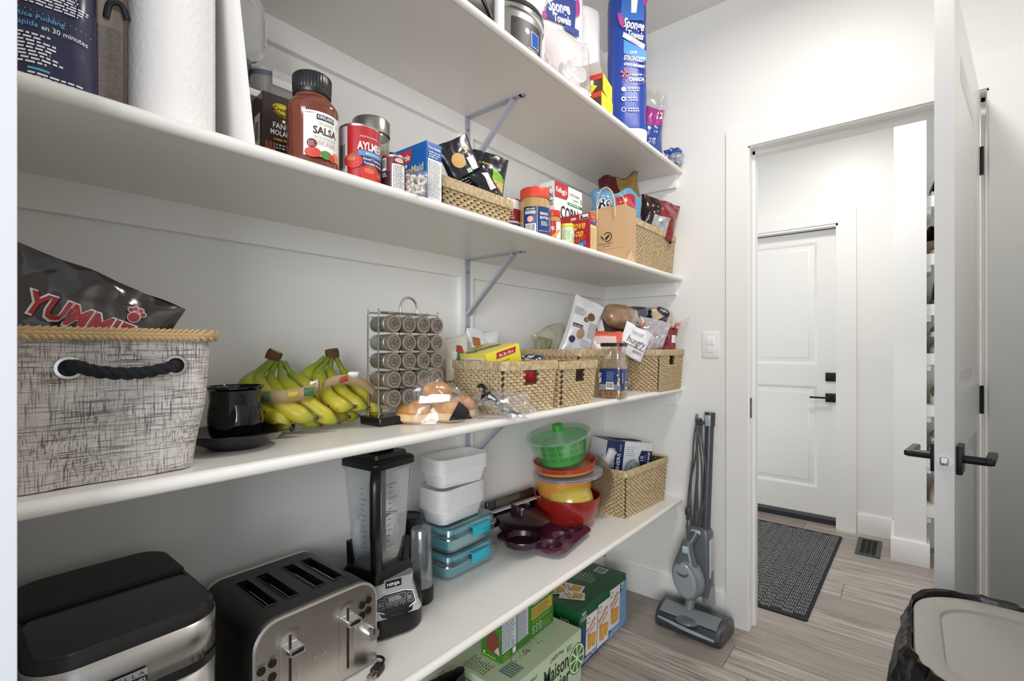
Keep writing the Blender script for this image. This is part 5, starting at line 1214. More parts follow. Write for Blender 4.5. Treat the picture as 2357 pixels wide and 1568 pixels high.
# ================================================================ lowest shelf (z = .505)
Z4 = SZ[3]+.0005
t = thing('air_fryer', 'black and steel two-basket cooker at the left end of the lowest shelf', 'air fryer', (-1.003, .196, Z4), 90)
w, d = .228, .315; BK = M('121110', .42, name='black_plastic'); GB = M('120f0d', .22, coat=.3, var=.15, scale=6, name='tinted_top')
R = lambda z, k=0, r=.055: ring(w-2*k, d-2*k, r-k*.6, z, 8)
MB().loft([R(0, .006), R(.006), R(.270), R(.284, .002), R(.291, .006), R(.2925, .012), R(.2905, .014)], BK).build('body', t)
MB().loft([ring(w-.018, d*.52, .042, .2895, 8, (0, -d*.5*.455)), ring(w-.020, d*.52-.002, .041, .2925, 8, (0, -d*.5*.455))], GB).build('top_window', t)
bw_ = (w-.016)/2; bx2 = [(bw_, .008), (bw_, d/2-.055)]+[(bw_-.045+.045*math.cos(a), d/2-.055+.045*math.sin(a)) for a in [PI/2*k/8 for k in range(1, 9)]]+[(-bw_+.045-.045*math.sin(a), d/2-.055+.045*math.cos(a)) for a in [PI/2*k/8 for k in range(0, 9)]]+[(-bw_, .008)]
MB().loft([[(x, y, .289) for x, y in bx2], [(x, y, .2975) for x, y in bx2], [(x*.985, .01+(y-.01)*.985, .2985) for x, y in bx2]], M('232220', .5)).build('raised_lid', t)
def wrapf(z0, z1, off):
    base = rrect(w+2*off, d+2*off, .056, 8); n = len(base); i0 = 9*2-1; seq = [base[(i % n)] for i in range(i0, i0+20)]
    seq = [(-w/2-off, -d*.18)]+[p for p in seq if p[1] < -d*.12]+[(w/2+off, -d*.30)]
    return MB().loft([[(x, y, z0) for x, y in seq], [(x, y, z1) for x, y in seq]], STEEL, False, False, closed=False)
wrapf(.212, .272, .001).build('steel_wrap', t, solid=.001); wrapf(.02, .200, .001).build('steel_basket_front', t, solid=.001)
MB().loft([R(.199, -.0025), R(.213, -.0025)], BK, False, False).build('black_seam', t)
L = Lab(plane((0, -d/2-.0032, 0), (1, 0, 0), (0, 0, 1))); L.rect(-.036, .218, .010, .238, c('9b9a98')); L.rect(-.032, .219, .010, .228, c('121212'), 2); L.text('B E L L A', -.013, .230, .0075, c('1a1a1a'), width=.040); L.text('PRO SERIES', -.010, .2205, .0070, W, width=.036, L=3); done(L, t, 'badge')

# toaster
t = thing('toaster', 'four slice steel toaster with black top between air fryer and blender', 'toaster', (-1.037, .508, Z4), 90)
w, d, h = .262, .262, .190; TB = M('1f1d1b', .38, bump=.05, scale=300, name='toaster_black')
arch = lambda k=0: [(-w/2+k, .006+k*0)]+[(-w/2+k+.045*(1-math.cos(a)), h-.045-k+.045*math.sin(a)) for a in [PI/2*i/7 for i in range(8)]]+[(w/2-k-.045*(1-math.cos(a)), h-.045-k+.045*math.sin(a)) for a in [PI/2*i/7 for i in range(7, -1, -1)]]+[(w/2-k, .006)]
A = arch(); m = MB(); F_ = lambda y, k=0: [(x, y, z) for x, z in arch(k)]
slots = [(-.084, -.058), (-.042, -.016), (.016, .042), (.058, .084)]; sy0, sy1 = -.072, .072
m.loft([F_(-d/2+.012), F_(d/2-.012)], TB, True, True, False)
body = m
# cut the slots: rebuild the top as strips round the holes
m = MB(); hw = w/2-.045
xs = [-hw]+[v for s in slots for v in s]+[hw]
for i in range(0, len(xs)-1, 1):
    hole = (i % 2 == 1)
    for (a, b_) in (((-d/2+.012, sy0), (sy1, d/2-.012)) if hole else ((-d/2+.012, d/2-.012),)):
        m.add([(xs[i], a, h), (xs[i+1], a, h), (xs[i+1], b_, h), (xs[i], b_, h)], [(0, 1, 2, 3)], TB)
for s in (-1, 1):
    cur = [(s*(hw+.045*math.sin(a)), h-.045+.045*math.cos(a)) for a in [PI/2*i/7 for i in range(8)]]+[(s*w/2, .008)]
    m.loft([[(x, -d/2+.012, z) for x, z in cur], [(x, d/2-.012, z) for x, z in cur]], TB, False, False, True, closed=False)
m.add([(-w/2, -d/2+.012, .008), (w/2, -d/2+.012, .008), (w/2, d/2-.012, .008), (-w/2, d/2-.012, .008)], [(0, 3, 2, 1)], TB)
m.build('black_shell', t)
for i, (a, b_) in enumerate(slots):
    m = MB(); dk = M('0b0b0c', .35)
    A_ = lambda z, k: [(a+k, sy0+k, z), (b_-k, sy0+k, z), (b_-k, sy1-k, z), (a+k, sy1-k, z)]
    m.loft([A_(h, 0), A_(h-.012, .002), A_(h-.10, .003)][::-1], dk, True, False, False)
    m.loft([A_(h-.0005, -.002), A_(h+.0018, -.001), A_(h+.0018, .001), A_(h-.002, .0015)], M('141414', .18), False, False, False); m.build('slot', t)
    m = MB()
    for yy in [sy0+.012+k*.0165 for k in range(8)]:
        for xx in (a+.006, b_-.006): m.tube([(xx, yy, h-.014), (xx, yy, h-.09)], .0007, CHROME, 5)
    for xx in (a+.006, b_-.006): m.tube([(xx, sy0+.006, h-.014), (xx, sy1-.006, h-.014)], .0009, CHROME, 5)
    m.build('guard_wire', t)
TS = M('cdc8c1', .30, 1, bump=.04, scale=30, kind='brush', name='toaster_steel')
for y0, nm in ((-d/2, 'steel_front'), (d/2-.012, 'steel_back')):
    MB().loft([F_(y0+.0, .004), F_(y0+.002, 0), F_(y0+.012, 0)], TS, True, True, True).build(nm, t)
MB().loft([F_(-d/2+.010, -.0012), F_(-d/2+.0125, -.0012)], M('2a2a2a', .3), False, False).build('seal', t)
yf = -d/2
for i, x in enumerate((-.064, .058)):
    m = MB(); PL = lambda k, y: [(px_+x, y, pz+.088) for px_, pz in rrect(.040-2*k, .150-2*k, .016-k*.6, 5)]
    m.loft([[(p[0], p[1], p[2]) for p in PL(0, yf-.0004)][::-1], PL(.006, yf-.0012)[::-1], PL(.010, yf-.0008)[::-1]], TS, False, True, True); m.build("lever_recess", t)
    MB().box((x-.0022, yf-.0020, .025), (x+.0022, yf-.0010, .150), M('0a0a0a', .6)).build('lever_slot', t)
    z = .130
    MB().rbox((x-.015, yf-.030, z-.006), (x+.015, yf-.0, z+.006), .002, CHROME, e=.002, n=2).rbox((x-.012, yf-.0308, z-.0035), (x+.012, yf-.029, z+.0035), .001, M('1a1a1c', .3), e=.0005, n=1).build('lever', t)
for (x, z) in ((-.117, .108), (-.097, .113), (-.117, .083), (-.097, .088), (.092, .142), (.108, .147), (.092, .120), (.108, .125)):
    MB().lathe([(.0001, .0022), (.0072, .0022), (.0078, .0012), (.0082, 0)][::-1], M('101011', .35), T=Matrix.Translation((x, yf, z)) @ Matrix.Rotation(PI/2, 4, 'X'), n=22).build('button', t)
L = Lab(front(d, .0006)); kk = c('3a3733')
for x, z, s in ((-.117, .118, 'CANCEL'), (-.096, .123, 'BAGEL'), (-.117, .071, 'REHEAT'), (-.096, .076, 'DEFROST'), (.092, .151, 'CANCEL'), (.108, .156, 'BAGEL'), (.108, .113, 'DEFROST')): L.text(s, x, z, .0042, kk, bold=.01)
L.text('BELLA', -.004, .080, .010, c('a39c93'), L=1); done(L, t, 'printed_text')
MB().lathe([(.0145, 0), (.0140, .006), (.0135, .020), (.0125, .022), (.0001, .022)], CHROME, T=Matrix.Translation((.108, yf, .080)) @ Matrix.Rotation(PI/2, 4, 'X'), n=36).box((.1075, yf-.0235, .080), (.1085, yf-.0215, .0925), BLACK).build('dial', t)
for x in (-.1, .1):
    for y in (-.1, .1): MB().lathe([(.008, 0), (.010, .008)], BLACK, c=(x, y, 0), n=14).build('foot', t)
# its plug lying on the shelf edge
t = thing('power_plug', 'black three-pin plug resting on the shelf right of the toaster', 'plug', (-.875, .618, Z4), 25)
MB().rbox((-.011, -.016, .001), (.011, .014, .017), .005, M('1a1a1b', .45), e=.004).tube(smoothpath([(0, .012, .010), (-.002, .030, .010), (-.018, .040, .008), (-.040, .035, .006)], 5), .003, M('1a1a1b', .45)).build('plug_body', t)
BRS = M('b9a88a', .3, 1)
MB().rbox((-.0075, -.031, .0060), (-.006, -.015, .0125), .0005, BRS, e=.0003, n=1).rbox((.006, -.031, .0060), (.0075, -.015, .0125), .0005, BRS, e=.0003, n=1).tube([(0, -.015, .014), (0, -.033, .014)], .0023, BRS, 8).build('prong', t)

# blender
t = thing('blender', 'tall blender with clear square jar, black handle and silver control panel', 'blender', (-1.035, .754, Z4), 72)
BKB = M('0c0c0d', .36, name='blender_black'); SLV = M('c3c2c3', .32, .35, name='silver_plastic')
def sq(wd, dp, r, z, cy_=0): return ring(wd, dp, r, z, 6, (0, cy_))
MB().loft([sq(.150, .170, .055, .001), sq(.164, .184, .062, .006), sq(.166, .186, .062, .055), sq(.160, .172, .055, .070), sq(.128, .128, .03, .104, .014), sq(.124, .122, .024, .122, .016)], BKB).build('base', t)
# sloping control fascia
fz = [(.166, -.0945, .050), (.166, -.0945, .056), (.130, -.048, .112), (.128, -.0465, .128)]
P0 = [(-.072, -.062), (-.066, -.080), (-.054, -.0925), (.054, -.0925), (.066, -.080), (.072, -.062)]
r0 = [(x, y, .052) for x, y in P0]; r1 = [(x*.80, y*.58-.008, .104) for x, y in P0]; r2 = [(x*.80, y*.58-.008, .128) for x, y in P0]
back = lambda R_, yy: [(p[0], yy, p[2]) for p in (R_[-1], R_[0])]
MB().loft([r0+back(r0, -.03), r1+back(r1, .0), r2+back(r2, .0)], SLV, True, True, True).build('fascia', t)
U = Vector((1, 0, 0)); a0 = Vector((0, -.0925, .052)); a1 = Vector((0, -.0925*.58-.008, .104)); V = (a1-a0).normalized()
L = Lab(lambda u, v, h_: tuple(a0+U*u+V*v+U.cross(V)*(.0016-.022*0+h_*.0003)))
pan = lambda k: [(-.048+k, .020+k), (-.030+k*.6, .012+k), (.030-k*.6, .012+k), (.048-k, .020+k), (.046-k, .044-k), (.026, .050-k), (-.026, .050-k), (-.046+k, .044-k)]
L.poly(pan(-.002), W, 1); L.poly(pan(0), c('232427'), 2); L.poly([(-.024, .030), (.024, .030), (.028, .046), (-.028, .046)], c('9fa0a2'), 3); L.poly([(-.023, .031), (.023, .031), (.027, .045), (-.027, .045)], c('3a3b3e'), 4)
L.lines(-.016, .033, .018, .043, 3, W, L=5, fill=.4)
for k, x in enumerate((-.017, .0, .017)): L.rect(x-.0065, .0155, x+.0065, .0275, c('b5b6b8'), 3); L.rect(x-.0057, .0163, x+.0057, .0267, c('2c2d30'), 4); L.text(str(k+1), x, .0185, .007, W, L=5)
for x in (-.037, .037): L.rect(x-.0075, .022, x+.0075, .042, c('b5b6b8'), 3); L.rect(x-.0067, .0228, x+.0067, .0412, c('2c2d30'), 4); L.lines(x-.005, .027, x+.005, .037, 3, W, L=5, fill=.5)
L.lines(-.014, .001, .016, .009, 3, c('444444'), fill=.45); done(L, t, 'control_panel')
L = Lab(plane((0, -.0617, 0), (1, 0, 0), (0, 0, 1), .0008)); L.rect(-.020, .108, .020, .1255, c('141416')); L.text('NINJA', 0, .1125, .0105, W, bold=.03, width=.032); done(L, t, 'brand_plate')
# jar, turned so a corner with the handle faces the camera
JT = Matrix.Translation((-.013, .014, 0)) @ Matrix.Rotation(math.radians(-66), 4, 'Z')
MB().loft([ring(.118, .118, .014, .121, 5), ring(.130, .130, .014, .123, 5), ring(.128, .128, .014, .135, 5), ring(.112, .112, .014, .150, 5)], BKB, T=JT).build('collar', t)
for sx_ in (-1, 1):
    for sy_ in (-1, 1):
        MB().loft([[(sx_*(.030+a*.024), sy_*(.030+b_*.024), z) for a, b_ in ((0, 1), (1, 1), (1, 0), (.8, .1), (.72, .72), (.1, .8))][::1] for z in (.135,)]+[[(sx_*(.040+a*.016), sy_*(.040+b_*.016), .205) for a, b_ in ((0, 1), (1, 1), (1, 0), (.8, .1), (.72, .72), (.1, .8))]], BKB, smooth=False, T=JT).build('corner_guard', t)
CJ = film('e9edf0', .13, .04)
MB().loft([ring(.088, .088, .012, .140, 5), ring(.092, .092, .013, .165, 5), ring(.100, .100, .014, .185, 5), ring(.126, .126, .016, .385, 5), ring(.136, .136, .018, .392, 5), ring(.136, .136, .018, .405, 5)], CJ, True, False, T=JT).build('jar', t)
MB().loft([ring(.138, .138, .018, .398, 5), ring(.138, .138, .018, .412, 5), ring(.128, .128, .016, .418, 5), ring(.108, .108, .014, .420, 5), ring(.104, .104, .014, .430, 5)], BKB, T=JT).rbox((-.03, -.03, .430), (.03, .03, .440), .01, BKB, T=JT).build('lid', t)
hp = [JT @ Vector(p) for p in ((.052, -.052, .150), (.058, -.058, .175), (.066, -.066, .215), (.079, -.079, .26), (.083, -.083, .33), (.080, -.080, .375), (.066, -.066, .398))]
MB().tube(smoothpath([tuple(p) for p in hp], 6), .0135, BKB, 12).build('handle', t)
m = MB(); m.tube([(0, .014, .15), (0, .014, .395)], .006, M('2a2a2c', .4), 10); SB = M('c9c9cc', .2, 1)
for z, a in ((.165, .3), (.185, 1.8), (.25, .9), (.27, 2.4), (.335, .2)):
    for s in (-1, 1):
        A1 = a+(s > 0)*PI; pts = [(0, 0), (.036, .006), (.040, .0), (.034, -.006)]
        V4 = [(math.cos(A1)*x-math.sin(A1)*y, .014+math.sin(A1)*x+math.cos(A1)*y, z+.12*x) for x, y in pts]
        m.loft([V4, [(x, y, zz_+.0012) for x, y, zz_ in V4]], SB, smooth=False)
m.build('blade_stack', t)
for sgn, mp in ((1, JT @ Matrix.Rotation(0, 4, 'Z')), (2, JT @ Matrix.Rotation(-PI/2*0+PI/2, 4, 'Z'))):
    def mpf(u, v, h_, M_=mp):
        k = .050+.013*(v-.185)/.2+.0009; return tuple(M_ @ Vector((u, -k, v)))
    L = Lab(mpf); kk = c('26282b'); u0 = .004 if sgn == 1 else -.02
    for i in range(12):
        z = .20+i*.0135; L.rect(u0, z, u0+(.016 if i % 3 == 0 else .010), z+.0011, kk)
        if i % 3 == 0: L.text(str(i//3+1), u0-.005, z-.002, .006, kk); L.text('CUPS' if i == 9 else 'ml', u0+.024, z-.001, .0045, kk)
    done(L, t, 'measure_scale')
# travel cup upside down beside it
t = thing('blender_cup', 'clear tall cup with black blade base right of the blender', 'cup', (-1.035, .872, Z4), 0)
MB().lathe([(.030, 0), (.033, .004), (.034, .038), (.031, .044)], BKB, n=32).build('blade_base', t)
MB().lathe([(.031, .040), (.0315, .05), (.029, .12), (.0285, .196), (.027, .199)], film('e6ecf0', .15, .05), n=32, cap0=False).build('cup_body', t)
t = thing('small_black_lid', 'black ring lid behind the blender jar', 'lid', (-1.10, .885, Z4+.0), 0)
MB().lathe([(.030, 0), (.032, .01), (.030, .19), (.033, .195), (.036, .215), (.032, .218), (.030, .215)], M('0d0d0f', .4), n=30).build('body', t)

# bento boxes
TEAL = M('24a3b8', .3, coat=.2, name='teal_plastic'); CLB = film('f2fafb', .09, .05)
t0_ = None
for k, z in enumerate((0, .081)):
    t = thing('bento_box', 'clear lunch box with teal clips, %s of the pair under the white tubs' % ('lower', 'upper')[k], 'lunch box', (-1.118, 1.092, Z4+z), 90+k*2, 'clear and teal lunch boxes')
    w, d = .236, .160
    MB().loft([ring(w-.030, d-.030, .022, .001), ring(w-.018, d-.018, .026, .005), ring(w-.006, d-.006, .03, .042)], CLB, True, False).build('tray', t)
    MB().loft([ring(w, d, .032, .040), ring(w+.003, d+.003, .033, .043), ring(w, d, .032, .048), ring(w-.012, d-.012, .028, .052), ring(w-.018, d-.018, .026, .068), ring(w-.034, d-.034, .022, .075)], film('eef9fa', .09, .06), False, True).build('lid', t)
    MB().loft([ring(w-.040, d-.036, .022, .006), ring(w-.034, d-.03, .024, .034)], film('35b4c6', .05, .60), True, False).box((-.01, -d/2+.02, .006), (-.008, d/2-.02, .034), TEAL).build('divider', t)
    MB().loft([ring(w-.030, d-.028, .024, .054), ring(w-.038, d-.036, .022, .066)], film('2aa9bd', .05, .75), True, False).build('teal_insert', t)
    MB().rbox((-.02, -d/2-.006, .030), (.062, -d/2-.001, .062), .002, TEAL, e=.002, n=2).rbox((-.02, -d/2-.004, .058), (.062, -d/2+.018, .063), .003, TEAL, e=.002, n=2).build('clip', t)

# stacks of white takeout tubs
ORD = ['first', 'second', 'third', 'fourth', 'fifth', 'sixth', 'seventh', 'eighth', 'ninth', 'tenth']
TUB = film('ffffff', .08, .66, rough=.25, name='milky_plastic')
def tubs(x, y, z, rz, n, w, d, hh, grp, pitch, lbf):
    first = None
    for k in range(n):
        t = thing('food_tub', lbf(k), 'food tub', (x, y, z+k*pitch), rz, grp)
        if first is None:
            m = MB(); m.loft([ring(w-.034, d-.030, .022, .0012, 4), ring(w-.012, d-.010, .028, hh-.010, 4), ring(w-.010, d-.008, .028, hh-.007, 4), ring(w, d, .030, hh-.006, 4), ring(w, d, .030, hh-.0025, 4), ring(w-.008, d-.006, .028, hh, 4)], TUB, True, False); first = m.build('shell', t)
        else: o = first.copy(); COL.objects.link(o); o.parent = t
tubs(-1.118, 1.070, Z4+.160, 92, 10, .206, .118, .048, 'nested milky tubs, lower stack', .0066, lambda k: '%s milky tub from the bottom of the lower nested stack' % ORD[k])
tubs(-1.115, 1.076, Z4+.160+.0066*9+.050, 84, 8, .206, .122, .050, 'nested milky tubs, upper stack', .0055, lambda k: '%s milky tub from the bottom of the upper nested stack' % ORD[k])

# silicone bakeware
PUR = M('4a2338', .32, coat=.25, name='plum_silicone'); PUD = M('2a1420', .3, coat=.2, name='dark_plum_silicone')
t = thing('donut_pan', 'plum silicone donut pan lying on the lowest shelf in front of the red bowl', 'baking pan', (-1.020, 1.435, Z4), 8)
def tray(mbx, w, d, r, zt_, cav, ro, ri, dep, mat):
    """plate with ring-shaped cavities made as a height field"""
    n = 84; vs = []; hh = lambda x, y: 0
    def H(x, y):
        z = zt_
        for cx_, cy_ in cav:
            q = math.hypot(x-cx_, y-cy_)
            if q < ro:
                mid = (ro+ri)/2; s = (q-ri)/(ro-ri)
                z = zt_-dep*max(0, math.sin(max(0, min(1, s))*PI))**.55 if q > ri else zt_-.004
        return z
    def fn(a, b):
        x, y = (a-.5)*w, (b-.5)*d
        ex, ey = max(0, abs(x)-(w/2-r)), max(0, abs(y)-(d/2-r)); q = math.hypot(ex, ey)
        if q > r: sc = r/q; x = math.copysign(w/2-r+ex*sc, x) if ex > 0 else x; y = math.copysign(d/2-r+ey*sc, y) if ey > 0 else y
        return (x, y, H(x, y))
    mbx.grid(fn, n, n, mat)
    mbx.loft([ring(w, d, r, zt_), ring(w+.004, d+.004, r, zt_-.002), ring(w+.004, d+.004, r, zt_-.006), ring(w-.01, d-.01, r, zt_-.006)], mat, False, False)
    for cx_, cy_ in cav: mbx.lathe([(ro*.55, .001), (ro*.92, .006), (ro, zt_-.004)], mat, c=(cx_, cy_, 0), n=26, cap1=False)
m = MB(); tray(m, .268, .272, .040, .026, [(x, y) for x in (-.082, .0, .082) for y in (-.066, .066)] if 0 else [(x, y) for x in (-.066, .066) for y in (-.084, 0, .084)], .037, .012, .020, PUR); m.build('tray', t)
t = thing('cake_mould', 'dark plum heart-lobed silicone mould on top of the donut pan', 'cake mould', (-1.105, 1.395, Z4+.0285), 20)
MB().lathe([(.060, 0), (.072, .004), (.088, .030), (.090, .036), (.094, .037), (.094, .040), (.086, .040), (.070, .010), (.0001, .008)], PUD, n=64, f=lambda a, z: 1+.05*math.cos(a*2)).build('mould', t)
t = thing('cake_mould', 'flat dark silicone mould at the front left of the donut pan', 'cake mould', (-1.01, 1.292, Z4+.0285), 0)
MB().lathe([(.050, 0), (.060, .003), (.064, .022), (.067, .023), (.066, .026), (.060, .024), (.054, .008), (.0001, .007)], PUD, n=48).build('mould', t)
t = thing('cake_mould', 'dark lidded pan with pointed flap leaning behind the donut pan', 'cake mould', (-1.085, 1.375, Z4+.062), 15, ry=8)
MB().lathe([(.070, 0), (.080, .004), (.098, .026), (.101, .030), (.096, .032), (.0001, .036)], PUD, n=56, f=lambda a, z: 1+.06*math.cos(a*3)).build('mould', t)
P = bagf(.055, .034, .010, 141, .003, .1); bag_body(MB(), P, .055, .034, PUD, T=Matrix.Translation((-.01, -.02, .030))).build('flap', t)
t = thing('roasting_pan', 'black rimmed pan with pale printed lid standing behind the moulds', 'pan', (-1.148, 1.41, Z4+.045), 86, rx=-8)
MB().rbox((-.13, -.008, 0), (.13, .010, .098), .008, M('141416', .2, coat=.4), e=.006).build('pan_body', t)
MB().rbox((-.128, -.040, .060), (.128, -.010, .064), .006, M('d5d3d0', .3), e=.001).build('pale_rim', t)
L = Lab(front(.018)); L.rect(-.05, .02, .09, .055, c('97a4b8')); L.lines(-.04, .024, .08, .05, 5, c('4a4a55')); L.rect(-.09, .074, .04, .092, c('4d4a3a')); done(L, t)

# bowls, plates and salad spinner
RED = M('8c211b', .2, coat=.4, name='red_melamine')
def bowlprof(R_, h_, th=.003, k=.55):
    o = [(R_*.42, 0)]+[(R_*(.42+.58*math.sin(a)**.9), h_*(1-math.cos(a))) for a in [PI/2*i/12 for i in range(1, 13)]]
    i_ = [(max(.0001, r-th), z+th*(1 if z < h_*.8 else .2)) for r, z in o[::-1]]+[(.0001, th)]
    return o+i_
t = thing('mixing_bowl', 'large red mixing bowl at the bottom of the bowl stack', 'bowl', (-1.045, 1.622, Z4), 0, 'stacked mixing bowls')
MB().lathe(bowlprof(.129, .118), RED, n=72).build('bowl', t)
t = thing('mixing_bowl', 'upturned yellow bowl inside the red bowl', 'bowl', (-1.020, 1.604, Z4+.096), 0, 'stacked mixing bowls', ry=-7, rx=3)
MB().lathe([(r, .070-z) for r, z in bowlprof(.092, .070)], M('c6ae48', .2, coat=.4), n=64).build('bowl', t)
t = thing('mixing_bowl', 'orange bowl standing behind the yellow one in the red bowl', 'bowl', (-1.062, 1.640, Z4+.044), 0, 'stacked mixing bowls', ry=-3, rx=4)
MB().lathe(bowlprof(.112, .145), M('cf8b3c', .2, coat=.4), n=64).build('bowl', t)
for k in range(2):
    t = thing('plate_lid', ('lower' if k == 0 else 'upper')+' of two thin clear grey lids lying on the orange bowl', 'lid', (-1.05, 1.638, Z4+.191+k*.006), 0, 'clear lids on the bowls', ry=-2.5, rx=4)
    MB().lathe([(.134, 0), (.137, .001), (.137, .004), (.132, .005), (.0001, .005)], film('c5c3cf', .2, .62), n=64).build('disc', t)
t = thing('mixing_bowl', 'shallow bowl, orange outside with red wavy rim, above the lids', 'bowl', (-1.055, 1.625, Z4+.206), 0, 'stacked mixing bowls', ry=-2, rx=4)
wv = lambda a, z: 1
MB().lathe([(.08, 0), (.112, .006), (.119, .018)], M('cf9a44', .25, coat=.3), n=64).build('orange_band', t)
m = MB(); n = 64; R1 = [(.1195*math.cos(2*PI*k/n), .1195*math.sin(2*PI*k/n), .017) for k in range(n)]; R2 = [(.125*math.cos(a), .125*math.sin(a), .040+.006*math.sin(a*2+.4)) for a in [2*PI*k/n for k in range(n)]]; R3 = [(.121*math.cos(a), .121*math.sin(a), .040+.006*math.sin(a*2+.4)) for a in [2*PI*k/n for k in range(n)]]; R4 = [(.108*math.cos(a), .108*math.sin(a), .012) for a in [2*PI*k/n for k in range(n)]]
m.loft([R1, R2, R3, R4], M('b63c2a', .2, coat=.4), False, True); m.build('red_rim', t)
t = thing('salad_spinner', 'green salad spinner tilted on top of the bowl stack', 'salad spinner', (-1.062, 1.620, Z4+.246), 0, rx=11, ry=-4)
MB().lathe([(.080, .004), (.088, .006), (.112, .098), (.114, .100), (.112, .101), (.086, .010), (.0001, .008)], M('4fbf58', .35, name='green_basket'), n=64).build('basket', t)
L = Lab(lambda u, v, h_: (lambda r, a: (r*math.sin(a), -r*math.cos(a), v))(.088+.024*(v-.006)/.092+.0006+h_*.0003, u/.1+.85), flat=False); dg = c('27703a')
for v0 in (.026, .052, .077):
    for k in range(-13, 14):
        if k % 5 != 0:
            for q in range(1): L.rect(k*.0085, v0, k*.0085+.0028, v0+.015, dg)
done(L, t, 'vent_slots')
MB().lathe([(.086, 0), (.094, .003), (.121, .102), (.123, .104)], film('e6f8ea', .07, .05), n=64, cap1=False).build('outer_bowl', t)
MB().lathe([(.124, .100), (.127, .101), (.128, .110), (.122, .116), (.085, .124), (.0001, .127)], film('e4f4ee', .08, .16), n=64, cap0=False).build('lid', t)
MB().lathe([(.020, .124), (.022, .126), (.021, .148), (.018, .150), (.0001, .150)], M('2fa02c', .3, coat=.2), n=28, f=lambda a, z: 1+.04*math.cos(a*4)).build('knob', t)
t = thing('pot_lid', 'large clear round lid standing on edge between bowls and basket', 'lid', (-1.045, 1.768, Z4+.128), 0, ry=0, rx=72)
MB().lathe([(.122, 0), (.126, .001), (.126, .004), (.118, .005), (.114, .003), (.0001, .006)], film('e6e0d6', .08, .08), n=64).build('disc', t)

# basket with waste bags box
wicker('straw basket with the white bag box at the far end of the lowest shelf', (-1.006, 1.992, Z4), .366, .275, .195, 86, rim=.026)
t = thing('liner_box', 'white and navy box of wastebasket liners tilted in its basket', 'box', (-1.035, 2.035, Z4+.085), 62, rx=0, ry=8)
w, d, h = .25, .125, .185; BG = M('e2e3e6', .4)
MB().rbox((-w/2, -d/2, 0), (w/2, d/2, h), .0015, BG, e=.001, n=1, smooth=False).build('body', t)
MB().box((-.055, -.020, h+.0005), (.095, .030, h+.003), M('1b1b1d', .8)).build('opening', t)
L = Lab(front(d)); NV = c('232a5c'); L.rect(-w/2, 0, -.030, h, NV); L.text('WASTEBASKET', -.078, .080, .026, W, bold=.01, rot=PI/2, width=.150, L=2); L.text('LINERS', -.047, .088, .026, W, bold=.01, rot=PI/2, width=.085, L=2); L.text('CLEAR', -.047, .155, .010, W, rot=PI/2); L.text('KIRKLAND', -.110, .10, .013, W, rot=PI/2, bold=.03, L=2)
L.disc(.025, .048, .046, speckle('b3bcc2', '8d979e', 50, .5), 1, ry=.062); L.poly([(.052, .115), (.065, .150), (.125, .150), (.125, .078), (.065, .078)], NV, 3); L.text('10', .079, .115, .026, W, rot=PI/2, bold=.02, L=5); L.text('GALLON', .091, .115, .008, W, rot=PI/2, L=5); L.text('500 BAGS', .112, .114, .015, W, rot=PI/2, bold=.03, L=5); L.lines(-.02, .12, .03, .165, 5, c('5a6070'), fill=.25); done(L, t)
L = Lab(plane((0, 0, h), (1, 0, 0), (0, 1, 0))); L.rect(-w/2, -d/2, -.03, d/2, NV); done(L, t, 'top_label')
t = thing('bag_roll', 'grey-white rolled tube leaning left of the liner box', 'roll', (-1.085, 1.885, Z4+.08), 0, rx=-20, ry=22)
MB().lathe([(.021, 0), (.022, .002), (.022, .10)], M('7d8588', .4), n=24).lathe([(.024, .095), (.025, .10), (.026, .185), (.020, .188)], M('dcdcda', .4), n=24).build('tube', t)
packet('blue_packet', 'small blue packet edge behind the salad spinner', (-1.12, 1.83, Z4+.15), 70, .07, .15, .03, M('2b4a94', .35), 151)

# ================================================================ floor under the shelves
t = thing('snack_carton', 'large green and blue snack carton on the floor by the far wall', 'carton', (-1.075, 1.755, 0.0005), 91)
w, d, h = .402, .245, .212; GN = M('14532f', .35, coat=.15); BL = M('2b5aa8', .35)
MB().rbox((-w/2, -d/2, 0), (w/2, d/2, h), .0015, GN, e=.001, n=1, smooth=False).build('body', t)
def crispbag(L, u, v, s, rot=0, Lr=3):
    cr, sr = math.cos(rot), math.sin(rot); Q = lambda a, b: (u+s*(cr*a-sr*b), v+s*(sr*a+cr*b))
    L.poly([Q(-.030, -.05), (Q(.030, -.05)), Q(.033, .05), Q(-.027, .05)], c('ebe6df'), Lr); L.poly([Q(-.018, -.038), Q(.022, -.044), Q(.024, -.006), Q(-.020, -.002)], c('d39a3e'), Lr+1)
    L.text('Sensible', *Q(.0, .016), s*.016, c('b5372f'), L=Lr+1, bold=.02, rot=rot+.5, shear=.2); L.text('Portions', *Q(.004, .004), s*.013, c('b5372f'), L=Lr+1, bold=.02, rot=rot+.5); L.poly([Q(-.026, -.05), Q(.026, -.05), Q(.027, -.040), Q(-.026, -.043)], c('e9e6e2'), Lr+2)
    L.disc(*Q(-.016, .036), s*.008, c('3a3a40'), Lr+1, r0=.8)
    for k in range(5): L.poly([Q(-.014+k*.008, -.036), Q(-.010+k*.008, -.038), Q(-.004+k*.008, -.010), Q(-.009+k*.008, -.008)], c('e6b85a'), Lr+2)
L = Lab(front(d)); L.poly([(-w/2, 0), (w/2, 0), (w/2, .15), (.10, .12), (.05, .02), (-w/2, .14)], BL, 1); L.poly([(.03, 0), (w/2, .0), (w/2, .19), (.165, .17)], c('7da6cf'), 2); L.poly([(-w/2, .0), (-.06, .0), (-.10, .12), (-w/2, .15)], c('24408a'), 2)
for u, v, s in ((-.112, .098, 1.45), (-.015, .092, 1.65), (.085, .112, 1.6)): crispbag(L, u, v, s, -.05, 4)
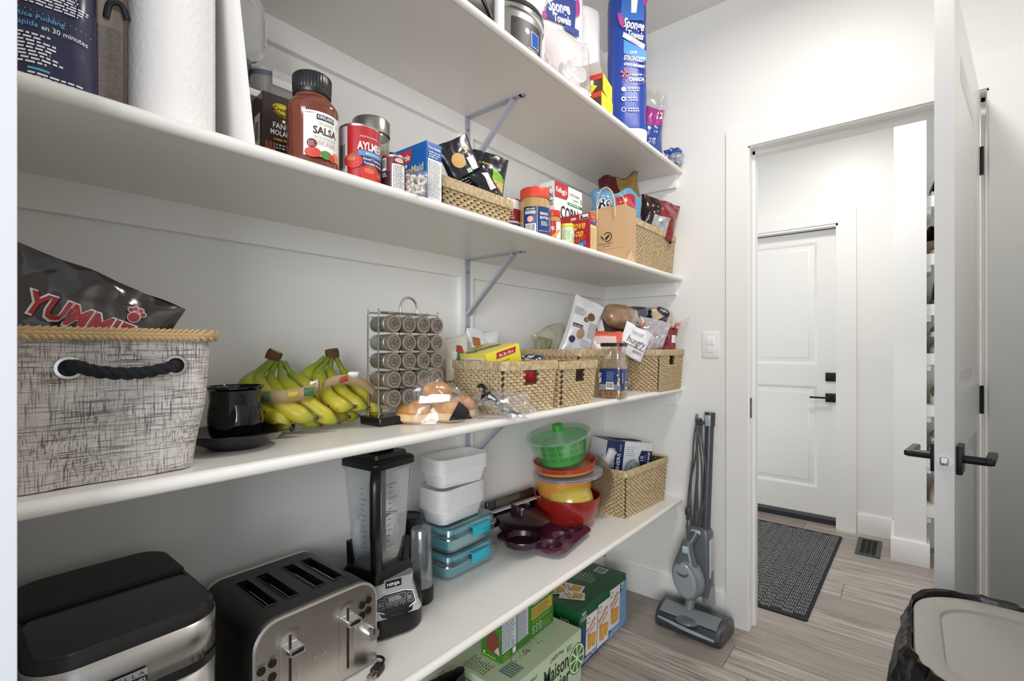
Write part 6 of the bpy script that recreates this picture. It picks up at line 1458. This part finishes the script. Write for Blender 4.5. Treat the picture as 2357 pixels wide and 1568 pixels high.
L.text('NO', -.165, .185, .018, W, bold=.03); L.lines(-.19, .165, -.14, .182, 2, W); L.text('24', .165, .165, .035, W, bold=.03); L.text('22.6', .120, .182, .010, W); L.disc(-.112, .035, .010, W, 8); L.disc(.0, .025, .010, W, 8); L.text('VEGGIE STRAWS', -.12, .010, .018, W, bold=.02, L=8, shear=.2); L.text('QUALITY SNACKS', .08, .010, .010, W, L=8); done(L, t)
L = Lab(left(w)); L.text('NO', .06, .150, .024, W, bold=.03); L.text('ARTIFICIAL', .06, .135, .009, W, bold=.02); L.lines(.03, .112, .095, .130, 2, W, fill=.4); L.poly([(-d/2, .0), (d/2, .0), (d/2, .06), (-d/2, .02)], BL, 1); done(L, t, 'side_label')
L = Lab(top(h)); crispbag(L, -.115, -.040, 1.0, .5); crispbag(L, -.065, .0, 1.1, .25, 6); crispbag(L, -.125, .03, .9, .9, 9); L.lines(.02, -.05, .10, .06, 8, c('cfe0d4'), fill=.35, ragged=.4); L.rect(.13, -.05, .18, .0, W); L.rect(.134, -.046, .176, -.004, c('7a867e'), 2); L.lines(-.18, .08, .15, .115, 5, c('0c2f1c')); done(L, t, 'top_label')
t = thing('water_carton', 'pale green carton of sparkling water cans on the floor', 'carton', (-1.030, 1.280, 0.0005), 90)
w, d, h = .418, .262, .2; PG = M('b9c8a6', .45); DG = c('20352a')
MB().rbox((-w/2, -d/2, 0), (w/2, d/2, h), .0025, PG, e=.0015, n=1, smooth=False).build('body', t)
L = Lab(front(d)); L.text('Maison', .052, .112, .072, DG, bold=.02, sx=.72); L.text('Perrier', .052, .058, .072, DG, bold=.02, sx=.78); L.text('CREEE PAR', .055, .176, .016, DG, bold=.01, width=.08, arc=3); L.text('ORIGINALEMENT', -.12, .165, .017, DG, width=.13)
u, v = .178, .110; L.disc(u, v, .052, c('2f6b35'), 1, n=32); L.disc(u, v, .048, c('dfe8cc'), 2, n=32)
for k in range(8):
    a = 2*PI*k/8; L.poly([(u+.006*math.cos(a+.39), v+.006*math.sin(a+.39)), (u+.042*math.cos(a+.08), v+.042*math.sin(a+.08)), (u+.044*math.cos(a+.39), v+.044*math.sin(a+.39)), (u+.042*math.cos(a+.70), v+.042*math.sin(a+.70))], c('3b7a38'), 3)
L.rect(.116, .160, .120, .178, DG); L.lines(.122, .158, .150, .180, 3, DG, fill=.5); done(L, t)
L = Lab(left(w)); L.text('Maison', -.02, .130, .046, DG, bold=.02, sx=.75, shear=.1); L.text('Perrier', -.02, .095, .046, DG, bold=.02, sx=.78); L.disc(.045, .165, .010, DG, 1); L.disc(-.095, .165, .009, DG, 1, r0=.8); L.disc(-.08, .15, .006, DG, 1); L.lines(-.06, .172, .03, .178, 1, DG); done(L, t, 'side_label')
L = Lab(top(h)); L.lines(-.195, -.03, -.13, .06, 9, c('55705a'), fill=.4); L.rect(-.15, -.105, -.085, -.05, c('9fb39a')); 
for k in range(6): L.rect(-.148+.0105*k, -.103, -.142+.0105*k, -.052, c('5a7565'), 2)
rn = random.Random(8)
for k in range(60):
    u = rn.uniform(-.09, .06); L.disc(u, -.045+.35*(u+.02)*0+rn.uniform(-.022, .012)-.0, rn.choice((.001, .0016, .0022)), DG, 2, n=8)
done(L, t, 'top_label')
t = thing('bar_carton', 'green granola bar carton lying on top of the sparkling water carton', 'carton', (-1.040, 1.312, .2010), 92)
w, d, h = .304, .085, .132; GG = M('3a7a20', .35, coat=.15)
MB().rbox((-w/2, -d/2, 0), (w/2, d/2, h), .0012, GG, e=.0008, n=1, smooth=False).build('body', t)
L = Lab(front(d)); L.rect(-w/2+.002, .028, -.075, h, c('c9cfd8')); L.lines(-w/2+.006, .032, -.080, h-.004, 12, c('4b4f58'), fill=.35); L.rect(-.070, .028, -.008, h, c('c2c8d2')); L.lines(-.068, .030, -.010, h-.004, 20, c('5a5e66'), fill=.4); L.rect(-.072, 0, -.071, h, c('27551a'))
L.text('MADEGOOD', .070, .112, .020, W, bold=.015, width=.100); L.rect(.012, .062, .140, .104, c('c5a94a'), 1); L.lines(.018, .066, .134, .100, 5, c('5f6a1c'), fill=.4); L.lines(.02, .046, .13, .058, 2, c('9fc25a'), fill=.4)
for k in range(3): L.disc(.024+k*.020, .034, .007, W, 1, r0=.75); L.disc(.024+k*.020, .018, .006, W, 1, r0=.75)
L.lines(.07, .008, .14, .036, 4, c('9fc25a'), fill=.35); L.lines(-.148, .004, -.10, .022, 3, c('b9d24a'), fill=.4); L.rect(-.095, .006, -.078, .024, W); done(L, t)
L = Lab(left(w)); L.poly([(-.02, .030), (.034, .020), (.030, .085), (-.01, .10)], c('7c3a30'), 1); L.poly([(.012, .028), (.036, .022), (.030, .05)], c('c9b7a9'), 2); L.lines(-.036, .004, .036, .012, 1, c('b9d24a'), fill=.5); L.disc(-.028, .016, .004, c('d6e06a'), 2); done(L, t, 'side_label')
t = thing('black_tote', 'black round-shouldered bag with grey panel on the floor left of the pale green carton', 'bag', (-1.03, .925, .0005), 84)
P = bagf(.19, .225, .16, 161, .006, .35, .95, narrow=.02); bag_body(MB(), P, .19, .245, M('1d1b1a', .5), 26, 26).build('bag_body', t)
m = MB(); m.grid(lambda a, b: P(-.02+.095*a, .02+(.16+.04*a)*b, -1, .003), 10, 10, M('8d8f93', .4)); m.build('grey_panel', t)
# ================================================================ mudroom floor: mat and register
t = thing('door_mat', 'black ribbed door mat on the mudroom floor before the white door', 'mat', (-.62, 3.072, .0005), -1)
w, d = .58, 1.235; MB().rbox((-w/2, -d/2, 0), (w/2, d/2, .006), .012, M('1d1d1f', .9), e=.003, n=3).build('rubber_base', t)
m = MB(); RB = speckle('38383a', 'a3a3a3', 230, .9, lo=.40, hi=.60, name='flecked_pile'); bxs, bys = .046, .038; nx, ny = int((w-.02)/bxs), int((d-.03)/bys)
for i in range(nx):
    for j in range(ny):
        cx_, cy_ = -nx*bxs/2+bxs*(i+.5), -d/2+.02+bys*(j+.5)+(bys/2 if i % 2 else 0)
        if cy_ > d/2-.03: continue
        for k in range(5):
            x = cx_-.0178+.0089*k; y0, y1 = cy_-.0145+.002*((k+i) % 2), cy_+.0145-.002*((k+j) % 2)
            m.add([(x-.0032, y0, .006), (x+.0032, y0, .006), (x+.0032, y1, .006), (x-.0032, y1, .006), (x-.0016, y0+.002, .0095), (x+.0016, y0+.002, .0095), (x+.0016, y1-.002, .0095), (x-.0016, y1-.002, .0095)], [(4, 5, 6, 7), (0, 1, 5, 4), (1, 2, 6, 5), (2, 3, 7, 6), (3, 0, 4, 7)], RB)
m.build('ribs', t)['kind'] = 'stuff'
t = thing('floor_register', 'dark grey floor register near the mudroom wall', 'floor vent', (-.182, 3.598, .0005), 0)
w, d = .118, .305; m = MB(); GR_ = M('3b3d40', .4, .3); BB = M('0a0a0a', .9)
m.box((-w/2, -d/2, 0), (-w/2+.022, d/2, .005), GR_).box((w/2-.022, -d/2, 0), (w/2, d/2, .005), GR_).box((-w/2+.022, -d/2, 0), (w/2-.022, -d/2+.024, .005), GR_).box((-w/2+.022, d/2-.024, 0), (w/2-.022, d/2, .005), GR_).build('frame', t)
MB().box((-w/2+.02, -d/2+.02, 0), (w/2-.02, d/2-.02, .0012), BB).build('duct', t)
for k in range(14):
    y = -d/2+.030+k*.0188; m = MB()
    if k % 2: m.box((-.034, y-.0025, .001), (-.006, y+.0025, .0045), GR_).box((.008, y-.0025, .001), (.034, y+.0025, .0045), GR_)
    else: m.box((-.022, y-.0025, .001), (.020, y+.0025, .0045), GR_)
    m.build('louvre', t)
for x in (-.012, .013): MB().box((x-.002, -d/2+.022, .001), (x+.002, d/2-.022, .0045), GR_).build('louvre', t)

# shoe cubby behind the open door
SHZ = [2.031, 1.713, 1.437, 1.167, .883, .602, .331]; ords = ['top', 'second', 'third', 'fourth', 'fifth', 'sixth', 'lowest']
for z, o_ in zip(SHZ, ords):
    t = thing('shoe_shelf', '%s white shoe shelf beyond the open door' % o_, 'shelf', (.0, 0, z), 0, 'white shoe shelves')
    MB().box((.0785, 3.50, -.061), (.95, 3.519, 0), TRIM).box((.0785, 3.519, -.019), (.95, 3.839, 0), TRIM).build('board', t)
    MB().box((.0785, 3.519, -.095), (.098, 3.82, -.0195), TRIM).build('cleat', t)
def shoe(label, x, y, z, rz, up, sole, toe=None, h=.105, L_=.27, w=.095, group='shoes on the cubby shelves', boot=0, lace='e8e4dc', rx=0):
    """shoe pointing along local -y"""
    t = thing('shoe', label, 'shoe', (x, y, z), rz, group, rx)
    outl = lambda s, k: (w/2*k*(.74+.26*math.sin(PI*min(1, s*1.15))**.6 if s < .87 else .74*(1-((s-.87)/.13)**2)**.5+.001))
    def sec(s, zz, k):
        return outl(1-s, k)
    def ringz(z_, k, top=0):
        R_ = []; n = 14
        for i in range(n+1):
            s = i/n; a = outl(s, k); R_.append((a, L_/2-L_*s*1.0, z_))
        for i in range(n, -1, -1):
            s = i/n; a = outl(s, k); R_.append((-a, L_/2-L_*s, z_))
        return R_
    MB().loft([ringz(0, .98), ringz(.004, 1.03), ringz(.024, 1.04), ringz(.027, 1.0)], M(sole, .7)).build('sole', t)
    def fn(a, b):   # upper: a runs heel to toe, b over the top
        s = a; hw_ = outl(s, .98); hh = h*(1-.12*s) if s < .32 else h*(.96-.62*((s-.32)/.68)**.8); ang_ = PI*b
        if s < .32: hh = h*(.90+.10*math.cos(s/.32*PI))
        return (hw_*math.cos(ang_)*(1-.25*math.sin(ang_)*(1-s)), L_/2-L_*s*.99, .024+(hh-.024)*math.sin(ang_)**.7)
    m = MB(); m.grid(fn, 22, 14, M(up, .65, bump=.3, scale=80), matf=lambda a, b: M('1c1a19', .9) if (.05 < a < .30 and .36 < b < .64) else (M(toe, .65) if toe and (a > .8 or b < .16 or b > .84) else M(up, .65, bump=.3, scale=80))); m.build('upper', t)
    m = MB()
    for k in range(5):
        s = .34+k*.06; p = [fn(s, .36), fn(s+.03, .42), fn(s+.02, .5), fn(s+.03, .58), fn(s, .64)]; m.tube([(q[0], q[1], q[2]+.003) for q in p], .0022, M(lace, .8), 6)
    m.build('lace', t)
    return t
S = lambda lb, k, x, y, rz, up, sole, **kw: shoe(lb, x, y, SHZ[k]+.0005+kw.pop('dz', 0), rz, up, sole, **kw)
S('dark grey running shoe on the top shoe shelf', 0, .137, 3.665, 180, '4b4b46', 'e9e6e0', h=.115, toe='77756d')
S('tan leather shoe at the back of the second shoe shelf, toe up', 1, .140, 3.745, 165, '7b5a2c', '9c8a6a', h=.11, dz=.088, rx=-12)
S('beige and brown slip-on at the front of the second shoe shelf', 1, .142, 3.66, 0, '9a5f23', 'd9d2c4', toe='b8b2a4', h=.080)
S('grey suede boot on the third shoe shelf', 2, .150, 3.70, 175, '9d9181', '6e655a', h=.185)
S('cream sneaker hanging over the third shoe shelf edge', 2, .163, 3.655, 180, 'cbbda6', 'e6dfd0', h=.075, dz=.0)
S('white sneaker stacked upper on the fourth shoe shelf', 3, .142, 3.69, 180, 'dddcda', 'f0efec', h=.085, dz=.092, toe='7d7d7c')
S('light grey sneaker stacked lower on the fourth shoe shelf', 3, .140, 3.67, 0, 'b3a695', 'd8d0c4', h=.085)
S('white and green sneaker on the fifth shoe shelf', 4, .140, 3.67, 0, '6f8040', 'd9d8c8', toe='e6e4dc', h=.11)
S('mauve sneaker stacked upper on the sixth shoe shelf', 5, .142, 3.68, 180, '9a8a80', 'ddd2c6', h=.08, dz=.07)
S('cream sneaker stacked lower on the sixth shoe shelf', 5, .138, 3.665, 0, 'd8cfbf', 'e4ddd0', h=.07)
S('pale pink sneaker on the lowest shoe shelf', 6, .140, 3.67, 0, 'c7ab98', 'd8cdbf', h=.115, toe='d9c6b6')

# ================================================================ upright vacuum against the far wall
t = thing('vacuum_cleaner', 'grey upright vacuum with wrapped cord leaning by the doorway', 'vacuum cleaner', (-.709, 2.105, .0005), 0)
VG = M('5c6165', .32, coat=.2, name='vacuum_grey'); VD = M('3a3e42', .35, coat=.2); VL = M('a3adb3', .25, coat=.3, name='vacuum_silver'); VM = M('7c8387', .3, coat=.2)
T_ = Matrix.Rotation(math.radians(-3), 4, 'Z')
m = MB()
prof = lambda k: [(-.095*k-.0, .008), (-.102*k, .03), (-.080*k, .062), (-.040*k, .078), (.03, .082), (.062, .060), (.070, .03), (.066, .004), (-.08*k, .002)]
m.loft([[(x, y, z) for y, z in prof(k)] for x, k in ((-.140, .82), (-.134, .95), (-.11, 1), (.11, 1), (.134, .95), (.140, .82))], VD, True, True, True, T=T_); m.build('floor_head', t)
m = MB(); m.loft([[(x, y-.002, z+.002) for y, z in ((-.083, .062), (-.043, .080), (-.012, .0835), (-.012, .0825))] for x in (-.120, -.06, .06, .120)], VM, False, False, False, T=T_, closed=False); m.build('head_cover', t)
MB().loft([[(-.122, -.100, .040), (-.118, -.103, .050), (-.02, -.1045, .036), (-.02, -.1035, .028)], [(.118, -.103, .026), (.118, -.1025, .036), (.04, -.1035, .034), (.04, -.104, .026)]], VL, smooth=False, T=T_).build('silver_stripe', t)
MB().lathe([(.0001, .012), (.03, .010), (.045, .004), (.048, 0)][::-1], VG, c=(0, -.075, .060), n=30, f=lambda a, z: 1, T=T_).build('viewing_window', t)
MB().tube([(-.020, -.015, .075), (-.016, .0, .12), (-.010, .010, .16)], .020, VM, 14).build('neck', t)
for x, y in ((.098, .062), (-.10, .062)):
    MB().lathe([(.010, -.010), (.026, -.009), (.028, -.004), (.028, .006), (.020, .010), (.008, .010)], M('8f9498', .4), T=Matrix.Translation((x, y, .028)) @ Matrix.Rotation(PI/2, 4, 'Y'), n=26).build('wheel', t)
# rear body and pole
MB().loft([ring(.060, .055, .02, .13, 5, (.030, .045)), ring(.085, .07, .02, .20, 5, (.020, .045)), ring(.104, .075, .02, .27, 5, (.008, .045)), ring(.104, .075, .02, .40, 5, (.006, .045)), ring(.090, .065, .02, .418, 5, (.006, .045)), ring(.05, .04, .012, .424, 5, (.006, .045))], VG).build('motor_body', t)
MB().rbox((.056, .012, .22), (.061, .072, .38), .001, M('b7bfc2', .3), e=.001).build('side_label', t)
MB().loft([ring(.050, .045, .018, .10, 5, (.048, .045)), ring(.056, .050, .02, .18, 5, (.040, .045))], M('8f8f95', .25, coat=.3)).build('hose_joint', t)
D = Matrix.Translation((-.027, -.030, .207)) @ Matrix.Rotation(math.radians(-16), 4, 'Z') @ Matrix.Rotation(math.radians(-8), 4, 'Y') @ Matrix.Rotation(math.radians(95), 4, 'X')
el = lambda rx_, rz_, z, n=44: [(rx_*math.cos(2*PI*k/n), rz_*math.sin(2*PI*k/n), z) for k in range(n)]
MB().loft([el(.052, .070, -.055), el(.064, .086, -.04), el(.066, .088, 0), el(.063, .085, .008), el(.055, .076, .011)], VM, T=D).build('dust_cup', t)
MB().loft([el(.056, .076, .009), el(.053, .073, .015), el(.050, .070, .014), el(.045, .064, .016)], VL, T=D).build('filter_disc', t)
m = MB(); m.loft([[(.030*math.cos(a), .034+.020*math.sin(a)*(-1), .0175) for a in [PI*k/12 for k in range(13)]], [(.026*math.cos(a), .036+.010*math.sin(a)*(-1), .0165) for a in [PI*k/12 for k in range(13)]]], M('5b6368', .3), False, False, closed=False, T=D); m.build('grip_recess', t)
m = MB(); m.loft([ring(.100, .055, .025, .27, 5, (-.030, -.020)), ring(.058, .050, .022, .33, 5, (-.030, -.012)), ring(.046, .044, .018, .36, 5, (-.028, -.006)), ring(.032, .032, .014, .368, 5, (-.028, -.006))], VG); m.build('cup_cap', t)
MB().rbox((-.040, -.042, .322), (-.016, -.032, .350), .003, M('b9c4ca', .25), e=.002, n=2).build('release_button', t)
MB().tube([(-.026, -.006, .345), (-.004, .006, .385), (.004, .012, .405)], .019, M('777d80', .2, .6), 16).build('duct_tube', t)
MB().rbox((-.016, .000, .398), (.022, .012, .414), .004, M('b9c4ca', .25), e=.002, n=2).build('badge', t)
MB().tube([(.034, .040, .41), (.036, .085, .86)], .0185, M('4d5155', .28, .3, name='pole'), 20).tube([(.036, .084, .855), (.037, .088, .915)], .0225, VD, 20).build('pole', t)
MB().rbox((.024, .056, .858), (.048, .064, .905), .004, VL, e=.002, n=2).build('switch', t)
MB().tube(smoothpath([(-.012, .070, .905), (-.014, .064, .875), (-.008, .060, .862), (.010, .068, .868), (.022, .080, .875)], 6), .0055, VD, 8).build('cord_hook', t)
m = MB(); CRD = M('43474b', .45)
rn = random.Random(12)
for k, (xt, xb, bow) in enumerate(((-.012, -.024, -.004), (-.008, -.014, .003), (-.004, -.006, .002), (.0, .004, -.003), (.004, .012, .004), (.008, .018, .010), (.010, -.030, -.006))):
    m.tube(smoothpath([(xt, .058+.003*k, .868), (xt-.004+bow, .050, .80), (xt*.6+xb*.4+bow*2, .045, .68), (xb+bow*1.5, .038, .56), (xb, .030, .47), (xb*.8, .028, .415)], 6), .0038, CRD, 7)
for k in range(4): m.tube(smoothpath([(-.012+k*.005, .058, .866), (-.010+k*.004, .052, .884), (-.002+k*.003, .060, .886), (.006+k*.002, .066, .872)], 5), .0036, CRD, 7)
m.tube(smoothpath([(-.026, .044, .70), (-.034, .036, .60), (-.040, .034, .53), (-.042, .034, .49)], 6), .0034, CRD, 7)
m.build('cord', t)
MB().rbox((-.052, .026, .462), (-.032, .042, .494), .004, VD, e=.003, n=2).rbox((-.048, .029, .440), (-.036, .039, .462), .003, VD, e=.002).tube([(-.042, .034, .44), (-.046, .034, .41), (-.045, .036, .34)], .0032, CRD, 7).build('plug', t)

# ================================================================ kitchen bin with black liner
t = thing('waste_bin', 'grey kitchen bin with hollow lid and black liner in front of the open door', 'waste bin', (.172, 1.150, 0), 0)
w, d, h = .330, .385, .69; BG_ = M('96928c', .42, bump=.04, scale=200, name='bin_grey')
MB().loft([ring(w-.10, d-.10, .06, .001, 8), ring(w-.09, d-.09, .07, .006, 8), ring(w-.016, d-.016, .098, h-.02, 8), ring(w-.012, d-.012, .10, h-.008, 8)], BG_).build('bin_body', t)
MB().loft([ring(w-.004, d-.004, .108, h-.010, 12), ring(w, d, .11, h-.003, 12), ring(w-.004, d-.004, .108, h+.001, 12), ring(w-.05, d-.05, .088, h+.0015, 12), ring(w-.078, d-.078, .076, h-.003, 12), ring(w-.092, d-.092, .070, h-.014, 12), ring(w-.115, d-.115, .060, h-.050, 12), ring(w-.17, d-.17, .05, h-.072, 12), ring(w-.26, d-.26, .02, h-.078, 12)], BG_).build('lid', t)
LN = M('050506', .22, bump=.9, scale=28, name='liner_film'); m = MB(); NS = 150; rings = []
base = rrect(w+.004, d+.004, .11, 12); bl = []
for i in range(len(base)):
    a = Vector(base[i]); b_ = Vector(base[(i+1) % len(base)]); n = max(1, int((b_-a).length/.009))
    for k in range(n): bl.append(a+(b_-a)*k/n)
N = len(bl)
for j, (z, off, amp) in enumerate(((h-.005, -.001, .0005), (h+.008, .001, .006), (h+.011, .007, .008), (h-.005, .015, .012), (h-.03, .014, .014), (h-.06, .018, .015), (h-.10, .028, .012), (h-.15, .034, .014), (h-.21, .034, .014), (h-.28, .030, .014), (h-.36, .026, .014), (h-.42, .024, .014))):
    rr = []
    for i, p in enumerate(bl):
        tn = (bl[(i+1) % N]-bl[i-1]).normalized(); nn = Vector((tn.y, -tn.x)); s = i*.009
        q = noise.noise(Vector((p.x*22, p.y*22, z*9)))+.7*noise.noise(Vector((p.x*60+3, p.y*60, z*14+5))); o = off+amp*q*1.3
        rr.append((p.x+nn.x*max(-.001, o), p.y+nn.y*max(-.001, o), z+(.004*noise.noise(Vector((p.x*40, p.y*40, 3.3))) if j < 4 else .004*q)))
    rings.append(rr)
m.loft(rings, LN, False, False, True); m.build('liner', t)

# ---------------------------------------------------------------- pieces that sit on a part go one level deeper
SUB = {'knob': 'lid', 'lid_knob': 'glass_lid', 'lever': 'lever_recess', 'lever_slot': 'lever_recess', 'guard_wire': 'slot', 'orange_tie': 'film', 'switch': 'pole', 'release_button': 'cup_cap', 'filter_disc': 'dust_cup', 'badge': 'duct_tube',
       'rocker': 'plate', 'prong': 'plug_body', 'printed_patch': 'paper_band', 'price_sticker': 'paper_band', 'vent_slots': 'basket', 'engraving': 'lid', 'clip': 'lid', 'flap': 'mould', 'viewing_window': 'floor_head', 'silver_stripe': 'floor_head', 'measure_scale': 'jar', 'blade_stack': 'jar', 'black_twist': 'film', 'zip': 'film'}
for root in [o for o in COL.objects if o.parent is None and o.type == 'EMPTY']:
    kids = list(root.children); base = lambda o: o.name.split('.')[0]; seen = {}
    for o in kids:
        p = SUB.get(base(o))
        if not p: continue
        c_ = [k_ for k_ in kids if base(k_) == p and k_ is not o]
        if not c_: continue
        i_ = seen.get(base(o), 0); seen[base(o)] = i_+1
        o.parent = c_[i_ % len(c_)]
